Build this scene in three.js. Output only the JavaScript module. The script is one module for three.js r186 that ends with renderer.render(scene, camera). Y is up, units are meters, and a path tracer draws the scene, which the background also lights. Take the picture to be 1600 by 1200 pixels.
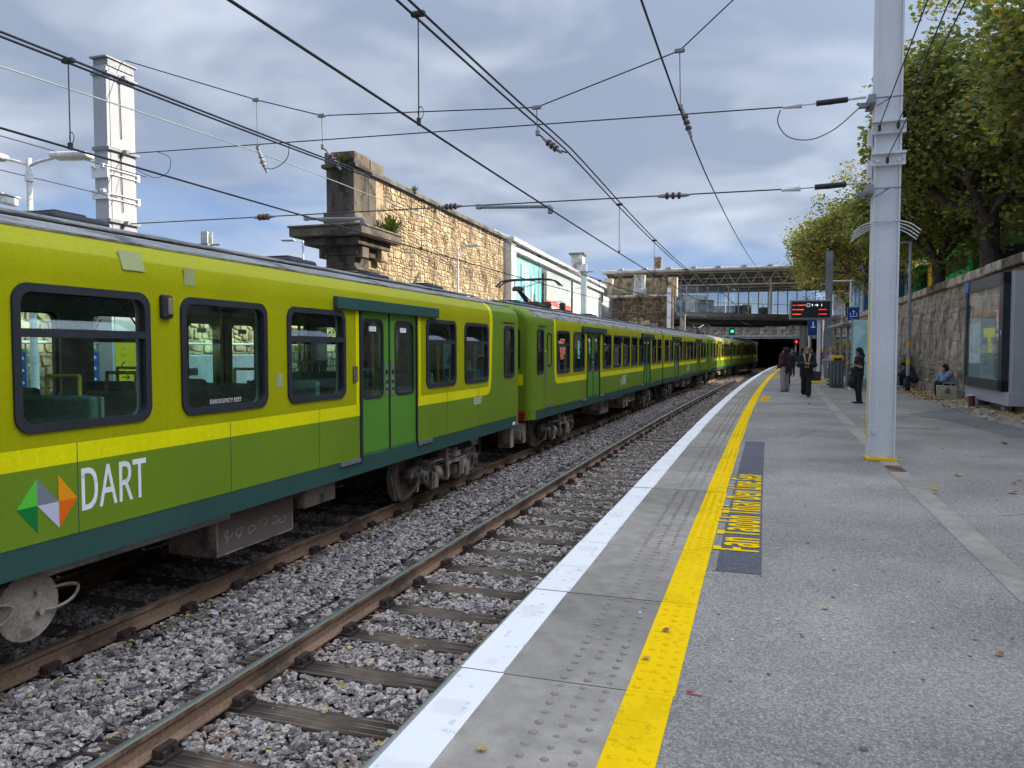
import * as THREE from 'three';
import { RoundedBoxGeometry } from 'three/addons/geometries/RoundedBoxGeometry.js';
import { mergeGeometries } from 'three/addons/utils/BufferGeometryUtils.js';
import { ConvexGeometry } from 'three/addons/geometries/ConvexGeometry.js';
import { FontLoader } from 'three/addons/loaders/FontLoader.js';
import { TextGeometry } from 'three/addons/geometries/TextGeometry.js';

// ---------------------------------------------------------------- camera, sky, sun, exposure
const scene = new THREE.Scene();
const camera = new THREE.PerspectiveCamera(53.05, 4 / 3, 0.1, 1500);
camera.rotation.order = 'YXZ';
camera.position.set(0, 1.62, 0);
camera.rotation.set(-0.045, 0.3135, 0);
const renderer = new THREE.WebGLRenderer({ antialias: true });
renderer.toneMapping = THREE.LinearToneMapping;
renderer.toneMappingExposure = 2.25;
renderer.shadowMap.enabled = true;

const SUN_DIR = new THREE.Vector3(0.927, 0.603, -0.375).normalize();
function hash3(x, y, z) { let h = (x * 374761393 + y * 668265263 + z * 1274126177) | 0; h = Math.imul(h ^ (h >>> 13), 1274126177); return ((h ^ (h >>> 16)) >>> 0) / 4294967296; }
const smooth = (t) => t * t * (3 - 2 * t), lerp = (a, b, t) => a + (b - a) * t, clamp = (x, a = 0, b = 1) => Math.min(b, Math.max(a, x));
const sstep = (a, b, x) => smooth(clamp((x - a) / (b - a)));
function vnoise(x, y, seed, per) {
  const X = Math.floor(x), Y = Math.floor(y), fx = smooth(x - X), fy = smooth(y - Y), m = (v) => (per ? ((v % per) + per) % per : v);
  return lerp(lerp(hash3(m(X), m(Y), seed), hash3(m(X + 1), m(Y), seed), fx), lerp(hash3(m(X), m(Y + 1), seed), hash3(m(X + 1), m(Y + 1), seed), fx), fy);
}
function fbm(x, y, seed, oct, per) { let s = 0, a = 0.5, n = 0; for (let i = 0; i < oct; i++) { s += a * vnoise(x, y, seed + i, per); n += a; a *= 0.5; x *= 2; y *= 2; if (per) per *= 2; } return s / n; }
function makeSky() {
  const w = 2048, h = 1024, d = new Float32Array(w * h * 4);
  for (let j = 0; j < h; j++) for (let i = 0; i < w; i++) {
    const el = ((j + 0.5) / h - 0.5) * Math.PI, az = ((i + 0.5) / w - 0.5) * 2 * Math.PI;
    const y = Math.sin(el), cx = Math.cos(el) * Math.cos(az), cz = Math.cos(el) * Math.sin(az), k = (j * w + i) * 4;
    const e = Math.max(y, 0), p = 1 / (e + 0.16), qx = cx * p, qz = cz * p;
    const wx = fbm(qx * 0.9 + 7, qz * 0.9, 5, 4) - 0.5, wz = fbm(qx * 0.9, qz * 0.9 + 3, 15, 4) - 0.5;
    const big = fbm(qx * 0.62 + 3.1 + wx * 0.9, qz * 0.62 + 1.7 + wz * 0.9, 31, 6), det = fbm(qx * 2.4 + wx * 2.4, qz * 2.4 + wz * 2.4, 57, 7);
    const cov = sstep(0.22, 0.70, big + 0.22 * sstep(0.08, 0.42, e) + (det - 0.5) * 0.28);
    const lit = clamp(0.40 + 2.5 * (det - 0.5) + 1.2 * (0.52 - big));
    const blue = [lerp(0.29, 0.10, sstep(0, 0.5, e)), lerp(0.43, 0.22, sstep(0, 0.5, e)), lerp(0.67, 0.53, sstep(0, 0.5, e))];
    const cl = [lerp(0.33, 0.62, lit), lerp(0.375, 0.65, lit), lerp(0.47, 0.72, lit)];
    const ang = Math.acos(clamp(cx * SUN_DIR.x + y * SUN_DIR.y + cz * SUN_DIR.z, -1, 1)), glow = 1 + 8 * Math.exp(-((ang / 0.5) ** 2));
    for (let c = 0; c < 3; c++) {
      let v = lerp(blue[c], cl[c], cov * 0.93);
      v *= 1 + 0.75 * sstep(0.3, 1, e);
      if (y < 0) v = lerp(v, [0.16, 0.16, 0.16][c], sstep(0, -0.06, y));
      d[k + c] = v * 0.52 * glow * [0.93, 0.98, 1.02][c];
    }
    d[k + 3] = 1;
  }
  const t = new THREE.DataTexture(d, w, h, THREE.RGBAFormat, THREE.FloatType);
  t.mapping = THREE.EquirectangularReflectionMapping; t.magFilter = THREE.LinearFilter; t.minFilter = THREE.LinearFilter; t.wrapS = THREE.RepeatWrapping; t.needsUpdate = true;
  return t;
}
const skyTex = makeSky();
scene.background = skyTex; scene.environment = skyTex;
const sun = new THREE.DirectionalLight(new THREE.Color(1.0, 0.84, 0.62), 3.4);
sun.position.copy(SUN_DIR).multiplyScalar(120).add(new THREE.Vector3(-3, 0, -40)); sun.target.position.set(-3, 0, -40);
sun.castShadow = true; sun.shadow.mapSize.set(4096, 4096); sun.shadow.radius = 1.5;
Object.assign(sun.shadow.camera, { left: -70, right: 70, top: 70, bottom: -70, near: 1, far: 300 });
scene.add(sun, sun.target);

// ---------------------------------------------------------------- helpers
function RNG(a) { return () => { a |= 0; a = (a + 0x6d2b79f5) | 0; let t = Math.imul(a ^ (a >>> 15), 1 | a); t = (t + Math.imul(t ^ (t >>> 7), 61 | t)) ^ t; return ((t ^ (t >>> 14)) >>> 0) / 4294967296; }; }
const V = (x, y, z) => new THREE.Vector3(x, y, z);
// the line of the track: near the camera it runs along -z (t = -z), further off it bends to the right
function curveAt(t) { const T = Math.min(t, 125), q = Math.max(0, T - 4.3); let x = 0.0006 * q * q - 1.867e-6 * q * q * q; if (T > 60) x += 1.45e-5 * (T - 60) ** 3; if (t > 125) x += (t - 125) * slopeAt(124.5); return x; }
function slopeAt(t) { return (curveAt(t + 0.05) - curveAt(t - 0.05)) / 0.1; }
function Q(l, t, y = 0) { const s = slopeAt(t), n = Math.hypot(1, s); return V(curveAt(t) + l / n, y, -(t - (l * s) / n)); }
const headAt = (t) => -Math.atan(slopeAt(t));
const taken = new Map();
function numbered(n) { const k = taken.get(n) ?? 0; taken.set(n, k + 1); return k ? n + '_' + String(k).padStart(3, '0') : n; }
function tag(o, label, category, group, kind) { o.userData.label = label; if (category) o.userData.category = category; if (group) o.userData.group = group; if (kind) o.userData.kind = kind; return o; }
function thing(name, label, category, pos = [0, 0, 0], turn = 0, group, kind) { const o = new THREE.Group(); o.name = numbered(name); o.position.set(...(pos.isVector3 ? pos.toArray() : pos)); o.rotation.y = turn; scene.add(o); return tag(o, label, category, group, kind); }
const setting = (name, label) => { const o = thing(name, label, null, [0, 0, 0], 0, null, 'structure'); return o; };
function metreUV(g) {
  const p = g.attributes.position, n = g.attributes.normal, uv = new Float32Array(p.count * 2);
  for (let i = 0; i < p.count; i += 3) {
    let ax = 0, ay = 0, az = 0;
    for (let k = 0; k < 3; k++) { ax += Math.abs(n.getX(i + k)); ay += Math.abs(n.getY(i + k)); az += Math.abs(n.getZ(i + k)); }
    for (let k = 0; k < 3; k++) { const x = p.getX(i + k), y = p.getY(i + k), z = p.getZ(i + k), j = (i + k) * 2; if (ay >= ax && ay >= az) { uv[j] = x; uv[j + 1] = z; } else if (ax >= az) { uv[j] = z; uv[j + 1] = y; } else { uv[j] = x; uv[j + 1] = y; } }
  }
  g.setAttribute('uv', new THREE.BufferAttribute(uv, 2)); return g;
}
function flat(g) { const r = g.index ? g.toNonIndexed() : g; for (const k of Object.keys(r.attributes)) if (!['position', 'normal', 'uv', 'color'].includes(k)) r.deleteAttribute(k); if (!r.attributes.normal) r.computeVertexNormals(); return r; }
function M(...gs) { const a = gs.flat(3).map((g) => { const r = flat(g); if (!r.attributes.uv) r.setAttribute('uv', new THREE.BufferAttribute(new Float32Array(r.attributes.position.count * 2), 2)); return r; }); return a.length === 1 ? a[0] : mergeGeometries(a); }
function part(parent, name, geo, mat, keep) { const g = Array.isArray(geo) ? M(geo) : flat(geo); if (!keep && !g.userData.keep && !g.userData.done) { metreUV(g); g.userData.done = true; } const m = new THREE.Mesh(g, mat); m.name = parent === scene ? numbered(name) : name; m.castShadow = m.receiveShadow = true; parent.add(m); return m; }
const parts = (parent, name, list, m) => list.map((g) => part(parent, name, g, m));
function bx(w, h, d, x = 0, y = 0, z = 0, rx = 0, ry = 0, rz = 0) { const g = new THREE.BoxGeometry(w, h, d); if (rx || ry || rz) g.applyMatrix4(new THREE.Matrix4().makeRotationFromEuler(new THREE.Euler(rx, ry, rz))); return flat(g.translate(x, y, z)); }
function rb(w, h, d, r, x = 0, y = 0, z = 0, seg = 2) { return flat(new RoundedBoxGeometry(w, h, d, seg, Math.min(r, w / 2.01, h / 2.01, d / 2.01)).translate(x, y, z)); }
function cyl(r1, r2, h, x, y, z, axis = 'y', seg = 16) { const g = new THREE.CylinderGeometry(r1, r2, h, seg); if (axis === 'x') g.rotateZ(Math.PI / 2); if (axis === 'z') g.rotateX(Math.PI / 2); return flat(g.translate(x, y, z)); }
function sph(r, x, y, z, sx = 1, sy = 1, sz = 1, seg = 12) { return flat(new THREE.SphereGeometry(r, seg, Math.ceil(seg * 0.7)).scale(sx, sy, sz).translate(x, y, z)); }
function bar(a, b, r, seg = 6, r2 = r) { const d = b.clone().sub(a), L = d.length(), g = new THREE.CylinderGeometry(r2, r, L, seg); g.applyQuaternion(new THREE.Quaternion().setFromUnitVectors(V(0, 1, 0), d.normalize())); const c = a.clone().add(b).multiplyScalar(0.5); return flat(g.translate(c.x, c.y, c.z)); }
function beam(a, b, w, h) { const d = b.clone().sub(a), L = d.length(), g = new THREE.BoxGeometry(w, h, L); const m = new THREE.Matrix4().lookAt(a, b, V(0, 1, 0)); g.applyMatrix4(m); const c = a.clone().add(b).multiplyScalar(0.5); return flat(g.translate(c.x, c.y, c.z)); }
function tube(pts, r, seg = 24, rs = 6) { return flat(new THREE.TubeGeometry(new THREE.CatmullRomCurve3(pts.map((p) => (p.isVector3 ? p : V(...p)))), seg, r, rs)); }
function sagLine(a, b, r, sag = 0, seg = 10, rs = 5) { if (!sag) return bar(a, b, r, rs); const pts = []; for (let i = 0; i <= seg; i++) { const k = i / seg, p = a.clone().lerp(b, k); p.y -= 4 * sag * k * (1 - k); pts.push(p); } return flat(new THREE.TubeGeometry(new THREE.CatmullRomCurve3(pts), seg, r, rs)); }
// a strip of cross-section profile [[l, y], ...] drawn along the track
function sweep(profile, t0, t1, step = 1, closed = false) {
  const n = Math.max(1, Math.round((t1 - t0) / step)), pos = [], uv = [], pr = closed ? [...profile, profile[0]] : profile;
  const row = []; for (let i = 0; i <= n; i++) { const t = lerp(t0, t1, i / n); row.push([t, pr.map(([l, y]) => Q(l, t, y))]); }
  for (let i = 0; i < n; i++) { let acc = 0; for (let k = 0; k < pr.length - 1; k++) {
    const w = Math.hypot(pr[k + 1][0] - pr[k][0], pr[k + 1][1] - pr[k][1]), [ta, A] = row[i], [tb, B] = row[i + 1];
    for (const [p, u, v] of [[A[k], acc, ta], [B[k + 1], acc + w, tb], [B[k], acc, tb], [A[k], acc, ta], [A[k + 1], acc + w, ta], [B[k + 1], acc + w, tb]]) { pos.push(p.x, p.y, p.z); uv.push(u, v); }
    acc += w; } }
  const g = new THREE.BufferGeometry(); g.setAttribute('position', new THREE.Float32BufferAttribute(pos, 3)); g.setAttribute('uv', new THREE.Float32BufferAttribute(uv, 2)); g.computeVertexNormals(); g.userData.keep = true; return g;
}
function polyShape(pts, sx = 1) { const s = new THREE.Shape(); pts.forEach(([x, y], i) => (i ? s.lineTo(x * sx, y) : s.moveTo(x * sx, y))); s.closePath(); return s; }
function rrect(x0, x1, y0, y1, r, sx = 1, Cls = THREE.Shape) { const s = new Cls(), k = Math.PI / 2; const a = sx < 0 ? -x1 : x0, b = sx < 0 ? -x0 : x1; r = Math.min(r, (b - a) / 2.01, (y1 - y0) / 2.01); s.moveTo(a + r, y0); s.lineTo(b - r, y0); s.absarc(b - r, y0 + r, r, -k, 0); s.lineTo(b, y1 - r); s.absarc(b - r, y1 - r, r, 0, k); s.lineTo(a + r, y1); s.absarc(a + r, y1 - r, r, k, 2 * k); s.lineTo(a, y0 + r); s.absarc(a + r, y0 + r, r, 2 * k, 3 * k); s.closePath(); return s; }
const extr = (shape, depth, bevel = 0) => flat(new THREE.ExtrudeGeometry(shape, { depth, bevelEnabled: bevel > 0, bevelThickness: bevel, bevelSize: bevel, bevelSegments: 1, curveSegments: 5 }));

// ---------------------------------------------------------------- textures and materials
function dataTex(size, metres, fn, srgb = true) {
  const d = new Uint8Array(size * size * 4);
  for (let j = 0; j < size; j++) for (let i = 0; i < size; i++) { const c = fn(i / size, j / size, i, j), k = (j * size + i) * 4; const a = Array.isArray(c) ? c : [c, c, c]; d[k] = clamp(a[0]) * 255; d[k + 1] = clamp(a[1]) * 255; d[k + 2] = clamp(a[2]) * 255; d[k + 3] = 255; }
  const t = new THREE.DataTexture(d, size, size); t.wrapS = t.wrapT = THREE.RepeatWrapping; t.magFilter = THREE.LinearFilter; t.minFilter = THREE.LinearMipmapLinearFilter; t.generateMipmaps = true; t.repeat.set(1 / metres, 1 / metres); if (srgb) t.colorSpace = THREE.SRGBColorSpace; t.needsUpdate = true; return t;
}
const tGrime = dataTex(512, 3.1, (u, v) => 0.80 + 0.30 * (fbm(u * 6, v * 6, 11, 5, 6) - 0.5) + 0.16 * (vnoise(u * 128, v * 128, 3, 128) - 0.5) + 0.1);
const tStain = dataTex(512, 2.3, (u, v) => { const n = fbm(u * 5, v * 5, 71, 5, 5), f = vnoise(u * 170, v * 170, 9, 170); const s = sstep(0.52, 0.72, fbm(u * 9, v * 9, 91, 4, 9)); const k = 0.86 + 0.5 * (n - 0.5) + 0.22 * (f - 0.5) - 0.25 * s; return [k, k * 0.985, k * 0.96]; });
const tBump = dataTex(512, 0.9, (u, v) => fbm(u * 16, v * 16, 41, 5, 16), false);
const tWood = dataTex(512, 1.7, (u, v) => { const g = fbm(u * 4, v * 90, 21, 4, 4), s = fbm(u * 6, v * 6, 25, 4, 6); const k = 0.55 + 0.6 * (g - 0.5) + 0.7 * (s - 0.5); return [k, k * 0.96, k * 0.92]; });
const tPaint = dataTex(512, 2.7, (u, v) => { const k = 0.93 + 0.07 * (fbm(u * 5, v * 5, 61, 5, 5) - 0.5) + 0.06 * (vnoise(u * 220, v * 220, 8, 220) - 0.5) + 0.035 * (fbm(u * 70, v * 3, 66, 3, 3) - 0.5); return k; });
const tLine = dataTex(1024, 2.9, (u, v, i, j) => { const wear = sstep(0.60, 0.74, fbm(u * 11, v * 11, 131, 5, 11)) * 0.06 + sstep(0.70, 0.76, fbm(u * 60, v * 60, 135, 3, 60)) * 0.12; return 0.97 - wear * (0.5 + 0.5 * hash3(i, j, 8)) + 0.06 * (fbm(u * 5, v * 5, 137, 4, 5) - 0.5); });
function makeAsphalt() {
  const S = 2048, r = RNG(5), a = new Float32Array(S * S), b = new Float32Array(S * S);
  for (let j = 0; j < S; j++) for (let i = 0; i < S; i++) { const u = i / S, v = j / S; a[j * S + i] = 0.53 + 0.16 * (fbm(u * 5, v * 5, 81, 4, 5) - 0.5) + 0.13 * (hash3(i, j, 4) - 0.5) + 0.2 * (vnoise(u * 400, v * 400, 83, 400) - 0.5); b[j * S + i] = 0.4 + 0.3 * vnoise(u * 500, v * 500, 87, 500); }
  for (let n = 0; n < 150000; n++) { const cx = r() * S, cy = r() * S, R = 0.7 + 1.5 * r() ** 2, t = r(), val = t < 0.62 ? 0.56 + 0.24 * r() : 0.36 + 0.12 * r(), el = 0.6 + 0.8 * r(), an = r() * 3.14, ca = Math.cos(an), sa = Math.sin(an); const h = Math.ceil(R * 1.5);
    for (let dy = -h; dy <= h; dy++) for (let dx = -h; dx <= h; dx++) { const x = (dx * ca + dy * sa) * el, y = (-dx * sa + dy * ca) / el; if (x * x + y * y < R * R) { const k = ((((cy | 0) + dy) % S + S) % S) * S + ((((cx | 0) + dx) % S + S) % S); a[k] = lerp(a[k], val, 0.8); b[k] = 0.75 + 0.25 * r(); } } }
  return [dataTex(S, 4.3, (u, v, i, j) => { const k = a[j * S + i]; return [k * 0.99, k, k * 1.015]; }), dataTex(S, 4.3, (u, v, i, j) => b[j * S + i], false)];
}
const [tAsphalt, tAsphaltB] = makeAsphalt();
function makeConcrete() { const S = 1024, cr = new Float32Array(S * S), r = RNG(77);
  for (let n = 0; n < 9; n++) { let x = r() * S, y = r() * S, a = r() * 6.28; for (let k = 0; k < 330; k++) { a += (r() - 0.5) * 0.5; x += Math.cos(a); y += Math.sin(a); cr[((y | 0) % S + S) % S * S + ((x | 0) % S + S) % S] = 1; } }
  for (let n = 0; n < 500; n++) { const x = (r() * S) | 0, y = (r() * S) | 0; cr[y * S + x] = r() < 0.5 ? 1 : -1; }
  return dataTex(S, 3.7, (u, v, i, j) => { const k = 0.60 + 0.20 * (fbm(u * 4, v * 4, 101, 5, 4) - 0.5) + 0.13 * (fbm(u * 40, v * 40, 105, 3, 40) - 0.5) + 0.08 * (hash3(i, j, 2) - 0.5) + 0.13 * cr[j * S + i]; return [k * 1.01, k, k * 0.97]; }); }
const tConcrete = makeConcrete();
const lin = (r, g, b) => new THREE.Color().setRGB(r, g, b);
function mat(r, g, b, rough = 0.8, o = {}) { return new THREE.MeshStandardMaterial({ color: lin(r, g, b), roughness: rough, metalness: 0, side: THREE.DoubleSide, map: tGrime, ...o }); }
const phys = (r, g, b, rough, o = {}) => new THREE.MeshPhysicalMaterial({ color: lin(r, g, b), roughness: rough, side: THREE.DoubleSide, ...o });
const MT = {
  asphalt: mat(1.08, 0.96, 0.81, 0.92, { map: tAsphalt, bumpMap: tAsphaltB, bumpScale: 0.0022 }),
  asphaltDark: mat(0.42, 0.41, 0.45, 0.85, { map: tAsphalt, bumpMap: tAsphaltB, bumpScale: 0.003 }),
  asphaltPatch: mat(0.70, 0.65, 0.6, 0.92, { map: tAsphalt, bumpMap: tAsphaltB, bumpScale: 0.003 }),
  concrete: mat(0.92, 0.82, 0.72, 0.9, { map: tConcrete, bumpMap: tBump, bumpScale: 0.0015 }),
  concreteB: mat(0.84, 0.75, 0.66, 0.9, { map: tConcrete, bumpMap: tBump, bumpScale: 0.0015 }),
  concreteC: mat(0.99, 0.89, 0.79, 0.9, { map: tConcrete, bumpMap: tBump, bumpScale: 0.0015 }),
  joint: mat(0.05, 0.05, 0.048, 1),
  white: mat(0.92, 0.88, 0.84, 0.75, { map: tLine }), yellow: phys(0.99, 0.62, 0.003, 0.85, { specularIntensity: 0.15, map: tLine, bumpMap: tBump, bumpScale: 0.001 }),
  steelTop: mat(0.80, 0.80, 0.80, 0.3, { metalness: 0.85, map: tPaint }), rust: mat(0.30, 0.185, 0.115, 0.9, { map: tStain }), rustTop: mat(0.46, 0.33, 0.20, 0.7, { map: tStain, metalness: 0.2 }),
  sleeper: mat(0.42, 0.33, 0.26, 0.95, { map: tWood, bumpMap: tWood, bumpScale: 0.006 }), chair: mat(0.15, 0.095, 0.07, 0.9, { map: tStain }),
  earth: mat(0.13, 0.12, 0.11, 1, { map: tStain }), dark: mat(0.02, 0.02, 0.021, 0.9), black: mat(0.012, 0.012, 0.013, 0.6),
  galv: mat(0.84, 0.86, 0.90, 0.55, { map: tPaint }), galvDark: mat(0.30, 0.32, 0.35, 0.55, { metalness: 0.2 }), greyPaint: mat(0.34, 0.37, 0.42, 0.55), wire: mat(0.035, 0.035, 0.038, 0.6), wireGreen: mat(0.22, 0.30, 0.27, 0.7), porcelain: mat(0.10, 0.035, 0.028, 0.3), polymer: mat(0.02, 0.022, 0.025, 0.5),
  whitePaint: mat(0.74, 0.75, 0.75, 0.55), plaster: mat(0.70, 0.72, 0.71, 0.8, { map: tStain }),
  yellowBand: mat(0.80, 0.48, 0.01, 0.5), blueSign: mat(0.012, 0.075, 0.30, 0.4), greenSign: mat(0.02, 0.32, 0.12, 0.4),
  glassClear: phys(0.93, 0.97, 0.96, 0.02, { transmission: 1, thickness: 0, ior: 1.5 }),
  glassTrain: phys(0.86, 0.97, 0.94, 0.02, { transmission: 1, thickness: 0, ior: 1.5 }),
  glassDark: phys(0.02, 0.025, 0.028, 0.06, { ior: 1.5 }),
};
const loader = new FontLoader();
const fontBold = await loader.loadAsync('fonts/droid/droid_sans_bold.typeface.json'), fontReg = await loader.loadAsync('fonts/droid/droid_sans_regular.typeface.json');
function lettering(text, capH, depth, font = fontBold, width, bold = 0) { const g = new TextGeometry(text, { font, size: 1, depth: 1, curveSegments: 4, bevelEnabled: bold > 0, bevelSize: bold, bevelThickness: 0, bevelSegments: 1 }); g.computeBoundingBox(); const b = g.boundingBox; const s = capH / 0.72; const sx = width ? width / (b.max.x - b.min.x) : s; g.translate(-b.min.x, 0, 0); g.scale(sx, s, depth); return flat(g); }
function canvasTex(w, h, draw) { const c = document.createElement('canvas'); c.width = w; c.height = h; const x = c.getContext('2d'); draw(x, w, h); const t = new THREE.CanvasTexture(c); t.colorSpace = THREE.SRGBColorSpace; return t; }
function panelGeo(w, h) { const g = flat(new THREE.PlaneGeometry(w, h)); g.userData.keep = true; return g; }
// ---------------------------------------------------------------- ground, track bed, platform
const RAIL_Y = -0.9, C1 = -3.03, C2 = -6.51, EDGE = -1.43, FAR_EDGE = -8.1;
{
  const g = setting('ground', 'bare earth ground reaching out around the station');
  part(g, 'soil', bx(900, 0.2, 900, 0, -1.5, -150), MT.earth);
}
const tGravel = dataTex(512, 1.15, (u, v) => { const n = 26; let best = 9, id = 0; const x = u * n, y = v * n, X = Math.floor(x), Y = Math.floor(y); for (let a = -1; a <= 1; a++) for (let b = -1; b <= 1; b++) { const cx = ((X + a) % n + n) % n, cy = ((Y + b) % n + n) % n, px = X + a + hash3(cx, cy, 1), py = Y + b + hash3(cx, cy, 2), d = Math.hypot(px - x, py - y); if (d < best) { best = d; id = hash3(cx, cy, 3); } } const k = clamp(0.24 + 0.42 * id) * (best > 0.62 ? 0.6 : 1); return [k, k * 0.985, k * 0.98]; });
const mBed = mat(0.85, 0.83, 0.82, 1, { map: tGravel, bumpMap: tGravel, bumpScale: 0.03 });
{
  const g = setting('track_bed', 'grey crushed stone bed under the two tracks');
  part(g, 'bed', sweep([[-8.05, -1.18], [-7.4, -1.15], [-5.5, -1.15], [-4.77, -1.1], [-4.0, -1.15], [-2.1, -1.15], [EDGE + 0.25, -1.18]], -14, 150, 1.5), mBed);
}
function railTrack(label, centre, topA, topB, seed) {
  const g = setting('railway_track', label), r = RNG(seed);
  const prof = (c) => [[-0.07, -0.165], [-0.07, -0.15], [-0.012, -0.125], [-0.010, -0.045], [-0.034, -0.032], [-0.034, -0.004], [-0.028, -0.001], [0.028, -0.001], [0.034, -0.004], [0.034, -0.032], [0.010, -0.045], [0.012, -0.125], [0.07, -0.15], [0.07, -0.165]].map(([a, b]) => [c + a, RAIL_Y + b]);
  for (const [s, top] of [[-1, topA], [1, topB]]) { const m = part(g, 'rail', sweep(prof(centre + s * 0.8), -14, 150, 1.2, true), MT.rust); part(m, 'running_surface', sweep([[-0.032, 0.001], [-0.015, 0.003], [0.015, 0.003], [0.032, 0.001]].map(([a, b]) => [centre + s * 0.8 + a, RAIL_Y + b]), -14, 150, 1.2), top); }
  const sl = [0, 1, 2].map((k) => { const q = rb(2.6 - 0.05 * k, 0.14, 0.25 + 0.012 * k, 0.012, 0, 0, 0, 1); return metreUV(q); });
  const ch = metreUV(M(bx(0.34, 0.03, 0.2, 0, 0.085, 0), [-1, 1].map((s) => [bx(0.06, 0.075, 0.16, s * 0.105, 0.125, 0), cyl(0.018, 0.02, 0.05, s * 0.15, 0.12, 0.05, 'y', 6), cyl(0.018, 0.02, 0.05, s * 0.15, 0.12, -0.05, 'y', 6)])));
  for (let t = -3.1; t < 112; t += 0.79) {
    const tt = t + (r() - 0.5) * 0.07, q = sl[(r() * 3) | 0]; q.userData.done = true; ch.userData.done = true;
    const m = part(g, 'sleeper', q, MT.sleeper); m.position.copy(Q(centre + (r() - 0.5) * 0.05, tt, RAIL_Y - 0.255 + (r() - 0.5) * 0.012)); m.rotation.y = headAt(tt) + (r() - 0.5) * 0.02;
    if (t < 50) for (const s of [-0.8, 0.8]) { const c = part(m, 'rail_chair', ch, MT.chair); c.position.set(s, -0.003, 0); }
  }
}
railTrack('empty railway track with a bright worn rail beside the platform', C1, MT.steelTop, MT.steelTop, 3);
railTrack('railway track with dull brown rails under the green train', C2, MT.rustTop, MT.rustTop, 9);

{ // loose ballast
  const r = RNG(21), vars = [];
  for (let k = 0; k < 7; k++) { const pts = []; for (let i = 0; i < 11; i++) { const a = r() * 6.283, u = r() * 2 - 1, q = Math.sqrt(1 - u * u), R = 0.8 + 0.35 * r(); pts.push(V(Math.cos(a) * q * R * (1.15 + 0.05 * k), u * R * (0.5 + 0.04 * k), Math.sin(a) * q * R * 0.85)); } vars.push(metreUV(flat(new ConvexGeometry(pts)))); }
  const list = vars.map(() => []);
  const near1 = (l) => Math.min(Math.abs(l - C1 - 0.8), Math.abs(l - C1 + 0.8), Math.abs(l - C2 - 0.8), Math.abs(l - C2 + 0.8));
  function level(l) { if (l > C1 - 1.3 && l < C1 + 1.35) return -1.112; if (l > C2 - 1.4 && l < C2 + 1.0) return -1.115; if (l > C2 + 0.85 && l < C1 - 0.85) return -1.085 + 0.035 * Math.sin(((l - C2 - 0.85) / 1.78) * Math.PI); return -1.12; }
  for (const [t0, t1, dens, s0, s1] of [[2.5, 11, 850, 0.02, 0.058], [11, 22, 520, 0.024, 0.056], [22, 42, 240, 0.028, 0.056], [42, 80, 70, 0.04, 0.07]]) {
    const n = Math.round((t1 - t0) * 6.2 * dens);
    for (let i = 0; i < n; i++) { const l = -7.9 + 6.3 * r(), t = lerp(t0, t1, r()), ph = ((t + 3.1) / 0.79) % 1, onSl = ph < 0.16 || ph > 0.84; if (near1(l) < 0.055) continue; if (l > C1 - 1.28 && l < C1 + 1.3 && onSl && r() < (l < C1 - 0.86 ? 0.72 : 0.972)) continue; if (l < C2 + 1.25 && onSl && r() < 0.7) continue; list[(r() * 7) | 0].push([l, t, s0 + (s1 - s0) * r() * r() + 0.003, level(l)]); }
  }
  const mS = mat(1, 1, 1, 0.93, { map: tStain }), e = new THREE.Euler(), q = new THREE.Quaternion(), m4 = new THREE.Matrix4(), col = new THREE.Color();
  vars.forEach((g, k) => {
    const im = new THREE.InstancedMesh(g, mS, list[k].length); im.name = numbered('ballast_gravel'); im.castShadow = im.receiveShadow = true;
    list[k].forEach(([l, t, s, y], i) => { const p = Q(l, t, y + (r() - 0.35) * s * 0.7 + 0.004); e.set((r() - 0.5) * 0.8, r() * 6.3, (r() - 0.5) * 0.8); m4.compose(p, q.setFromEuler(e), V(s, s * (0.7 + 0.6 * r()), s)); im.setMatrixAt(i, m4); const b = r(); let v = 0.15 + 0.56 * r(); const w = r(); if (w > 0.97) v = 0.6 + 0.15 * r(); const nr = near1(l); const rusty = nr < 0.35 && r() < 0.5 - nr ? 0.45 : 0; col.setRGB(v * (1.10 + 0.06 * b + 0.10 * rusty), v * (0.985 - 0.28 * rusty), v * (0.95 - 0.06 * b - 0.5 * rusty)); im.setColorAt(i, col); });
    scene.add(im); tag(im, ['angular mid grey', 'flat chipped grey', 'blocky blue grey', 'slivered grey', 'rounded pale grey', 'sharp dark grey', 'mixed small grey'][k] + ' crushed stones of the track ballast', 'ballast', 'track ballast', 'stuff');
  });
}

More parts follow.
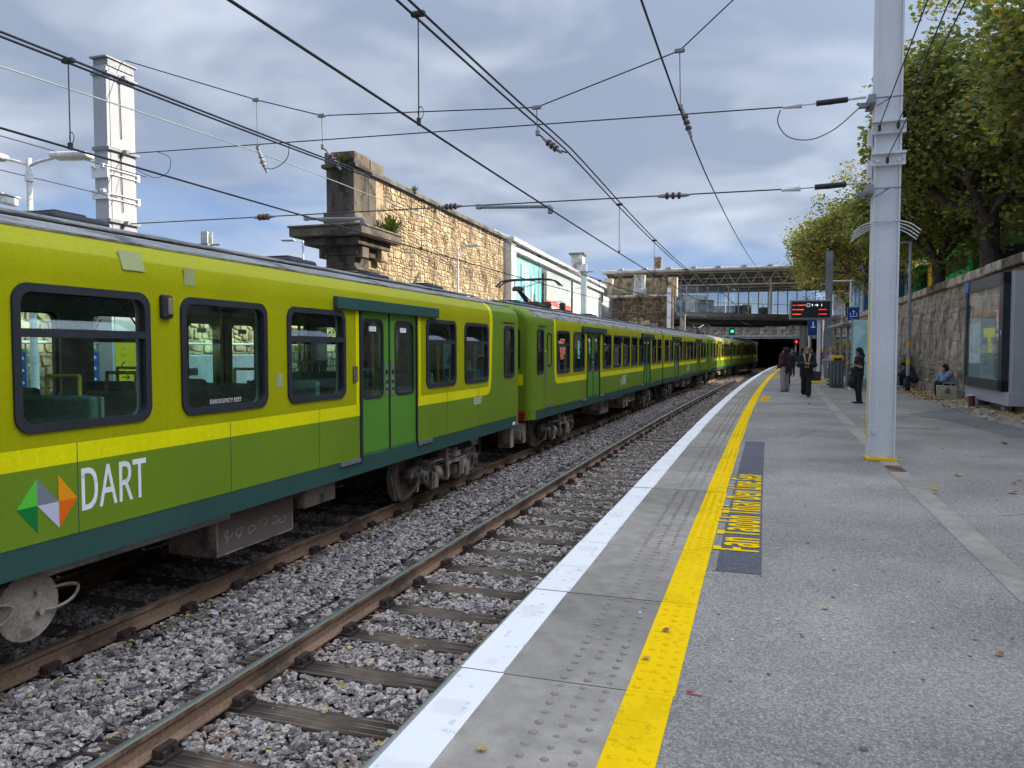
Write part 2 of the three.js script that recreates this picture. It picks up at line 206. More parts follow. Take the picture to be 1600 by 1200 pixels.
function slabGeo(l0, l1, t0, t1, y0, y1) { // a slab that follows the track
  const g = bx(1, 1, 1, 0.5, 0.5, 0.5), p = g.attributes.position; for (let i = 0; i < p.count; i++) { const v = Q(lerp(l0, l1, p.getX(i)), lerp(t0, t1, p.getZ(i)), lerp(y0, y1, p.getY(i))); p.setXYZ(i, v.x, v.y, v.z); } g.computeVertexNormals(); return g;
}
const YEL0 = -0.585, YEL1 = -0.372, WHT = -1.205;
{
  const g = setting('platform', 'grey station platform with concrete edge slabs and tarmac surface'), r = RNG(8);
  const tg = sweep([YEL1 + 0.002, ...Array.from({ length: 18 }, (_, i) => i * 0.37), 6.62].map((l) => [l, 0]), -14, 104, 0.42), tp = tg.attributes.position, tc = []; for (let i = 0; i < tp.count; i++) { const x = tp.getX(i), z = tp.getZ(i), k = 1 + 0.34 * (fbm(x * 0.55 + 40, z * 0.4 + 90, 401, 4) - 0.5) + 0.26 * (fbm(x * 2.3 + 40, z * 1.9 + 90, 405, 2) - 0.5); tc.push(k, k, k * (1 + 0.05 * (fbm(x * 0.8, z * 0.8, 409, 2) - 0.5))); } tg.setAttribute('color', new THREE.Float32BufferAttribute(tc, 3)); const mTar = MT.asphalt.clone(); mTar.vertexColors = true;
  const wl = part(g, 'tarmac', tg, mTar);
  wl.userData.label = 'speckled grey tarmac of the platform';
  part(g, 'platform_wall', sweep([[EDGE + 0.22, -1.3], [EDGE + 0.22, -0.14]], -14, 104, 2), MT.concreteB);
  part(g, 'bedding', sweep([[EDGE + 0.2, -0.135], [YEL1 + 0.01, -0.135], [YEL1 + 0.01, -0.05]], -14, 104, 2), MT.joint);
  const L = 1.35, cm = [MT.concrete, MT.concreteB, MT.concreteC]; let k = 0;
  for (let t = 3.58 - L * 9; t < 104; t += L, k++) {
    const e = 0.006, dy = (r() - 0.5) * 0.004, jag = (r() - 0.5) * 0.014, a = t + e, b = t + L - e;
    const s = part(g, 'edge_slab', slabGeo(EDGE + jag, YEL1, a, b, -0.13, dy), cm[(r() * 3) | 0]);
    const w = part(s, 'white_line', slabGeo(EDGE + jag + 0.0, WHT + (r() - 0.5) * 0.012, a + 0.001, b - 0.001, dy + 0.001, dy + 0.004), MT.white);
    const y = part(s, 'yellow_line', slabGeo(YEL0 + (r() - 0.5) * 0.006, YEL1 + 0.012 * (r() - 0.3), a - 0.004, b + 0.004, dy + 0.001, dy + 0.004), MT.yellow);
    void w; void y;
  }
  part(g, 'concrete_strip', sweep([[1.60, 0.004], [1.83, 0.004]], -10, 60, 1), MT.concreteC);
  for (const [a, b, c2] of [[5.5, 5.62, 0], [11.2, 11.75, 0]]) part(g, 'drain_cover', sweep([[1.61, 0.008], [1.82, 0.008]], a, b, 1), MT.rust);
  part(g, 'tarmac_repair', extr(polyShape([[3.5, -21.3], [5.25, -24.4], [5.6, -23.9], [4.9, -21.5], [5.2, -16.4], [4.35, -16.2], [4.1, -19.5]].map(([x, z]) => [x, -z])), 0.001).rotateX(-Math.PI / 2).translate(0, 0.004, 0), MT.asphaltPatch);
  part(g, 'tarmac_repair', sweep([[1.95, 0.004], [3.4, 0.004]], 17.5, 17.62, 1), MT.asphaltPatch);
  for (const [a, b] of [[5.75, 14.1], [46.6, 50]]) { const p = part(g, 'dark_patch', sweep([[-0.30, 0.004], [0.02, 0.004]], a, b, 0.5), MT.asphaltDark); p.userData.label = 'dark painted rectangle behind yellow lettering'; }
  for (const [t0, ln, cap] of [[6.36, 3.95, 0.26], [24.9, 3.2, 0.26], [45.8, 3.6, 0.26]]) {
    const m = part(g, 'platform_lettering', lettering('Fan Taobh Thiar Den Líne Seo', cap, 0.002, fontBold, ln), MT.yellow);
    m.userData.label = 'yellow painted words along the platform'; m.rotation.set(-Math.PI / 2, 0, Math.PI / 2 + headAt(t0 + 2)); m.position.copy(Q(0.0, t0, 0.007));
  }
  part(g, 'pink_mark', M(bx(0.075, 0.001, 0.012, -0.28, 0.003, -3.63), bx(0.03, 0.001, 0.02, -0.3, 0.003, -3.66)), mat(0.6, 0.08, 0.1, 0.8));
  { const crack = (pts) => { const gs = []; for (let i = 0; i < pts.length - 1; i++) { const [a, b] = [pts[i], pts[i + 1]], dx = b[0] - a[0], dz = b[1] - a[1], L = Math.hypot(dx, dz); gs.push(bx(L + 0.003, 0.001, 0.004 + 0.004 * r(), (a[0] + b[0]) / 2, 0.0022, -(a[1] + b[1]) / 2, 0, Math.atan2(dz, dx), 0)); } part(g, 'crack', gs, MT.joint); }; for (const [x, t, dx, dt, n] of [[2.2, 8.5, 0.16, 0.09, 16], [0.6, 15, 0.05, 0.2, 14], [3.1, 13.2, 0.2, 0.03, 15]]) { const p = []; let X = x, T = t; for (let i = 0; i < n; i++) { p.push([X, T]); X += dx * (0.4 + r()) + (r() - 0.5) * 0.08; T += dt * (0.4 + r()) + (r() - 0.5) * 0.1; } crack(p); }
    const disc = new THREE.CylinderGeometry(1, 1, 0.0016, 9), n = 330, im = new THREE.InstancedMesh(disc, mat(1, 1, 1, 0.8, { map: null }), n), m4 = new THREE.Matrix4(), c = new THREE.Color(); for (let i = 0; i < n; i++) { const s = 0.008 + 0.013 * r() * r(); m4.makeScale(s * (0.7 + 0.6 * r()), 1, s).setPosition(-1.0 + 5.5 * r() ** 0.8, 0.0028, -(2.6 + 16 * r() ** 1.3)); im.setMatrixAt(i, m4); const v = r() < 0.6 ? 0.07 + 0.06 * r() : 0.42 + 0.2 * r(); c.setRGB(v, v * 0.98, v * 0.93); im.setColorAt(i, c); } im.name = numbered('gum_spots'); im.receiveShadow = true; scene.add(im); tag(im, 'flattened chewing gum spots scattered over the platform', 'gum spots', null, 'stuff'); }
  // raised studs of the warning strip
  const dome = new THREE.SphereGeometry(0.02, 8, 3, 0, 6.3, 0, 1.3); dome.scale(1, 0.42, 1);
  for (const [rows, m, nm, lab, tmax] of [[[-0.90, -0.79, -0.68], MT.concreteB, 'tactile_studs', 'grey raised studs in rows on the edge slabs', 34], [[-0.545, -0.475, -0.405], MT.yellow, 'tactile_studs', 'yellow raised studs along the yellow line', 30]]) {
    const list = []; for (const l of rows) for (let t = 2; t < tmax; t += 0.096) { const ph = ((t - 3.58) % L + L) % L; if (ph > 0.03 && ph < L - 0.03 && r() > 0.03) list.push([l + (r() - 0.5) * 0.008, t]); }
    const im = new THREE.InstancedMesh(dome, m, list.length), m4 = new THREE.Matrix4(); list.forEach(([l, t], i) => { const s = 0.8 + 0.35 * r(); m4.makeScale(s, s * (0.7 + 0.4 * r()), s).setPosition(Q(l, t, m === MT.yellow ? 0.003 : 0)); im.setMatrixAt(i, m4); }); im.name = numbered(nm); im.castShadow = im.receiveShadow = true; scene.add(im); tag(im, lab, 'studs', null, 'stuff');
  }
}
{
  const g = setting('opposite_platform', 'station platform on the far side of the train');
  part(g, 'tarmac', sweep([[FAR_EDGE - 1.0, 0], [-10.5, 0], [-14.5, 0]], -14, 104, 1.5), MT.asphalt);
  part(g, 'platform_wall', sweep([[FAR_EDGE - 0.2, 0 - 0.14], [FAR_EDGE - 0.2, -1.3]], -14, 104, 2), MT.concreteB);
  for (let t = -10; t < 60; t += 1.35) part(g, 'edge_slab', slabGeo(FAR_EDGE - 0.998, FAR_EDGE, t + 0.006, t + 1.344, -0.13, 0), MT.concrete);
}
// ---------------------------------------------------------------- the green train
const paint = (r, g, b, o = {}) => phys(r, g, b, 0.55, { map: tPaint, specularIntensity: 0.22, clearcoat: 0.15, clearcoatRoughness: 0.2, ...o });
const TR = {
  lime: paint(0.46, 0.445, 0.0), green: paint(0.20, 0.305, 0.02), door: paint(0.125, 0.32, 0.035), stripe: paint(0.98, 0.88, 0.0), skirt: paint(0.045, 0.105, 0.085), roof: mat(0.33, 0.33, 0.32, 0.7, { map: tStain }),
  rubber: mat(0.022, 0.024, 0.030, 0.65), metal: mat(0.5, 0.5, 0.5, 0.4, { metalness: 0.7 }), under: mat(0.36, 0.295, 0.24, 0.95, { map: tStain }), underDark: mat(0.12, 0.105, 0.095, 0.95), red: paint(0.50, 0.012, 0.010),
  lining: mat(0.36, 0.40, 0.36, 0.7), floor: mat(0.14, 0.15, 0.15, 0.8), ceiling: mat(0.6, 0.6, 0.58, 0.8), seat: mat(0.07, 0.17, 0.12, 0.85), seatShell: mat(0.20, 0.28, 0.22, 0.6), pole: mat(0.50, 0.44, 0.02, 0.45), tape: mat(0.42, 0.45, 0.17, 0.6, { map: tPaint }),
};
const CAR_L = 20.3, HW = 1.45;
// carriage frame: s runs from the end near the viewer (0) to the other end (CAR_L) along -z; side +1 faces the empty track
const cs = { cabWin: [[18.98, 19.7]] };
function onSide(shape, side, depth, x0) { const g = extr(shape, depth); g.rotateY((side * Math.PI) / 2); g.translate(side * x0, 0, 0); return g; }
const WY0 = 1.01, WY1 = 2.10;
const ROOF = [[1.45, 2.2], [1.448, 2.28], [1.425, 2.37], [1.375, 2.45], [1.28, 2.525], [1.12, 2.595], [0.85, 2.67], [0.5, 2.73], [0, 2.755]];
function shell(pts, s0, s1, n = 1) { const pos = [], row = (s) => pts.map(([x, y]) => [x, y, -s]); for (let j = 0; j < n; j++) { const A = row(lerp(s0, s1, j / n)), B = row(lerp(s0, s1, (j + 1) / n)); for (let k = 0; k < pts.length - 1; k++) { if (pts[0][0] > 0) pos.push(A[k], B[k], A[k + 1], A[k + 1], B[k], B[k + 1]); else pos.push(A[k], A[k + 1], B[k], A[k + 1], B[k + 1], B[k]); } } const g = new THREE.BufferGeometry(); g.setAttribute('position', new THREE.Float32BufferAttribute(pos.flat(), 3)); // smooth normals across the section
  const nm = []; const seg = pts.slice(1).map((p, k) => { const dx = p[0] - pts[k][0], dy = p[1] - pts[k][1], L = Math.hypot(dx, dy); const f = pts[0][0] > 0 ? 1 : -1; return [f * dy / L, -f * dx / L]; }); const vn = pts.map((_, k) => { const a = seg[Math.max(0, k - 1)], b = seg[Math.min(seg.length - 1, k)], x = a[0] + b[0], y = a[1] + b[1], L = Math.hypot(x, y); return [x / L, y / L, 0]; }); for (let j = 0; j < n; j++) for (let k = 0; k < pts.length - 1; k++) { if (pts[0][0] > 0) nm.push(vn[k], vn[k], vn[k + 1], vn[k + 1], vn[k], vn[k + 1]); else nm.push(vn[k], vn[k + 1], vn[k], vn[k + 1], vn[k + 1], vn[k]); } g.setAttribute('normal', new THREE.Float32BufferAttribute(nm.flat(), 3)); return g; }
function addWindow(car, side, a, b, hopper, r = 0.13, y0 = WY0, y1 = WY1, fw = 0.062) {
  const o = rrect(a, b, y0, y1, r, side); o.holes.push(rrect(a + fw, b - fw, y0 + fw, y1 - fw, Math.max(0.03, r - fw * 0.6), side, THREE.Path));
  const f = part(car, 'window', onSide(o, side, 0.055, HW - 0.035), TR.rubber);
  const yb = y1 - 0.36;
  if (hopper) {
    part(f, 'window_bar', bx(0.05, 0.062, b - a - 2 * fw + 0.01, side * (HW - 0.007), yb, -(a + b) / 2), TR.rubber);
    part(f, 'pane', bx(0.006, yb - 0.03 - y0 - fw, b - a - 2 * fw, side * (HW - 0.02), (yb - 0.03 + y0 + fw) / 2, -(a + b) / 2), MT.glassTrain);
    const hp = bx(0.006, 0.25, b - a - 2 * fw - 0.09, 0, 0.125, 0); hp.rotateZ(side * 0.55); part(f, 'hopper_pane', hp.translate(side * (HW - 0.03), yb + 0.035, -(a + b) / 2), MT.glassTrain);
    parts(f, 'hopper_stay', [-1, 1].map((k) => bar(V(side * (HW - 0.03), yb + 0.05, -(a + b) / 2 + k * ((b - a) / 2 - fw - 0.02)), V(side * (HW - 0.16), yb + 0.25, -(a + b) / 2 + k * ((b - a) / 2 - fw - 0.05)), 0.008)), TR.rubber);
  } else part(f, 'pane', bx(0.006, y1 - y0 - 2 * fw + 0.02, b - a - 2 * fw + 0.02, side * (HW - 0.02), (y0 + y1) / 2, -(a + b) / 2), MT.glassTrain);
  return f;
}
function addDoor(car, side, a, b) {
  const mid = (a + b) / 2;
  for (const [p, q, h] of [[a + 0.05, mid - 0.02, 1], [mid + 0.02, b - 0.02, -1]]) {
    const w0 = p + (h > 0 ? 0.1 : 0.2) - 0.02, w1 = q - (h > 0 ? 0.2 : 0.1) + 0.02, sh = rrect(p, q, 0.145, 2.125, 0.02, side); sh.holes.push(rrect(w0, w1, 0.98, 2.0, 0.1, side, THREE.Path));
    const d = part(car, 'door', onSide(sh, side, 0.035, HW - 0.06), TR.door);
    const fr = rrect(w0 - 0.035, w1 + 0.035, 0.945, 2.035, 0.12, side); fr.holes.push(rrect(w0 + 0.005, w1 - 0.005, 0.985, 1.995, 0.1, side, THREE.Path));
    part(d, 'door_window_frame', onSide(fr, side, 0.02, HW - 0.04), TR.rubber); part(d, 'pane', bx(0.006, 1.03, w1 - w0 + 0.02, side * (HW - 0.045), 1.49, -(w0 + w1) / 2), MT.glassTrain);
    part(d, 'sticker', bx(0.003, 0.07, 0.2, side * (HW - 0.039), 1.9, -(w0 + w1) / 2 - h * 0.02), MT.white);
    const hx = h > 0 ? q - 0.07 : p + 0.07; const pl = part(d, 'handle_plate', bx(0.006, 0.46, 0.075, side * (HW - 0.022), 1.2, -hx), TR.metal); void pl;
    parts(d, 'handle', [bx(0.016, 0.06, 0.035, side * (HW - 0.014), 1.3, -hx), bx(0.016, 0.05, 0.03, side * (HW - 0.014), 1.16, -hx), bx(0.016, 0.04, 0.028, side * (HW - 0.014), 1.06, -hx)], TR.rubber);
    part(d, 'door_seam', bx(0.004, 0.01, q - p, side * (HW - 0.024), 0.22, -(p + q) / 2), TR.skirt);
  }
  part(car, 'door_rubber', bx(0.05, 1.98, 0.042, side * (HW - 0.04), 1.135, -mid), TR.rubber);
  parts(car, 'door_pillar', [bx(0.06, 2.0, 0.055, side * (HW - 0.012), 1.13, -(a + 0.022)), bx(0.05, 2.0, 0.022, side * (HW - 0.02), 1.13, -(b - 0.01))], TR.rubber);
  part(car, 'door_header', rb(0.075, 0.155, 3.1, 0.012, side * (HW + 0.028), 2.197, -(mid + 0.03), 1), TR.skirt);
  parts(car, 'step_plate', [bx(0.02, 0.055, 0.5, side * (HW + 0.008), 0.17, -(a - 0.26)), bx(0.02, 0.055, 0.5, side * (HW + 0.008), 0.17, -(b + 0.26))], TR.metal);
}
function bogie(car, sc, side2 = [1, -1]) {
  const b = new THREE.Group(); b.name = 'bogie'; b.position.set(0, 0, -sc); car.add(b);
  for (const dz of [-1.15, 1.15]) { for (const s of [-1, 1]) { const w = part(b, 'wheel', flat(new THREE.LatheGeometry([[0, 0.045], [0.1, 0.05], [0.12, 0.025], [0.33, 0.02], [0.36, 0.055], [0.42, 0.055], [0.425, -0.05], [0.445, -0.07], [0.445, -0.08], [0.36, -0.07], [0.33, -0.03], [0, -0.05]].map(([x, y]) => new THREE.Vector2(x, y)), 28)).rotateZ(-s * Math.PI / 2).translate(s * 0.83, RAIL_Y + 0.425, dz), TR.under); void w; } part(b, 'axle', cyl(0.08, 0.08, 1.6, 0, RAIL_Y + 0.425, dz, 'x'), TR.underDark); }
  for (const s of side2) {
    const x = s * 1.06, y = RAIL_Y + 0.425;
    part(b, 'side_frame', M(extr(polyShape([[-1.5, 0.02], [-1.45, 0.16], [-0.75, 0.2], [-0.5, -0.02], [0.5, -0.02], [0.75, 0.2], [1.45, 0.16], [1.5, 0.02], [0.8, 0.03], [0.55, -0.17], [-0.55, -0.17], [-0.8, 0.03]]), 0.13).rotateY(Math.PI / 2).translate(x - 0.065, y, 0)), TR.under);
    for (const dz of [-1.15, 1.15]) {
      part(b, 'axle_box', [rb(0.2, 0.24, 0.3, 0.03, x + 0.02, y, dz, 1), cyl(0.1, 0.1, 0.08, x + s * 0.14, y, dz, 'x', 14), cyl(0.04, 0.04, 0.1, x + s * 0.16, y, dz, 'x', 8), bx(0.12, 0.05, 0.42, x, y + 0.16, dz), bx(0.06, 0.3, 0.05, x + s * 0.1, y - 0.06, dz + 0.2), bx(0.06, 0.26, 0.05, x + s * 0.1, y - 0.04, dz - 0.2)], TR.under);
      part(b, 'spring', [0, 1, 2, 3].map((k) => flat(new THREE.TorusGeometry(0.075, 0.016, 6, 14).rotateX(Math.PI / 2).translate(x, y + 0.2 + 0.035 * k, dz))), TR.underDark);
      part(b, 'brake_unit', [cyl(0.12, 0.13, 0.22, x + s * 0.06, y - 0.02, dz * 0.52, 'z', 12), rb(0.16, 0.26, 0.16, 0.02, x + s * 0.1, y - 0.12, dz * 0.62, 1), bx(0.05, 0.3, 0.05, x + s * 0.13, y - 0.1, dz * 0.72), tube([[x + s * 0.1, y + 0.16, dz * 0.9], [x + s * 0.16, y + 0.22, dz * 0.75], [x + s * 0.14, y + 0.05, dz * 0.6], [x + s * 0.1, y - 0.02, dz * 0.45]], 0.016), tube([[x + s * 0.15, y + 0.28, dz * 0.95], [x + s * 0.2, y + 0.1, dz * 0.85], [x + s * 0.18, y - 0.15, dz * 0.8], [x + s * 0.12, y - 0.2, dz * 0.68]], 0.012)], TR.under);
    }
    part(b, 'air_spring', [cyl(0.26, 0.28, 0.1, x, y + 0.16, 0, 'y', 20), cyl(0.3, 0.3, 0.07, x, y + 0.25, 0, 'y', 20), cyl(0.25, 0.25, 0.08, x, y + 0.32, 0, 'y', 20)], TR.under);
    part(b, 'damper', [cyl(0.035, 0.035, 0.52, x + s * 0.2, y + 0.12, 0.34), cyl(0.045, 0.045, 0.22, x + s * 0.2, y - 0.02, 0.34), bx(0.14, 0.04, 0.08, x + s * 0.15, y - 0.14, 0.34), bar(V(x + s * 0.2, y + 0.1, 0.3), V(x + s * 0.2, y + 0.14, -0.5), 0.025, 8)], TR.under);
    parts(b, 'bracket_plate', [bx(0.03, 0.28, 0.22, x + s * 0.22, y - 0.02, -0.28), bx(0.16, 0.03, 0.5, x + s * 0.12, y + 0.22, 0.72), bx(0.16, 0.03, 0.4, x + s * 0.12, y + 0.24, -0.72)], TR.under);
    parts(b, 'hose', [tube([[x, y + 0.3, -0.95], [x + s * 0.1, y + 0.12, -1.3], [x + s * 0.05, y + 0.02, -1.65], [x, y + 0.36, -1.85]], 0.02), tube([[x, y + 0.34, 0.95], [x + s * 0.12, y + 0.2, 1.2], [x + s * 0.12, y - 0.16, 1.5], [x, y - 0.3, 1.72]], 0.018), tube([[x + s * 0.1, y - 0.1, 1.0], [x + s * 0.14, y - 0.24, 0.8], [x + s * 0.1, y - 0.26, 0.55]], 0.014)], TR.underDark);
    parts(b, 'sand_pipe', [bar(V(x - s * 0.2, y + 0.1, -1.68), V(x - s * 0.2, y - 0.34, -1.52), 0.02, 6), bar(V(x - s * 0.2, y + 0.1, 1.68), V(x - s * 0.2, y - 0.34, 1.52), 0.02, 6)], TR.under);
  }
}
function layout(cabFar) { // openings measured from the cab end, mirrored for a cab at the near end
  const m = cabFar ? (a, b) => [CAR_L - b, CAR_L - a] : (a, b) => [a, b];
  const W = [[2.1, 3.32], [3.72, 4.94], [7.39, 8.63], [9.0, 10.27], [10.64, 11.92], [12.28, 13.52], [13.88, 14.92], [17.1, 18.3], [18.68, 19.88]].map(([a, b]) => m(a, b)), D = [[5.25, 7.02], [15.05, 16.8]].map(([a, b]) => m(a, b));
  return { W, D, m };
}
function carriage(name, label, cabFar, t0) {
  const car = thing(name, label, 'train car', [0, 0, 0], 0, 'coupled green train cars');
  const { W, D, m } = layout(cabFar), xs = cabFar ? (d) => CAR_L - d : (d) => d, cabS = cabFar ? CAR_L - 0.34 : 0.34;
  for (const side of [1, -1]) {
    // lower panels, stripe and upper panels between the doors
    const cuts = [...D].sort((p, q) => p[0] - q[0]); const spans = []; let s = cabFar ? 0 : 0.34; for (const [a, b] of cuts) { spans.push([s, a]); s = b; } spans.push([s, cabFar ? CAR_L - 0.34 : CAR_L]);
    spans.forEach(([a, b]) => {
      const cab = cabFar ? b > CAR_L - 1 : a < 1, d0 = (v) => (cabFar ? CAR_L - v : v);
      part(car, 'lower_panel', onSide(polyShape([[a, 0.2], [b, 0.2], [b, 0.75], [a, 0.75]].map(([x, y]) => [x * side, y])), side, 0.05, HW - 0.05), TR.green);
      const win = W.filter(([p, q]) => p > a - 0.01 && q < b + 0.01);
      const holes = (sh) => { for (const [p, q] of win) sh.holes.push(rrect(p + 0.03, q - 0.03, WY0 + 0.03, WY1 - 0.03, 0.1, side, THREE.Path)); return sh; };
      if (!cab) { part(car, 'stripe_panel', onSide(polyShape([[a, 0.75], [b, 0.75], [b, 0.9], [a, 0.9]].map(([x, y]) => [x * side, y])), side, 0.05, HW - 0.05), TR.stripe); part(car, 'upper_panel', onSide(holes(polyShape([[a, 0.9], [b, 0.9], [b, 2.2], [a, 2.2]].map(([x, y]) => [x * side, y]))), side, 0.05, HW - 0.05), TR.lime); }
      else {
        const e = cabFar ? a : b; // the door end of this span, measured from the cab
        const de = Math.abs(d0(e)), P = (arr) => polyShape(arr.map(([v, y]) => [d0(v) * side, y]));
        part(car, 'stripe_panel', onSide(P([[de, 0.75], [2.2, 0.75], [2.06, 0.77], [1.97, 0.83], [1.93, 0.93], [1.9, 1.1], [1.82, 2.2], [1.98, 2.2], [2.03, 1.1], [2.055, 0.96], [2.1, 0.915], [2.22, 0.9], [de, 0.9]]), side, 0.05, HW - 0.05), TR.stripe);
        part(car, 'upper_panel', onSide(holes(P([[de, 0.9], [2.22, 0.9], [2.1, 0.915], [2.055, 0.96], [2.03, 1.1], [1.98, 2.2], [de, 2.2]])), side, 0.05, HW - 0.05), TR.lime);
        const cabp = P([[0.34, 0.75], [2.2, 0.75], [2.06, 0.77], [1.97, 0.83], [1.93, 0.93], [1.9, 1.1], [1.82, 2.2], [0.34, 2.2]]), hasDoor = !cabFar;
        const cw = cabFar ? [0.5, 1.15] : [0.42, 0.94], a1 = Math.min(d0(cw[0]), d0(cw[1])), b1 = Math.max(d0(cw[0]), d0(cw[1]));
        cabp.holes.push(rrect(a1 + 0.03, b1 - 0.03, 1.07, 2.07, 0.08, side, THREE.Path)); part(car, 'cab_panel', onSide(cabp, side, 0.05, HW - 0.05), TR.green);
        const f = addWindow(car, side, a1, b1, false, 0.1, 1.04, 2.1, 0.05); part(f, 'window_bar', bx(0.03, 0.04, b1 - a1 - 0.1, side * (HW - 0.005), 1.6, -(a1 + b1) / 2), TR.rubber);
        part(car, 'gutter', bx(0.02, 0.012, 0.66, side * (HW + 0.008), 2.17, -d0(0.85)), TR.rubber);
        if (hasDoor) { const dd = part(car, 'cab_door', onSide(rrect(0.99, 1.72, 0.2, 2.16, 0.06, side), side, 0.008, HW - 0.002), TR.green); addWindow(dd, side, 1.2, 1.6, false, 0.1, 1.2, 2.02, 0.045); part(dd, 'handrail', [bar(V(side * (HW + 0.05), 0.62, -1.06), V(side * (HW + 0.05), 1.55, -1.06), 0.014), bar(V(side * (HW + 0.05), 1.55, -1.06), V(side * HW, 1.58, -1.06), 0.014)], TR.metal); part(dd, 'foot_step', bx(0.02, 0.1, 0.4, side * (HW + 0.01), 0.27, -1.36), TR.metal); }
      }
    });
    for (const [a, b] of D) { addDoor(car, side, a, b); parts(car, 'door_edge_stripe', [bx(0.004, 1.32, 0.075, side * (HW + 0.0025), 1.48, -(a - 0.06)), bx(0.004, 1.32, 0.075, side * (HW + 0.0025), 1.48, -(b + 0.07))], TR.stripe); part(car, 'over_door_panel', bx(0.05, 0.075, b - a, side * (HW - 0.026), 2.163, -(a + b) / 2), TR.lime); }
    W.forEach(([a, b], i) => addWindow(car, side, a, b, i % 2 === 0 || cabFar === (i < 2)));
    part(car, 'skirt', onSide(polyShape([[cabFar ? 0 : 0.3, -0.02], [cabFar ? CAR_L - 0.3 : CAR_L, -0.02], [cabFar ? CAR_L - 0.3 : CAR_L, 0.2], [cabFar ? 0 : 0.3, 0.2]].map(([x, y]) => [x * side, y])), side, 0.05, HW - 0.054), TR.skirt);
    // cove and roof
    const cove = ROOF.slice(0, 3).map(([x, y]) => [x * side, y]), coveUp = ROOF.slice(2, 5).map(([x, y]) => [x * side, y]), top = ROOF.slice(4).map(([x, y]) => [x * side, y]), sa = cabFar ? 0 : 2.0, sb = cabFar ? CAR_L - 2.0 : CAR_L;
    part(car, 'cove_panel', shell(cove, sa, sb), TR.lime); part(car, 'upper_cove', shell(coveUp, ...(cabFar ? [0, CAR_L - 0.34] : [0.34, CAR_L])), cabFar ? TR.lime : TR.roof); part(car, 'cove_stripe', shell(cove, ...(cabFar ? [CAR_L - 2.0, CAR_L - 1.84] : [1.84, 2.0])), TR.stripe); part(car, 'cove_panel', shell(cove, ...(cabFar ? [CAR_L - 1.84, CAR_L - 0.34] : [0.34, 1.84])), TR.green);
    part(car, 'roof', shell(top, cabFar ? 0 : 0.34, cabFar ? CAR_L - 0.34 : CAR_L), TR.roof);
    part(car, 'rain_gutter', bx(0.02, 0.018, CAR_L - 0.7, side * 1.285, 2.53, -CAR_L / 2), TR.roof);
    // interior lining
    const ln = polyShape([[0.4, 0.2], [CAR_L - 0.4, 0.2], [CAR_L - 0.4, 2.25], [0.4, 2.25]].map(([x, y]) => [x * side, y])); for (const [a, b] of W) ln.holes.push(rrect(a + 0.05, b - 0.05, WY0 + 0.05, WY1 - 0.05, 0.09, side, THREE.Path)); for (const [a, b] of D) ln.holes.push(rrect(a, b, 0.21, 2.12, 0.02, side, THREE.Path)); { const v0 = cabFar ? CAR_L - 1.7 : 0.45, v1 = cabFar ? CAR_L - 0.45 : 1.7; ln.holes.push(rrect(v0, v1, 1.0, 2.1, 0.05, side, THREE.Path)); }
    part(car, 'lining', onSide(ln, side, 0.012, HW - 0.10), TR.lining);
    part(car, 'side_light', [rb(0.05, 0.21, 0.13, 0.02, side * (HW + 0.02), 1.995, -m(10.455, 10.455)[0], 1)], TR.rubber); part(car, 'side_light_lens', rb(0.03, 0.15, 0.06, 0.012, side * (HW + 0.045), 2.0, -m(10.455, 10.455)[0] - 0.02, 1), mat(0.32, 0.26, 0.13, 0.4));
  }
  part(car, 'floor', bx(2.8, 0.06, CAR_L - 0.1, 0, 0.17, -CAR_L / 2), TR.floor); part(car, 'underframe', bx(2.5, 0.16, CAR_L - 0.2, 0, 0.05, -CAR_L / 2), TR.underDark);
  part(car, 'ceiling', bx(2.5, 0.03, CAR_L - 0.6, 0, 2.29, -CAR_L / 2), TR.ceiling);
  // ends
  const out = [[-1.45, 0.0], [-1.45, 0.2], [-1.45, 1.2], ...ROOF.slice().map(([x, y]) => [-x, y]), ...ROOF.slice(0, -1).reverse(), [1.45, 1.2], [1.45, 0.2], [1.45, 0.0]];
  const endShape = polyShape(out); part(car, 'end_wall', extr(endShape, 0.05).translate(0, 0, cabFar ? -0.05 : -CAR_L + 0.0), TR.skirt); part(car, 'gangway', [bx(1.1, 2.0, 0.3, 0, 1.2, cabFar ? 0.12 : -CAR_L - 0.12)], TR.rubber);
  { // rounded cab end
    const secs = [[0.34, 1, 1], [0.2, 0.993, 0.997], [0.1, 0.975, 0.99], [0.03, 0.945, 0.975], [0, 0.91, 0.955]], pos = []; const R = (k) => out.map(([x, y]) => V(x * secs[k][1], y < 0.3 ? y : 0.3 + (y - 0.3) * secs[k][2], -xs(secs[k][0])));
    for (let k = 0; k < secs.length - 1; k++) { const A = R(k), B = R(k + 1); for (let i = 0; i < out.length - 1; i++) for (const p of [A[i], A[i + 1], B[i], A[i + 1], B[i + 1], B[i]]) pos.push(p.x, p.y, p.z); }
    const C = R(secs.length - 1); for (let i = 1; i < C.length - 1; i++) for (const p of [C[0], C[i], C[i + 1]]) pos.push(p.x, p.y, p.z);
    const g = new THREE.BufferGeometry(); g.setAttribute('position', new THREE.Float32BufferAttribute(pos, 3)); g.computeVertexNormals(); const nose = part(car, 'cab_front', g, TR.green);
    const z = -xs(-0.006), f = cabFar ? -1 : 1;
    for (const x of [-0.82, 0, 0.82]) part(nose, 'windscreen', extr(rrect(x - 0.36, x + 0.36, 1.12, 2.12, 0.12), 0.012).translate(0, 0, z - (f < 0 ? 0.012 : 0)), MT.glassDark);
    part(nose, 'yellow_panel', bx(2.5, 0.24, 0.014, 0, 0.92, z), TR.stripe); part(nose, 'red_panel', bx(2.62, 0.24, 0.06, 0, 0.09, z + f * 0.02), TR.red);
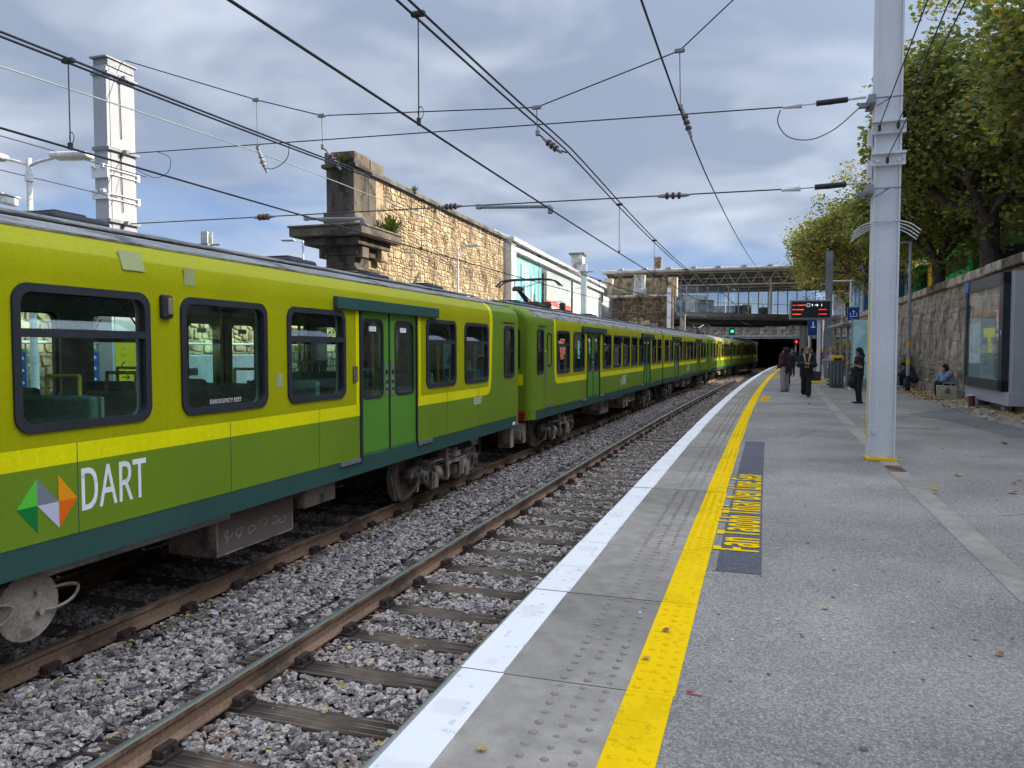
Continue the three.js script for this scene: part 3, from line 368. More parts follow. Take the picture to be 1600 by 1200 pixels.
    part(nose, 'red_panel', [0, 1, 2].map((k) => bx(2.6, 0.018, 0.03, 0, 0.03 + 0.065 * k, z + f * 0.055)), TR.underDark);
    for (const x of [-1.0, 1.0]) part(nose, 'headlight', cyl(0.09, 0.09, 0.03, x, 0.6, z + f * 0.012, 'z', 16), MT.glassDark);
    parts(nose, 'wiper', [bar(V(0.5, 1.15, z + f * 0.03), V(0.85, 1.62, z + f * 0.03), 0.008), bar(V(0.95, 1.2, z + f * 0.03), V(1.05, 1.6, z + f * 0.03), 0.008)], TR.rubber);
    const cp = part(car, 'coupler', [rb(0.42, 0.5, 0.34, 0.02, 0, -0.32, -xs(-0.3), 1), bx(0.3, 0.26, 0.9, 0, -0.3, -xs(0.3)), bx(1.9, 0.16, 0.4, 0, -0.1, -xs(0.35)), rb(0.3, 0.46, 0.24, 0.02, 1.12, -0.3, -xs(0.06), 1), bx(0.16, 0.22, 0.1, 1.14, -0.32, -xs(-0.1))], TR.under); void cp;
  }
  // interior fittings
  const seatG = M(rb(0.98, 0.1, 0.44, 0.03, 0, 0.62, -0.06, 1), rb(0.98, 0.62, 0.09, 0.04, 0, 0.93, 0.2, 1)), shellG = M(rb(1.0, 0.8, 0.03, 0.01, 0, 0.83, 0.265, 1), bx(0.06, 0.42, 0.3, 0.35, 0.4, 0)), gripG = M(bar(V(-0.3, 1.22, 0.22), V(-0.3, 1.4, 0.22), 0.018), bar(V(0.05, 1.22, 0.22), V(0.05, 1.4, 0.22), 0.018), bar(V(-0.3, 1.4, 0.22), V(0.05, 1.4, 0.22), 0.018)); [seatG, shellG, gripG].forEach((g) => { metreUV(g); g.userData.done = true; });
  for (const d of [2.5, 4.2, 7.6, 8.9, 10.0, 11.3, 12.4, 13.7, 17.6, 19.0]) for (const sx of [-0.84, 0.84]) { const o = part(car, 'seat', seatG, TR.seat); const sh = part(o, 'seat_back', shellG, TR.seatShell); void sh; part(o, 'grab_handle', gripG, TR.pole); o.position.set(sx, 0, -xs(d)); if (Math.round(d * 10) % 2) o.rotation.y = Math.PI; }
  for (const [a, b] of D) for (const s of [a - 0.12, b + 0.12]) for (const sx of [-1, 1]) { part(car, 'grab_pole', bar(V(sx * 0.62, 0.2, -s), V(sx * 0.62, 2.28, -s), 0.018, 8), TR.pole); const sc2 = part(car, 'draught_screen', bx(0.72, 0.75, 0.03, sx * 0.98, 0.6, -s), TR.lining); part(sc2, 'pane', bx(0.7, 0.95, 0.008, sx * 0.98, 1.46, -s), MT.glassTrain); }
  part(car, 'cab_bulkhead', bx(2.7, 2.05, 0.04, 0, 1.22, -xs(1.75)), TR.lining);
  // underfloor equipment
  bogie(car, xs(3.35)); bogie(car, xs(17.2));
  for (const [a, b, h, w] of [[8.15, 9.5, 0.5, 0.62], [13.0, 14.6, 0.42, 0.6], [7.2, 7.9, 0.3, 0.3]]) { const [p, q] = m(a, b); for (const sd of [1, -1]) part(car, 'equipment_box', rb(w, h, q - p, 0.015, sd * (1.2 - w / 2 - 0.02), -0.03 - h / 2, -(p + q) / 2, 1), TR.under); }
  for (const d of [11.72, 12.28]) { const tk = part(car, 'air_reservoir', cyl(0.255, 0.255, 0.75, 0.92, -0.30, -xs(d), 'x', 32), TR.under); part(tk, 'drain_handle', [tube([[1.3, -0.36, -xs(d) - 0.1], [1.34, -0.36, -xs(d) - 0.22], [1.34, -0.32, -xs(d) - 0.36], [1.34, -0.25, -xs(d) - 0.40], [1.32, -0.22, -xs(d) - 0.34], [1.28, -0.22, -xs(d) - 0.2]], 0.013, 24), cyl(0.02, 0.02, 0.05, 1.31, -0.2, -xs(d) - 0.06, 'x', 8), cyl(0.025, 0.025, 0.06, 1.31, -0.36, -xs(d) - 0.08, 'x', 8)], TR.under); part(tk, 'hanger', bx(0.3, 0.3, 0.05, 0.9, -0.02, -xs(d)), TR.underDark); }
  part(car, 'conduit', bx(0.03, 0.05, 2.2, 1.26, -0.1, -xs(10.5)), TR.metal);
  // roof gear
  for (const d of [2.3, 4.6, 6.8, 10.4, 14.2, 17.2]) part(car, 'roof_vent', [rb(0.8, 0.13, 0.66, 0.06, 0.1, 2.79, -xs(d), 2), rb(0.5, 0.05, 0.36, 0.02, 0.1, 2.87, -xs(d), 1)], TR.rubber);
  part(car, 'roof_walkway', [bx(0.35, 0.02, CAR_L - 1, 0.25, 2.775, -CAR_L / 2)], TR.roof); parts(car, 'roof_cable', [bar(V(0.55, 2.76, -0.6), V(0.55, 2.76, -CAR_L + 0.6), 0.02), bar(V(0.62, 2.74, -0.6), V(0.62, 2.74, -CAR_L + 0.6), 0.014)], TR.roof);
  const pa = Q(C2, t0, 0), pb = Q(C2, t0 + CAR_L, 0); car.position.copy(pa); car.rotation.y = Math.atan2(-(pb.x - pa.x), -(pb.z - pa.z));
  return car;
}
function pantograph(car, s0) {
  const p = new THREE.Group(); p.name = 'pantograph'; p.position.set(0, 2.76, -s0); car.add(p);
  part(p, 'base_frame', [bx(1.3, 0.08, 0.1, 0, 0.1, 0), bx(1.3, 0.08, 0.1, 0, 0.1, -1.2), bx(0.08, 0.08, 1.3, -0.5, 0.1, -0.6), bx(0.08, 0.08, 1.3, 0.5, 0.1, -0.6)], TR.underDark);
  for (const [x, z] of [[-0.55, 0], [0.55, 0], [-0.55, -1.2], [0.55, -1.2]]) part(p, 'insulator', [0, 1, 2].map((k) => cyl(0.06 - 0.008 * k, 0.07 - 0.008 * k, 0.03, x, 0.0 + k * 0.03, z, 'y', 10)), MT.porcelain);
  part(p, 'lower_arm', [bar(V(0, 0.16, -1.1), V(0, 0.5, -0.2), 0.055, 8), bar(V(0.1, 0.2, -1.05), V(0.06, 0.47, -0.22), 0.018)], mat(0.10, 0.045, 0.035, 0.7)); part(p, 'elbow', [cyl(0.06, 0.06, 0.3, 0, 0.5, -0.2, 'x', 10), bx(0.2, 0.1, 0.14, 0, 0.52, -0.2)], TR.underDark);
  part(p, 'upper_arm', [bar(V(-0.1, 0.52, -0.2), V(-0.4, 0.78, -1.1), 0.02), bar(V(0.1, 0.52, -0.2), V(0.4, 0.78, -1.1), 0.02)], TR.metal);
  part(p, 'collector_head', [-1.0, -1.25].map((z) => tube([[-0.95, 0.64, z], [-0.78, 0.78, z], [-0.5, 0.83, z], [0, 0.835, z], [0.5, 0.83, z], [0.78, 0.78, z], [0.95, 0.64, z]], 0.026, 30)), TR.underDark);
  part(p, 'arrester', [cyl(0.2, 0.2, 0.22, 0.2, 0.12, -2.0, 'y', 16), cyl(0.08, 0.09, 0.3, 0.5, 0.12, -2.9, 'y', 12), cyl(0.12, 0.12, 0.03, 0.5, 0.14, -2.9, 'y', 12), cyl(0.11, 0.11, 0.03, 0.5, 0.22, -2.9, 'y', 12), bar(V(0.2, 0.25, -2.0), V(0.5, 0.3, -2.9), 0.012)], TR.underDark);
}
const car1 = carriage('train_carriage', 'green train car with 8307 on its side at the cab end', true, 16.0 - CAR_L);
const car2 = carriage('train_carriage', 'green train car with a pantograph, coupled to the car numbered 8307', false, 16.7); pantograph(car2, 3.1);
function copyCar(src, label, t0) { const r = src.clone(); r.name = numbered('train_carriage'); r.userData = { ...src.userData, label }; r.traverse((o) => { if (o.name === 'upper_cove') o.material = TR.roof; }); scene.add(r); const pa = Q(C2, t0, 0), pb = Q(C2, t0 + CAR_L, 0); r.position.copy(pa); r.rotation.y = Math.atan2(-(pb.x - pa.x), -(pb.z - pa.z)); return r; }
const car3 = copyCar(car1, 'green train car between the pantograph car and the sunlit cab', 37.1), car4 = copyCar(car2, 'green train car with sunlit cab end under the footbridge', 58.2), car5 = copyCar(car1, 'last green train car at the tunnel mouth', 78.6);
void car4; void car5;
// emblem and lettering on the lower panels
const LG = [['#5cc63a', [[0, 0], [0.165, 0.2], [0.165, 0]]], ['#0a7a35', [[0, 0], [0.165, 0], [0.165, -0.2]]], ['#7c8088', [[0.165, 0.2], [0.345, 0], [0.165, 0]]], ['#c9c6d0', [[0.165, 0], [0.345, 0], [0.345, -0.2]]], ['#f59a12', [[0.345, 0.2], [0.51, 0], [0.345, 0]]], ['#ee6a12', [[0.345, 0], [0.51, 0], [0.345, -0.2]]]];
function emblem(car, s) {
  LG.forEach(([c, pts]) => part(car, 'emblem', onSide(polyShape(pts.map(([x, y]) => [x + s, y + 0.475])), 1, 0.002, HW + 0.001), new THREE.MeshStandardMaterial({ color: c, roughness: 0.4, side: THREE.DoubleSide })));
  const g = lettering('DART', 0.235, 0.002, fontReg, 0.66, 0.012); g.rotateY(Math.PI / 2); g.translate(HW + 0.001, 0.365, -(s + 0.55)); part(car, 'lettering', g, MT.white);
}
parts(car1, 'upper_cove_end', [1, -1].map((sd) => shell(ROOF.slice(2, 5).map(([x, y]) => [x * sd * 1.001, y + 0.001]), CAR_L - 1.84, CAR_L - 0.34)), TR.green); parts(car1, 'upper_cove_stripe', [1, -1].map((sd) => shell(ROOF.slice(2, 5).map(([x, y]) => [x * sd * 1.0015, y + 0.0015]), CAR_L - 2.0, CAR_L - 1.84)), TR.stripe);
emblem(car1, 4.08 - (16 - CAR_L)); emblem(car2, 10.1); emblem(car3, 4.08 - (16 - CAR_L));
{ const g = lettering('8307', 0.09, 0.002, fontReg, 0.40); g.rotateY(Math.PI / 2); g.translate(HW + 0.001, 0.61, -(13.15 - 16 + CAR_L)); part(car1, 'number', g, MT.white); }
{ const o = 16 - CAR_L; for (const [y, f] of [[1.095, 1], [1.985, -1]]) { const g = lettering('EMERGENCY EXIT', 0.03, 0.001, fontReg, 0.46); if (f < 0) { g.translate(-0.46, 0, 0); g.scale(-1, 1, 1); } g.rotateY(Math.PI / 2); g.translate(HW - 0.014, y, -(6.13 - o)); part(car1, 'window_lettering', g, MT.white); }
  for (const [t, y, w, h] of [[5.2, 2.36, 0.24, 0.17], [5.86, 2.285, 0.14, 0.16], [7.22, 1.28, 0.12, 0.16]]) part(car1, 'tape_patch', bx(0.004, h, w, HW + (y > 2.3 ? -0.018 : 0.002), y, -(t - o), 0, 0, y > 2.3 ? 0.3 : 0), TR.tape);
  part(car1, 'data_plate', bx(0.004, 0.06, 0.2, HW + 0.003, 0.05, -(15.5 - o)), MT.white); part(car1, 'door_button', bx(0.02, 0.2, 0.1, HW + 0.01, 1.3, -(8.85 - o)), mat(0.18, 0.14, 0.11, 0.5));
  for (const t of [4.6, 6.4, 8.0, 11.9, 13.4]) part(car1, 'panel_seam', bx(0.002, 0.7, 0.006, HW + 0.001, 0.55, -(t - o)), TR.skirt);
  const bxm = canvasTex(256, 128, (x) => { x.fillStyle = '#6a5b50'; x.fillRect(0, 0, 256, 128); for (let i = 0; i < 900; i++) { x.fillStyle = i % 2 ? 'rgba(40,34,30,.25)' : 'rgba(140,125,112,.2)'; x.fillRect((i * 97) % 256, (i * 53) % 128, 3, 2); } x.strokeStyle = 'rgba(190,180,165,.55)'; x.lineWidth = 3; for (const [a, b] of [[20, 0], [55, 1], [95, 2], [135, 3], [175, 4], [205, 5]]) { x.beginPath(); x.arc(a + 12, 70 + (b % 3) * 6, 13, b, b + 4.5); x.lineTo(a + 6, 100 - b * 4); x.stroke(); } });
  const pg = panelGeo(1.3, 0.42).rotateY(Math.PI / 2); pg.userData.keep = true; const gp = part(car1, 'graffiti', pg, new THREE.MeshStandardMaterial({ map: bxm, roughness: 0.95, side: THREE.DoubleSide })); gp.position.set(1.184, -0.29, -(CAR_L - 8.83)); }
// ---------------------------------------------------------------- rubble walls: every stone has its own edges
// frame: origin o, unit direction d along the wall, outward normal n (all in the ground plane)
function rubble(o, d, n, len, y0, y1, hMin, hMax, wMin, wMax, rnd, depth = 0.05, top) {
  const out = []; let y = y0;
  const stone = (a, b, c, e) => { // along a..b, height c..e
    const w = b - a, h = e - c, g = Math.min(0.012 + 0.012 * rnd(), w * 0.2), j = () => (rnd() - 0.5) * Math.min(w, h) * 0.16, cw = Math.min(w, h) * (0.10 + 0.22 * rnd());
    const P = [[a + g + cw, c + g], [b - g - cw * rnd(), c + g], [b - g, c + g + cw * rnd()], [b - g, e - g - cw], [b - g - cw * rnd(), e - g], [a + g + cw * rnd(), e - g], [a + g, e - g - cw * rnd()], [a + g, c + g + cw]].map(([u, v]) => [u + j() * 0.6, v + j() * 0.6]);
    const D = depth * (0.35 + 0.9 * rnd()), cu = (a + b) / 2, cv = (c + e) / 2, tilt = (rnd() - 0.5) * 0.05, til2 = (rnd() - 0.5) * 0.05, F = P.map(([u, v]) => [lerp(u, cu, 0.10), lerp(v, cv, 0.10), D + tilt * (u - cu) + til2 * (v - cv)]);
    const pos = [], W = ([u0, v0, k = -0.02]) => { const f = 1.1 / (hMax + 0.25), am = hMax * 0.55, ed = Math.min(1, (v0 - y0) * 2, (y1 - v0) * 2), u = clamp(u0 + am * 0.8 * (fbm(u0 * f, v0 * f * 1.3, 200, 2) - 0.5), 0, len), v = v0 + Math.max(0, ed) * am * 1.2 * (fbm(u0 * f, v0 * f * 1.3, 210, 2) - 0.5); pos.push(o.x + d.x * u + n.x * k, v, o.z + d.z * u + n.z * k); }, N = P.length;
    for (let i = 0; i < N; i++) { const k = (i + 1) % N; W(P[i]); W(P[k]); W(F[i]); W(P[k]); W(F[k]); W(F[i]); } for (let i = 0; i < N; i++) { const k = (i + 1) % N; W([cu, cv, D * 1.12 + 0.004]); W(F[i]); W(F[k]); }
    const q = new THREE.BufferGeometry(); q.setAttribute('position', new THREE.Float32BufferAttribute(pos, 3)); q.computeVertexNormals(); out.push([q, cu, cv, w * h]);
  };
  while (y < y1 - hMin * 0.5) { let h = lerp(hMin, hMax, rnd() ** 1.4); if (y + h > y1 - hMin * 0.4) h = y1 - y; let x = -wMin * rnd(); while (x < len) { let w = lerp(wMin, wMax, rnd() ** 1.5); const a = Math.max(0, x), b = Math.min(len, x + w); if (b - a > 0.06) { const wob = (rnd() - 0.5) * h * 0.25; if (h > hMin * 1.5 && rnd() < 0.4) { const k = lerp(0.35, 0.65, rnd()); stone(a, b, y, y + h * k); if (b - a > wMin * 1.6) { const mm = lerp(a, b, 0.35 + 0.3 * rnd()); stone(a, mm, y + h * k, y + h); stone(mm, b, y + h * k, y + h); } else stone(a, b, y + h * k, y + h); } else stone(a, b, y, y + h + wob * 0.2); } x += w; } y += h; }
  return out;
}
function stoneWall(parent, stones, mats, rnd, maxParts, score, pieceName = 'stone') {
  stones.sort((p, q) => score(q) - score(p)); const rest = mats.map(() => []);
  stones.forEach(([g, , ], i) => { const k = (rnd() * mats.length) | 0; if (i < maxParts) part(parent, pieceName, g, mats[k]); else rest[k].push(g); });
  rest.forEach((a, k) => { if (a.length) { const m = part(parent, 'rubble_stones', a, mats[k]); m.userData.kind = 'stuff'; } });
}
const HONEY = [[0.60, 0.47, 0.29], [0.65, 0.53, 0.35], [0.52, 0.41, 0.26], [0.70, 0.60, 0.44], [0.46, 0.37, 0.26], [0.58, 0.49, 0.36]].map((c) => mat(...c, 0.95, { map: tStain, bumpMap: tBump, bumpScale: 0.012 }));
const GREYST = [[0.47, 0.40, 0.325], [0.53, 0.455, 0.375], [0.41, 0.35, 0.285], [0.57, 0.505, 0.43], [0.49, 0.41, 0.315], [0.60, 0.545, 0.48]].map((c) => mat(...c, 0.95, { map: tStain, bumpMap: tBump, bumpScale: 0.014 }));
const mMortarH = mat(0.52, 0.42, 0.28, 1, { map: tStain }), mMortarG = mat(0.44, 0.38, 0.315, 1, { map: tStain, bumpMap: tBump, bumpScale: 0.01 }), mSoot = mat(0.13, 0.115, 0.098, 0.95, { map: tStain, bumpMap: tBump, bumpScale: 0.008 }), mSoot2 = mat(0.20, 0.17, 0.14, 0.95, { map: tStain, bumpMap: tBump, bumpScale: 0.008 }), mSoot3 = mat(0.48, 0.38, 0.25, 0.95, { map: tStain, bumpMap: tBump, bumpScale: 0.008 }), mCap = mat(0.22, 0.21, 0.16, 0.95, { map: tStain });
const mLeafG = [[0.075, 0.115, 0.02], [0.13, 0.15, 0.025], [0.05, 0.085, 0.018], [0.22, 0.19, 0.03]].map((c) => phys(...c, 0.85, { transmission: 0.25, thickness: 0 }));
function tuft(name, label, p, r, n, seed) { const o = thing(name, label, 'plant', p, 0, 'weeds on masonry'), rn = RNG(seed), gs = [[], []]; for (let i = 0; i < n; i++) { const a = rn() * 6.3, e = 0.2 + rn() * 1.2, L = r * (0.4 + 0.6 * rn()), g = new THREE.PlaneGeometry(0.03 + 0.04 * rn(), L); g.translate(0, L / 2, 0); g.rotateX(1.57 - e); g.rotateY(a); gs[i % 2].push(flat(g)); } part(o, 'leaves', gs[0], mLeafG[1]); part(o, 'leaves', gs[1], mLeafG[0]); part(o, 'root', sph(r * 0.18, 0, 0, 0), mLeafG[2]); return o; }
const hdir = (a, b) => { const d = V(b[0] - a[0], 0, -(b[1] - a[1])); const len = d.length(); d.normalize(); return [d, len]; };
{ // tall honey coloured wall on the far side
  const A = [-13.0, 24.5], B = [-13.42, 39.9], [d, len] = hdir(A, B), n = V(-d.z, 0, d.x), w = thing('stone_wall', 'tall sunlit honey coloured rubble stone wall beyond the train', 'wall'), r = RNG(40), o = V(A[0], 0, -A[1]);
  const c = o.clone().addScaledVector(d, len / 2).addScaledVector(n, -0.45); part(w, 'core', bx(0.86, 7.62, len, c.x, 3.81 - 0.1, c.z, 0, Math.atan2(d.x, d.z), 0), mMortarH);
  stoneWall(w, rubble(o, d, n, len, 2.2, 7.62, 0.1, 0.3, 0.12, 0.5, r, 0.02), HONEY, r, 300, (s) => s[3] * (60 - s[1]) - (s[2] < 3.2 ? 9 : 0)); stoneWall(w, rubble(o, d, n, len, 0, 2.2, 0.35, 0.6, 0.4, 0.9, r, 0.05), HONEY, r, 0, () => 0);
  part(w, 'coping', bx(1.15, 0.16, len + 0.1, c.x + n.x * 0.02, 7.70, c.z, 0, Math.atan2(d.x, d.z), 0), mCap);
  const k = o.clone().addScaledVector(d, 3.1); tuft('weed_tuft', 'green weed tuft growing from the wall coping', [k.x + 0.15, 7.72, k.z], 0.35, 40, 4); const k2 = o.clone().addScaledVector(d, 5.6); tuft('weed_tuft', 'small weed tuft under the wall coping', [k2.x + 0.2, 7.5, k2.z], 0.22, 24, 6);
}
{ // low wall along the back of the far platform
  const A = [-13.1, -6], B = [-12.95, 22.4], [d, len] = hdir(A, B), n = V(-d.z, 0, d.x), w = thing('stone_wall', 'low honey stone wall seen through the train windows', 'wall'), r = RNG(41), o = V(A[0], 0, -A[1]), c = o.clone().addScaledVector(d, len / 2).addScaledVector(n, -0.3);
  part(w, 'core', bx(0.56, 3.2, len, c.x, 1.6, c.z, 0, Math.atan2(d.x, d.z), 0), mMortarH); stoneWall(w, rubble(o, d, n, len, 0.1, 3.2, 0.14, 0.34, 0.16, 0.55, r, 0.03), HONEY, r, 120, (s) => (s[2] > 1.3 && s[2] < 2.6 ? 1 : 0) - Math.abs(s[1] - 17) * 0.05); part(w, 'coping', bx(0.8, 0.14, len, c.x, 3.27, c.z, 0, Math.atan2(d.x, d.z), 0), mCap);
}
{ // classical pier at the end of the tall wall
  const P = thing('stone_pier', 'soot blackened stone gate pier with wide ledge at the wall end', 'pier', [-13.2, 0, -23.2], 0.02), blk = (w, h, dd, y, x = 0, z = 0, m = mSoot) => part(P, 'stone', rb(w, h, dd, 0.025, x, y, z, 1), m), ms = [mSoot, mSoot2, mSoot], r = RNG(7);
  for (let y = 0; y < 4.7; y += 0.47) { const k = 0.25 + 0.5 * r(); blk(1.06 * k - 0.012, 0.458, 1.0, y + 0.235, -0.53 + 0.53 * k, 0.3, ms[(r() * 3) | 0]); blk(1.06 * (1 - k), 0.458, 1.0, y + 0.235, 0.53 - 0.53 * (1 - k), 0.3, ms[(r() * 3) | 0]); blk(0.86, 0.458, 0.72, y + 0.235, 0.06, -0.565, r() < 0.5 ? mSoot3 : HONEY[2]); }
  blk(1.2, 0.11, 1.75, 4.28, 0, -0.05, mSoot); blk(1.3, 0.32, 1.7, 4.86, 0, 0, mSoot); blk(2.0, 0.24, 2.3, 5.12, -0.1, 0.05, mSoot); blk(2.62, 0.28, 3.0, 5.4, -0.15, 0.0, mSoot2); blk(2.7, 0.07, 3.1, 5.58, -0.15, 0.0, mCap);
  for (const [x, z, m] of [[-0.62, 0.6, mSoot2], [0.66, 0.55, mSoot2], [0.7, -0.75, mSoot3]]) blk(0.3, 0.42, 0.46, 4.83, x, z, m);
  blk(1.16, 0.5, 1.2, 5.86, 0, 0.25, mSoot2); blk(1.02, 1.45, 1.02, 6.82, 0, 0.25, mSoot); blk(0.8, 0.5, 0.6, 5.86, 0.1, -0.65, mSoot); blk(0.74, 1.4, 0.55, 6.8, 0.12, -0.58, mSoot); blk(0.62, 1.4, 0.6, 6.8, 0.16, -1.12, mSoot3); blk(0.66, 0.5, 0.6, 5.86, 0.16, -1.2, mSoot3);
  blk(1.26, 0.13, 1.26, 7.6, 0, 0.25, mSoot); blk(1.1, 0.4, 1.08, 7.86, 0, 0.25, mSoot2); blk(0.98, 0.13, 1.1, 7.56, 0.1, -0.95, mSoot); blk(0.82, 0.42, 0.95, 7.83, 0.1, -0.9, mCap);
  tuft('weed_tuft', 'bright green ferns growing on top of the stone pier', [-13.0, 7.66, -22.38], 0.4, 60, 8); tuft('weed_tuft', 'bushy weed growing on the ledge of the stone pier', [-12.35, 5.6, -24.4], 0.75, 170, 9);
}
{ // glazed white building beyond the wall
  const A = [-13.45, 40.0], B = [-15.25, 80.5], [d, len] = hdir(A, B), ry = Math.atan2(d.x, d.z), b = thing('glass_fronted_building', 'long white building with a glass display front and roof rail', 'building', [A[0], 0, -A[1]], ry + Math.PI), H = 7.62;
  // local frame: -z runs along the building, +x faces the tracks
  part(b, 'frame', [bx(1.1, H, 1.0, -0.1, H / 2, -0.5), bx(1.2, 0.2, len, 0, H + 0.02, -len / 2), bx(1.0, H, 0.3, 0, H / 2, -len + 0.15), bx(0.9, 0.3, len, -0.1, 0.15, -len / 2)], MT.whitePaint); part(b, 'soffit', bx(1.0, 0.42, len - 1.4, -0.15, H - 0.3, -len / 2 - 0.2), MT.galv); part(b, 'back_wall', bx(0.3, H, len, -1.6, H / 2, -len / 2), MT.plaster); part(b, 'roof_slab', bx(6, 0.25, len, -3.3, H, -len / 2), MT.galv); part(b, 'side_wall', bx(6, H, 0.3, -3.4, H / 2, -0.2), MT.plaster);
  const gl = phys(0.90, 0.96, 0.95, 0.05, { transmission: 1, thickness: 0, ior: 1.5 }); const n = 18, z0 = 1.0, dz = (len - 1.3) / n;
  for (let i = 0; i < n; i++) { const p = part(b, 'glass_pane', bx(0.02, H - 0.8, dz - 0.05, 0.05, (H - 0.5) / 2 + 0.15, -(z0 + (i + 0.5) * dz)), gl); void p; part(b, 'mullion', bx(0.1, H - 0.75, 0.05, 0.03, (H - 0.5) / 2 + 0.15, -(z0 + i * dz)), MT.galv); }
  const post1 = canvasTex(512, 384, (x) => { const r = RNG(2); x.fillStyle = '#7fb3ae'; x.fillRect(0, 0, 512, 384); for (let i = 0; i < 150; i++) { x.fillStyle = ['#2fae9c', '#58c4b4', '#1f6f8c', '#cfdcd8', '#3a8fb8', '#9fb7b4', '#e2e8e4', '#46656c'][(r() * 8) | 0] + 'aa'; x.fillRect(r() * 512, r() * 384, 6 + r() * 24, 40 + r() * 170); } x.fillStyle = '#e5737f'; x.fillRect(300, 130, 40, 60); });
  const post2 = canvasTex(512, 512, (x) => { const r = RNG(3); x.fillStyle = '#9aa9a8'; x.fillRect(0, 0, 512, 512); for (let i = 0; i < 120; i++) { x.fillStyle = ['#7d8f90', '#b7c4c2', '#8aa09e', '#c9a7a0', '#dfe6e3'][(r() * 5) | 0] + '99'; x.fillRect(r() * 512, r() * 360, 10 + r() * 40, 8 + r() * 30); } x.fillStyle = '#d4a79c'; x.beginPath(); x.moveTo(60, 60); x.lineTo(140, 240); x.lineTo(10, 250); x.fill(); x.fillStyle = '#e2564f'; x.fillRect(0, 160, 512, 352); x.fillStyle = '#f3b9b2'; x.fillRect(90, 185, 300, 22); });
  for (const [tx, a, w, nm] of [[post1, 1.1, 7.6, 'teal and blue display'], [post2, 10.2, 8.6, 'grey and red poster']]) { const g = panelGeo(w, H - 1).rotateY(Math.PI / 2); g.userData.keep = true; const m = part(b, 'poster', g, new THREE.MeshStandardMaterial({ map: tx, roughness: 0.6, side: THREE.DoubleSide })); m.position.set(0.072, H / 2 - 0.1, -(a + w / 2)); m.userData.label = nm; }
  part(b, 'film_panel', bx(0.012, H - 1, len - 20.5, 0.075, H / 2 - 0.1, -(19.5 + (len - 20.5) / 2)), mat(0.62, 0.69, 0.65, 0.8)); for (let i = 0; i < 52; i++) part(b, 'film_seam', bx(0.012, H - 1, 0.04, 0.083, H / 2 - 0.1, -(19.6 + i * 0.4)), MT.whitePaint);
  part(b, 'roof_rail', [bar(V(-0.9, 8.35, -1.2), V(-0.9, 8.35, -len), 0.04), ...Array.from({ length: 22 }, (_, i) => bar(V(-0.9, 8.35, -1.2 - i * 1.85), V(0.4, 7.75, -1.2 - i * 1.85), 0.02))], MT.whitePaint);
  const ch = part(b, 'chimney', rb(1.1, 3.6, 1.5, 0.03, -2.2, 9.0, -34, 1), MT.plaster); part(ch, 'chimney_cap', bx(1.5, 0.18, 1.9, -2.2, 10.85, -34), mCap);
}
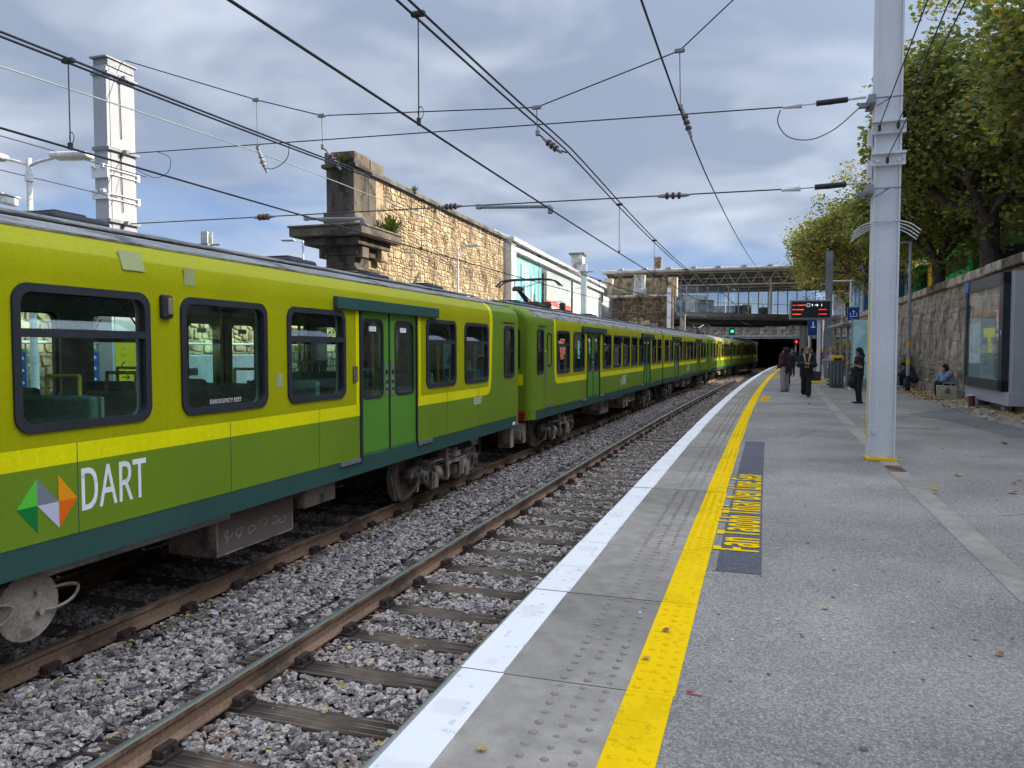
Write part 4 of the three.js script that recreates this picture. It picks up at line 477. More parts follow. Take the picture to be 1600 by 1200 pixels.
{ // stone end wall and old station building with a tiled hipped roof
  const e = thing('stone_wall', 'narrow sunlit stone wall end beside the white glazed building', 'wall', [-15.35, 0, -82.6]), r = RNG(44); part(e, 'core', bx(0.8, 7.4, 3.6, -0.42, 3.7, 0), mMortarH); stoneWall(e, rubble(V(0, 0, 1.8), V(0, 0, -1), V(1, 0, 0), 3.6, 2.4, 7.3, 0.35, 0.6, 0.5, 1.1, r, 0.05), HONEY, r, 60, (s) => s[3]);
  const b = thing('old_station_building', 'brown stone building with tiled hipped roof beside the footbridge', 'building', [-11.25, 0, -74.5]), r2 = RNG(45);
  part(b, 'core', bx(6.6, 7.4, 6, 0, 3.7, -3), mMortarG); stoneWall(b, rubble(V(-3.3, 0, 0), V(1, 0, 0), V(0, 0, 1), 6.6, 2.6, 7.3, 0.3, 0.55, 0.4, 1.0, r2, 0.06), [[0.17, 0.13, 0.09], [0.21, 0.165, 0.115], [0.14, 0.11, 0.08]].map((c) => mat(...c, 0.95, { map: tStain })), r2, 110, (s) => s[3]);
  stoneWall(b, rubble(V(-3.3, 0, 0.5), V(1, 0, 0), V(0, 0, 1), 6.6, 2.4, 5.2, 0.25, 0.45, 0.3, 0.8, r2, 0.05).filter((s) => s[2] < 5.3 - Math.abs(s[1] - 3.3) * 0.42), [HONEY[4], HONEY[2], GREYST[3], mSoot3], r2, 120, (s) => s[3]);
  part(b, 'gable_core', extr(polyShape([[-3.3, 0], [3.3, 0], [3.3, 3.6], [0, 5.1], [-3.3, 3.6]]), 0.44).translate(0, 0, 0.02), mMortarH);
  part(b, 'gutter', bx(7.4, 0.2, 0.4, 0, 7.5, 0.3), MT.plaster); const tl = [[0.42, 0.35, 0.24], [0.37, 0.30, 0.2], [0.46, 0.39, 0.29]].map((c) => mat(...c, 0.9, { map: tStain }));
  const rf = part(b, 'roof', extr(polyShape([[-3.6, 7.6], [3.6, 7.6], [2.9, 9.4], [-2.9, 9.4]]), 0.06).rotateX(0), tl[1]); for (let j = 0; j < 9; j++) for (let i = 0; i < 14; i++) { const y = 7.7 + j * 0.19, w = 6.9 - j * 0.14, x = -w / 2 + (i + 0.5) * (w / 14); part(rf, 'tile', bx(w / 14 - 0.02, 0.21, 0.04, x, y, 0.1, -0.18), tl[(i * 7 + j * 3) % 3]); }
  part(b, 'roof_vent_tower', [rb(1.25, 2.2, 0.9, 0.03, 0.1, 8.55, 0.35, 1), rb(1.55, 0.9, 1.1, 0.2, 0.1, 7.9, 0.35, 1)], MT.plaster); part(b, 'corner_block', [bx(0.9, 1.9, 1.2, -3.7, 8.5, -0.4), bx(1.0, 2.0, 1.4, 3.8, 8.4, -0.4)], HONEY[3]); part(b, 'corner_post', [bx(0.5, 9, 0.6, 3.7, 4.4, 0.4)], HONEY[4]);
  b.scale.set(0.82, 0.9, 0.9); const c = thing('chimney_stack', 'slim brick chimney standing behind the canopy roof', 'chimney', [-12.1, 0, -95]); part(c, 'stack', bx(0.8, 12.6, 0.9, 0, 6.3, 0), HONEY[4]); part(c, 'chimney_cap', bx(0.95, 0.2, 1.0, 0, 12.7, 0), HONEY[2]);
}
// ---------------------------------------------------------------- masts, lamps and signs on the far platform
function hBeam(h, w, dpt, tf) { return M(bx(w, h, tf, 0, h / 2, dpt / 2 - tf / 2), bx(w, h, tf, 0, h / 2, -dpt / 2 + tf / 2), bx(tf, h, dpt - 2 * tf, 0, h / 2, 0)); }
{
  const m = thing('overhead_line_mast', 'tall white steel mast with capped top on the far platform', 'mast', [-12.37, 0, -12.39]), mw = mat(0.46, 0.49, 0.53, 0.6, { map: tPaint });
  part(m, 'column', [bx(0.33, 7.15, 0.02, 0, 3.575, 0.34), bx(0.33, 7.15, 0.02, 0, 3.575, -0.34), bx(0.02, 7.15, 0.66, 0.155, 3.575, 0), bx(0.02, 7.15, 0.66, -0.155, 3.575, 0)], mw); part(m, 'web_plate', bx(0.012, 7.1, 0.58, 0.172, 3.57, -0.01), mat(0.42, 0.44, 0.47, 0.6, { map: tPaint })); part(m, 'cap', [bx(0.36, 0.14, 0.66, 0.01, 7.22, 0), bx(0.42, 0.03, 0.8, 0.01, 7.31, 0)], MT.galvDark);
  for (const y of [7.0, 5.55, 4.15]) { const k = part(m, 'span_bracket', [bx(0.07, 0.06, 0.78, 0.2, y, 0), bx(0.36, 0.07, 0.05, 0, y, 0.37), bx(0.12, 0.07, 0.09, 0.27, y - 0.01, 0.0)], MT.galvDark); part(k, 'tie_wire', bar(V(0.2, y - 0.05, 0.06), V(0.2, y - 1.2, 0.03), 0.009), MT.wire); }
  for (const y of [5.1, 4.62]) part(m, 'clamp_plate', [bx(0.4, y > 5 ? 0.24 : 0.1, 0.04, 0, y, 0.38), bx(0.05, 0.14, 0.06, 0.19, y, -0.38), bar(V(0.2, y + 0.05, 0.38), V(0.2, y + 0.05, -0.38), 0.012), bar(V(0.2, y - 0.05, 0.38), V(0.2, y - 0.05, -0.38), 0.01), cyl(0.04, 0.04, 0.08, -0.12, y + 0.1, 0.42, 'x', 8), cyl(0.04, 0.04, 0.08, 0.1, y + 0.1, 0.42, 'x', 8)], MT.galv);
  part(m, 'foot_plate', bx(0.6, 0.04, 1.0, 0, 0.02, 0), MT.yellow);
  for (const [x, t, h, w, lab] of [[-10.75, 47.9, 7.0, 0.34, 'grey steel mast in front of the glazed building'], [-20, 24.3, 6.05, 0.3, 'distant white steel mast end above the train roof'], [-8.9, 83, 7.4, 0.34, 'slender blue grey mast at the footbridge corner']]) { const k = thing('overhead_line_mast', lab, 'mast', x === -8.9 ? [-8.35, 0, -73.6] : [x, 0, -t], 0); part(k, 'column', hBeam(h, w, w, 0.03), x === -20 ? MT.whitePaint : MT.galv); part(k, 'bracket', [bx(w + 0.1, 0.1, w + 0.1, 0, h - 0.5, 0), bx(0.5, 0.06, 0.06, 0.35, h - 0.5, 0), bx(0.5, 0.05, 0.05, -0.3, 5.5, 0)], MT.galvDark); if (x === -20) part(k, 'insulator', [0, 1, 2, 3].map((i) => cyl(0.07, 0.07, 0.04, -0.3 - i * 0.07, h - 0.55, 0, 'x', 10)), MT.porcelain); }
}
function lampPost(label, p, h, twin, turn = 0, m = MT.galv) { const o = thing('lamp_post', label, 'lamp post', p, turn, 'platform lamps'); part(o, 'pole', [cyl(0.04, 0.055, h - 1.6, 0, 1.6 + (h - 1.6) / 2, 0), cyl(0.065, 0.07, 1.6, 0, 0.8, 0)], m); for (const s of twin ? [-1, 1] : [-1]) { part(o, 'arm', tube([[0, h - 0.12, 0], [s * 0.15, h - 0.06, 0], [s * 0.4, h, 0]], 0.025), m); part(o, 'lamp_head', rb(0.62, 0.09, 0.24, 0.035, s * 0.7, h + 0.03, 0, 2), MT.whitePaint); part(o, 'lens', bx(0.5, 0.012, 0.18, s * 0.7, h - 0.02, 0), mat(0.6, 0.6, 0.55, 0.3)); } part(o, 'collar', cyl(0.065, 0.065, 0.12, 0, h - 0.3, 0), m); return o; }
{
  const o = lampPost('twin headed lamp post with camera beyond the train roof', [-11.0, 0, -9.3], 4.62, true, 0.25, MT.whitePaint); part(o, 'camera_bracket', bx(0.3, 0.16, 0.12, 0, 3.72, 0), MT.whitePaint); part(o, 'security_camera', [rb(0.13, 0.13, 0.34, 0.03, -0.32, 3.95, 0.06, 1), bx(0.16, 0.02, 0.42, -0.32, 4.03, 0.08)], MT.whitePaint);
  lampPost('twin headed lamp post beside the blackened stone pier', [-20.5, 0, -31.5], 6.7, true, 0.3); const q = lampPost('single lamp post with loudspeaker before the honey stone wall', [-11.7, 0, -29.0], 5.72, false, Math.PI - 0.2); part(q, 'loudspeaker', [sph(0.17, 0.2, 3.35, 0.05), cyl(0.16, 0.12, 0.2, 0.32, 3.35, 0.1, 'x', 12)], MT.galvDark);
}
function wayBoard(name, label, p, w, h, y, turn, draw) { const o = thing(name, label, 'sign', p, turn), t = canvasTex(256, Math.round((256 * h) / w), draw); const g = panelGeo(w, h); const m = part(o, 'sign_face', g, new THREE.MeshStandardMaterial({ map: t, roughness: 0.5, side: THREE.DoubleSide })); m.position.set(0, y, 0.021); part(o, 'sign_panel', bx(w, h, 0.036, 0, y, 0), MT.galvDark); for (const x of [-w * 0.32, w * 0.32]) part(o, 'post', bx(0.05, y - h / 2, 0.05, x, (y - h / 2) / 2, -0.01), MT.galv); return o; }
const arrow = (x, cx, cy, s) => { x.lineWidth = s * 0.16; x.beginPath(); x.moveTo(cx - s / 2, cy); x.lineTo(cx + s / 2, cy); x.moveTo(cx + s * 0.1, cy - s * 0.35); x.lineTo(cx + s / 2, cy); x.lineTo(cx + s * 0.1, cy + s * 0.35); x.stroke(); };
for (const [lab, p, turn] of [['blue wayfinding board with white arrows seen through the train', [-11.0, 0, -10.3], 0.9], ['blue wayfinding board seen edge on through the train', [-10.9, 0, -8.9], 0.25]]) wayBoard('wayfinding_sign', lab, p, 0.36, 0.78, 1.24, turn, (x, w, h) => { x.fillStyle = '#0d4fa0'; x.fillRect(0, 0, w, h); x.fillStyle = '#1f9d57'; x.fillRect(0, 0, w, h * 0.06); x.strokeStyle = '#e9eef4'; x.fillStyle = '#e9eef4'; for (let i = 0; i < 4; i++) { const y = h * (0.19 + i * 0.24); x.fillRect(22, y - 38, 84, 78); arrow(x, 180, y, 90); x.fillStyle = '#0d4fa0'; x.fillRect(44, y - 14, 40, 34); x.fillStyle = '#e9eef4'; } });
wayBoard('telephone_sign', 'tall yellow sign with black marks seen through the train', [-11.2, 0, -11.35], 0.34, 0.92, 1.5, 0.9, (x, w, h) => { x.fillStyle = '#e6d60c'; x.fillRect(0, 0, w, h); x.fillStyle = '#2a2a18'; x.strokeStyle = '#2a2a18'; x.font = '44px sans-serif'; x.textAlign = 'center'; ['SOS', '3', 'X', '729'].forEach((s, i) => x.fillText(s, w * 0.4, 70 + i * 95)); x.lineWidth = 16; x.beginPath(); x.arc(w * 0.52, h * 0.70, 55, 2, 4.6); x.stroke(); arrow(x, w * 0.5, h * 0.93, 90); });
{ const o = thing('platform_sign', 'blue and green sign top showing above the train roof', 'sign', [-10.6, 0, -20.4]); part(o, 'sign_panel', bx(0.06, 0.9, 1.15, 0, 3.2, 0), MT.blueSign); part(o, 'green_band', bx(0.065, 0.09, 1.16, 0, 3.69, 0), MT.greenSign); for (const z of [-0.4, 0.4]) part(o, 'post', bx(0.06, 2.75, 0.06, 0, 1.375, z), MT.galv);
  const k = thing('platform_cabinet', 'white equipment cabinet on the far platform', 'cabinet', [-11.7, 0, -7.6]); part(k, 'body', rb(0.5, 1.35, 3.0, 0.03, 0, 0.68, 0, 1), MT.whitePaint); part(k, 'door', [-0.8, 0.1, 1.0].map((z) => bx(0.01, 1.1, 0.7, 0.255, 0.7, z)), MT.plaster);
  const k2 = thing('platform_cabinet', 'white equipment cabinet with a small black panel on the far platform', 'cabinet', [-11.7, 0, -14.0]); part(k2, 'body', rb(0.5, 1.5, 3.4, 0.03, 0, 0.75, 0, 1), MT.whitePaint); part(k2, 'panel', bx(0.01, 0.15, 0.3, 0.255, 1.15, 0.6), MT.black);
  const rl = thing('railing', 'grey metal railing along the back of the far platform', 'railing', [-12.6, 0, -10]); part(rl, 'top_rail', bar(V(0, 1.75, 14), V(0, 1.75, -12), 0.03), MT.galv); for (let z = -12; z <= 14; z += 2) part(rl, 'post', bar(V(0, 0, z), V(0, 1.75, z), 0.025), MT.galv); }
// ---------------------------------------------------------------- footbridge concourse, canopy roof and tunnel
{
  const A = [-8.6, 81], B = [5.6, 93.5], [d, len] = hdir(A, B), turn = Math.atan2(-d.z, d.x); // local +x along the bridge, +z towards the camera
  const b = thing('footbridge', 'glazed station footbridge crossing over the tracks', 'bridge', [A[0], 0, -A[1]], turn);
  const steel = mat(0.34, 0.33, 0.31, 0.6), pale = mat(0.60, 0.57, 0.50, 0.6), gl = phys(0.80, 0.86, 0.88, 0.03, { transmission: 0.9, thickness: 0, ior: 1.5 });
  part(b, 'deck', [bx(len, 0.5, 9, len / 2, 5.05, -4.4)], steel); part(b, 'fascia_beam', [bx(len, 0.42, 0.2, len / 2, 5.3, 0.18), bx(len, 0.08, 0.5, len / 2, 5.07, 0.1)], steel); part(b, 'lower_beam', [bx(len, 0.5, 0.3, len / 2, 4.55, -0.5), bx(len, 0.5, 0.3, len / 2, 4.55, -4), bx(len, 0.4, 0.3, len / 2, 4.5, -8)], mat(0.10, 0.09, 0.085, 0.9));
  const n = 14; for (let i = 0; i <= n; i++) { const x = (i / n) * len; part(b, 'mullion', bx(0.07, 2.7, 0.1, x, 6.85, 0.12), MT.galv); if (i < n) { part(b, 'glass_pane', bx(len / n - 0.07, 1.55, 0.015, x + len / n / 2, 7.35, 0.12), gl); part(b, 'glass_pane', bx(len / n - 0.07, 0.95, 0.015, x + len / n / 2, 6.05, 0.12), gl); } } part(b, 'transom', bx(len, 0.05, 0.09, len / 2, 6.55, 0.12), MT.galv);
  part(b, 'rear_wall', [bx(len * 0.56, 2.6, 0.2, len * 0.28, 6.7, -8.4)], mat(0.20, 0.25, 0.31, 0.6)); part(b, 'rear_opening_frame', [0.6, 0.7, 0.8, 0.9, 1].map((k) => bx(0.12, 2.6, 0.12, len * k, 6.7, -8.4)), MT.galv);
  for (const [x, z, w, h, c] of [[3.2, -4, 1.6, 1.7, [0.35, 0.42, 0.45]], [7.6, -5, 2.0, 1.9, [0.45, 0.55, 0.6]], [10.6, -3, 0.9, 1.2, [0.03, 0.14, 0.07]], [12.3, -3.5, 0.7, 1.4, [0.3, 0.2, 0.1]], [14.3, -3, 0.8, 1.1, [0.03, 0.14, 0.07]]]) part(b, 'concourse_cabinet', rb(w, h, 0.8, 0.04, x, 5.3 + h / 2, z, 1), mat(...c, 0.5));
  for (const [x, r] of [[len - 0.4, 0.42], [len + 0.6, 0.2]]) part(b, 'support_column', cyl(r, r, 5, x, 2.5, -1.2, 'y', 20), MT.galv); part(b, 'stair_rail', [bar(V(len + 1.3, 0.9, 4), V(len + 1.5, 5.6, -1.2), 0.05), bar(V(len + 2.2, 0.9, 4), V(len + 2.4, 5.6, -1.2), 0.05)], MT.yellowBand); part(b, 'stair', Array.from({ length: 18 }, (_, i) => bx(1.5, 0.05, 0.32, len + 1.8, i * 0.29, 4 - i * 0.3)), mat(0.12, 0.12, 0.12, 0.8));
  const rr = RNG(6); // abutments, stained concrete
  part(b, 'abutment', [bx(1.6, 5, 7, -0.9, 2.5, -4)], mSoot2);
  const cn = thing('truss_canopy', 'pale steel truss canopy roof over the footbridge', 'canopy', [A[0], 0, -83.5], 0.01), x0 = -7.7, x1 = 17.9;
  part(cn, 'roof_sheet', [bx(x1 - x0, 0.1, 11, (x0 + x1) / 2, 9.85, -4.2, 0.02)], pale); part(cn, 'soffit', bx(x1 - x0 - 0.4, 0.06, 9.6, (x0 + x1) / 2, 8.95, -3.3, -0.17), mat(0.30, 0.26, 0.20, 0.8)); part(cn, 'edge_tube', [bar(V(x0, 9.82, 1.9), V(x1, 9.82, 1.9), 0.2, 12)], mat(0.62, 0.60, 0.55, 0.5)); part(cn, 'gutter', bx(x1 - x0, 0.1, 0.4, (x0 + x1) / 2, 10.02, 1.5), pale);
  for (let i = 0; i < 9; i++) { const x = x0 + 2 + i * 2.5; part(cn, 'strut_cap', bx(0.5, 0.14, 0.4, x, 10.1, 1.9), MT.whitePaint); }
  for (const z of [0.9, -3, -6.5]) { part(cn, 'truss_chord', [bar(V(x0 + 1, 8.3, z), V(x1 - 1, 8.3, z), 0.08, 8), bar(V(x0 + 1, 9.6, z), V(x1 - 1, 9.6, z), 0.08, 8), bar(V(x0 + 1, 8.95, z), V(x1 - 1, 8.95, z), 0.04, 6)], pale); for (let i = 0; i < 15; i++) { const xa = x0 + 1 + i * ((x1 - x0 - 2) / 15), w = (x1 - x0 - 2) / 15; part(cn, 'truss_web', [bar(V(xa, 8.3, z), V(xa + w / 2, 9.6, z), 0.05), bar(V(xa + w / 2, 9.6, z), V(xa + w, 8.3, z), 0.05), bar(V(xa + w / 2, 9.6, z), V(xa + w / 2, 8.3, z - 1.6), 0.035), bar(V(xa, 8.3, z), V(xa + w / 2, 9.6, z - 1.6), 0.035)], pale); } }
  for (let i = 0; i < 8; i++) part(cn, 'downlight', [rb(0.45, 0.1, 0.45, 0.03, 1 + i * 2.1, 8.15, -0.4 - (i % 2), 1)], MT.whitePaint);
  for (const x of [0.2, len * 0.5, len - 0.4]) part(cn, 'column', bar(V(x, 5.3, -2.2), V(x, 9.6, -2.2), 0.14, 10), MT.galv);
  part(cn, 'cable_stay', [bar(V(len - 2.2, 9.4, 1.6), V(len + 2.5, 7.3, 1.6), 0.09), bar(V(len - 1.6, 9.0, 1.6), V(len + 0.2, 7.0, 1.6), 0.05), bar(V(len - 0.4, 9.0, 1.6), V(len + 1.6, 7.0, 1.6), 0.05)], MT.whitePaint);
  // tunnel
  const T = thing('tunnel_portal', 'dark railway tunnel mouth with stone lintel under the footbridge', 'tunnel', Q(0, 109), headAt(109) - 0.05); const st = GREYST, r = RNG(61);
  part(T, 'lintel', [bx(18, 0.35, 0.9, -4, 3.45, 0.1)], MT.plaster); part(T, 'wall', [bx(8, 6, 0.8, 6.6, 2.2, -0.5), bx(22, 9, 0.8, -21.2, 3.2, -0.5), bx(22, 2.4, 0.8, -4, 4.85, -0.4)], mMortarG);
  stoneWall(T, rubble(V(-13, 0, 0), V(1, 0, 0), V(0, 0, 1), 18, 3.65, 5.8, 0.4, 0.6, 0.8, 1.6, r, 0.06), [...st, HONEY[4]], r, 90, (s) => s[3]); stoneWall(T, rubble(V(2.62, 0, 0), V(1, 0, 0), V(0, 0, 1), 4.6, 0, 3.6, 0.4, 0.6, 0.5, 1.2, r, 0.06), st, r, 60, (s) => s[3]);
  part(T, 'bore', [bx(0.4, 4.8, 40, 2.9, 1.0, -20.6), bx(0.4, 4.8, 40, -10.4, 1.0, -20.6), bx(13.7, 0.4, 40, -3.75, 3.5, -20.6), bx(13.7, 5.4, 0.4, -3.75, 1, -40.6)], mSoot); part(T, 'girder', [bx(13, 0.2, 0.3, -3.7, 3.15, 0.35)], mat(0.45, 0.45, 0.43, 0.7));
  const wl = thing('side_wall', 'stained stone wall between platform end and tunnel', 'wall', Q(3.7, 104), headAt(104)); part(wl, 'core', bx(5, 5.6, 0.8, 3, 2.4, 0), mSoot2);
}
{ // hall added at street level by the bridge to shade the far cars
  const h = thing('added_shade_hall', 'added stone and glass hall above the wall, shading the far train cars', 'building', [9.6, 3.1, -84]), st = mat(0.42, 0.39, 0.33, 0.9, { map: tStain }); part(h, 'core', bx(9, 9.6, 36, 4.6, 4.8, -18), st); part(h, 'roof_slab', bx(10, 0.3, 37, 4.4, 9.75, -18), MT.galv); for (let i = 0; i < 9; i++) { const w = part(h, 'window', bx(0.06, 3.2, 2.6, 0.07, 2.6, -2.2 - i * 3.9), MT.glassDark); part(w, 'window_frame', [bx(0.1, 3.3, 0.1, 0.03, 2.6, -2.2 - i * 3.9), bx(0.1, 0.1, 2.7, 0.03, 2.6, -2.2 - i * 3.9)], MT.galv); } part(h, 'front_window', bx(7, 3.4, 0.06, 4.6, 2.8, 0.02), mat(0.10, 0.22, 0.42, 0.3)); part(h, 'front_frame', [bx(0.12, 3.5, 0.1, 2.4, 2.8, 0.05), bx(0.12, 3.5, 0.1, 4.6, 2.8, 0.05), bx(0.12, 3.5, 0.1, 6.8, 2.8, 0.05)], MT.whitePaint);
}
function signalLight(label, p, h, c, em, turn = 0) { const o = thing('railway_signal', label, 'signal', p, turn); part(o, 'post', cyl(0.07, 0.08, h, 0, h / 2, 0, 'y', 10), MT.galv); part(o, 'head', rb(0.5, 0.75, 0.2, 0.03, 0, h - 0.1, 0.1, 1), MT.black); part(o, 'hood', tube([[-0.16, h - 0.06, 0.24], [-0.12, h + 0.1, 0.24], [0.12, h + 0.1, 0.24], [0.16, h - 0.06, 0.24]], 0.02), MT.black); part(o, 'lens', sph(0.135, 0, h - 0.08, 0.2), new THREE.MeshStandardMaterial({ color: lin(...c), emissive: lin(...c), emissiveIntensity: em, roughness: 0.4 })); const l = new THREE.PointLight(lin(...c), 0.6, 6); l.position.set(0, h - 0.08, 0.42); l.castShadow = true; o.add(l); return o; }
signalLight('railway signal glowing green above the train', [-2.96, 0, -82], 3.55, [0.02, 0.85, 0.45], 1.2, 0.3); signalLight('railway signal glowing red at the tunnel mouth', Q(-0.85, 100), 2.62, [0.95, 0.03, 0.02], 1.4, 0.3);
{ const o = thing('white_mast_stub', 'short white pillar standing before the footbridge', 'post', [-7.3, 0, -76]); part(o, 'shaft', rb(0.5, 4.9, 0.5, 0.04, 0, 2.4, 0, 1), MT.plaster); part(o, 'head', rb(0.62, 0.2, 0.62, 0.03, 0, 4.9, 0, 1), MT.plaster); }
// ---------------------------------------------------------------- right side: mast, retaining wall, street, buildings
const MASTX = 1.68, MASTT = 12.42;
{
  const m = thing('overhead_line_mast', 'tall pale grey steel mast with yellow foot standing on the platform', 'mast', [MASTX, 0, -MASTT], 0.0), h = 9.4, w = 0.33;
  part(m, 'column', M(bx(0.025, h, w, -w / 2, h / 2, 0), bx(0.025, h, w, w / 2, h / 2, 0), bx(w - 0.03, h, 0.025, 0, h / 2, 0.11)), MT.galv);
  part(m, 'foot_plate', [bx(0.40, 0.03, 0.40, 0, 0.02, 0)], MT.yellow);
  const clampBand = (y, nm = 'clamp_plate') => part(m, nm, [bx(w + 0.12, 0.17, 0.03, 0, y, w / 2 + 0.03), bx(w + 0.12, 0.03, 0.09, 0, y + 0.08, w / 2 + 0.07), bx(w + 0.12, 0.17, 0.03, 0, y, -w / 2 - 0.03), ...[-1, 1].map((s) => bar(V(s * (w / 2 + 0.03), y, -w / 2 - 0.08), V(s * (w / 2 + 0.03), y, w / 2 + 0.08), 0.014)), ...[-1, 1].map((s) => cyl(0.028, 0.028, 0.03, s * 0.14, y - 0.02, w / 2 + 0.06, 'z', 6))], MT.galv);
  clampBand(4.78); clampBand(4.33); for (const y of [5.2, 3.92]) part(m, 'span_bracket', [bx(0.09, 0.12, w + 0.14, -w / 2 - 0.06, y, 0), bx(0.14, 0.06, 0.1, -w / 2 - 0.14, y - 0.03, 0), bar(V(-w / 2 - 0.02, y, w / 2 + 0.06), V(w / 2, y, w / 2 + 0.06), 0.012), bar(V(0.02, y, w / 2 + 0.03), V(-w / 2, y - 0.12, w / 2 + 0.1), 0.012)], MT.galvDark); for (const y of [4.66, 4.2]) part(m, 'side_plate', bx(0.05, 0.2, 0.16, -w / 2 - 0.06, y, 0.02), MT.galv);
  parts(m, 'anti_climb_spike', [bx(w + 0.03, 0.03, 0.012, 0, 3.47, w / 2 + 0.006), ...[-1, 1].flatMap((s) => [0, 1, 2, 3].map((k) => tube([[s * w / 2, 3.46 - 0.02 * k, w / 2 - 0.1 * k], [s * (w / 2 + 0.15), 3.41 - 0.03 * k, w / 2 - 0.1 * k], [s * (w / 2 + 0.28), 3.31 - 0.03 * k, w / 2 - 0.1 * k]], 0.009, 8, 5)))], MT.whitePaint);
  part(m, 'bolt', [cyl(0.035, 0.04, 0.03, -0.1, 0.42, 0.13, 'z', 10), cyl(0.02, 0.02, 0.02, 0.1, 0.06, 0.13, 'z', 8), cyl(0.02, 0.02, 0.02, -0.1, 0.06, 0.13, 'z', 8)], MT.galv);
  const strip = part(m, 'warning_strip', bx(0.004, 2.3, 0.1, -w / 2 - 0.015, 1.45, -0.02), MT.yellow); void strip;
  const k = thing('overhead_line_mast', 'second grey steel mast on the platform by the bin', 'mast', [3.45, 0, -45.4], -0.03); part(k, 'column', hBeam(6.95, 0.36, 0.36, 0.03), MT.galvDark); part(k, 'foot_plate', bx(0.6, 0.03, 0.6, 0, 0.02, 0), MT.yellow); part(k, 'span_bracket', [bx(0.5, 0.1, 0.1, -0.2, 5.2, 0), bx(0.5, 0.1, 0.1, -0.2, 4.0, 0)], MT.galvDark);
}
const WX = 6.45;
{
  const w = thing('retaining_wall', 'weathered grey rubble stone retaining wall behind the platform', 'wall'), r = RNG(90), L = 104;
  part(w, 'core', bx(0.6, 4.0, L, WX + 0.3, 1.98, 6 - L / 2), mMortarG);
  const st = rubble(V(WX, 0, 6), V(0, 0, -1), V(-1, 0, 0), L, 0.28, 3.78, 0.2, 0.6, 0.45, 1.9, r, 0.014); stoneWall(w, st, GREYST, r, 300, (s) => (s[1] > 24 && s[1] < 62 ? 1 : 0) + s[3] * 0.3 - Math.abs(s[1] - 36) * 0.01);
  for (let t = -6; t < 98; t += 1.7) part(w, 'coping_stone', rb(0.78, 0.3, 1.68, 0.05, WX + 0.22 + (r() - 0.5) * 0.03, 3.97 + (r() - 0.5) * 0.02, -t - 0.85, 1), [mSoot2, GREYST[1], GREYST[3]][(r() * 3) | 0]);
  part(w, 'plinth', bx(0.22, 0.26, L, WX - 0.1, 0.13, 6 - L / 2), mMortarG);
  tuft('weed_tuft', 'small green weed growing on the retaining wall coping', [6.3, 3.95, -33.6], 0.3, 30, 12);
  const s = setting('street', 'raised street behind the retaining wall'); part(s, 'pavement', bx(5, 0.2, 220, WX + 0.62 + 2.5, 3.2, -60), MT.concreteB); part(s, 'road', bx(10, 0.2, 220, WX + 5.62 + 5, 3.1, -60), MT.asphalt); part(s, 'kerb', bx(0.15, 0.14, 220, WX + 5.6, 3.24, -60), MT.concreteC);
}
{ // long building on the far side of the street
  const b = thing('street_building', 'stone and glass office building across the street behind the trees', 'building', [17.2, 3.1, -8]), H = 17.6, L = 58, stone = mat(0.36, 0.33, 0.29, 0.9, { map: tStain }), fr = mat(0.24, 0.27, 0.30, 0.5), gl = phys(0.10, 0.14, 0.17, 0.06, { ior: 1.5 });
  part(b, 'core', bx(14, H, L, 7.4, H / 2, -L / 2), mat(0.25, 0.24, 0.22, 0.9)); part(b, 'cornice', [bx(1.2, 0.5, L + 0.4, 0, H - 0.2, -L / 2), bx(0.7, 0.3, L, 0.1, 3.9, -L / 2)], stone); part(b, 'end_wall', bx(14, H, 0.3, 7.2, H / 2, -L - 0.1), stone);
  for (let i = 0; i <= 14; i++) part(b, 'pier', bx(0.8, H - 0.5, 0.9, 0, (H - 0.5) / 2, -i * (L - 0.9) / 14 - 0.45), stone);
  for (let i = 0; i < 14; i++) for (let f = 0; f < 5; f++) { const z = -(i + 0.5) * (L - 0.9) / 14 - 0.45, y = 0.5 + f * 3.25; const wn = part(b, 'window', bx(0.06, 2.6, 3.1, 0.33, y + 1.4, z), gl); part(wn, 'window_frame', [bx(0.1, 0.08, 3.2, 0.28, y + 0.1, z), bx(0.1, 0.08, 3.2, 0.28, y + 1.8, z), bx(0.1, 0.08, 3.2, 0.28, y + 2.7, z), bx(0.1, 2.6, 0.07, 0.28, y + 1.4, z), bx(0.1, 2.6, 0.06, 0.28, y + 1.4, z + 0.8), bx(0.1, 2.6, 0.06, 0.28, y + 1.4, z - 0.8)], fr); part(b, 'spandrel', bx(0.3, 0.6, 3.2, 0.25, y - 0.25, z), stone); }
}
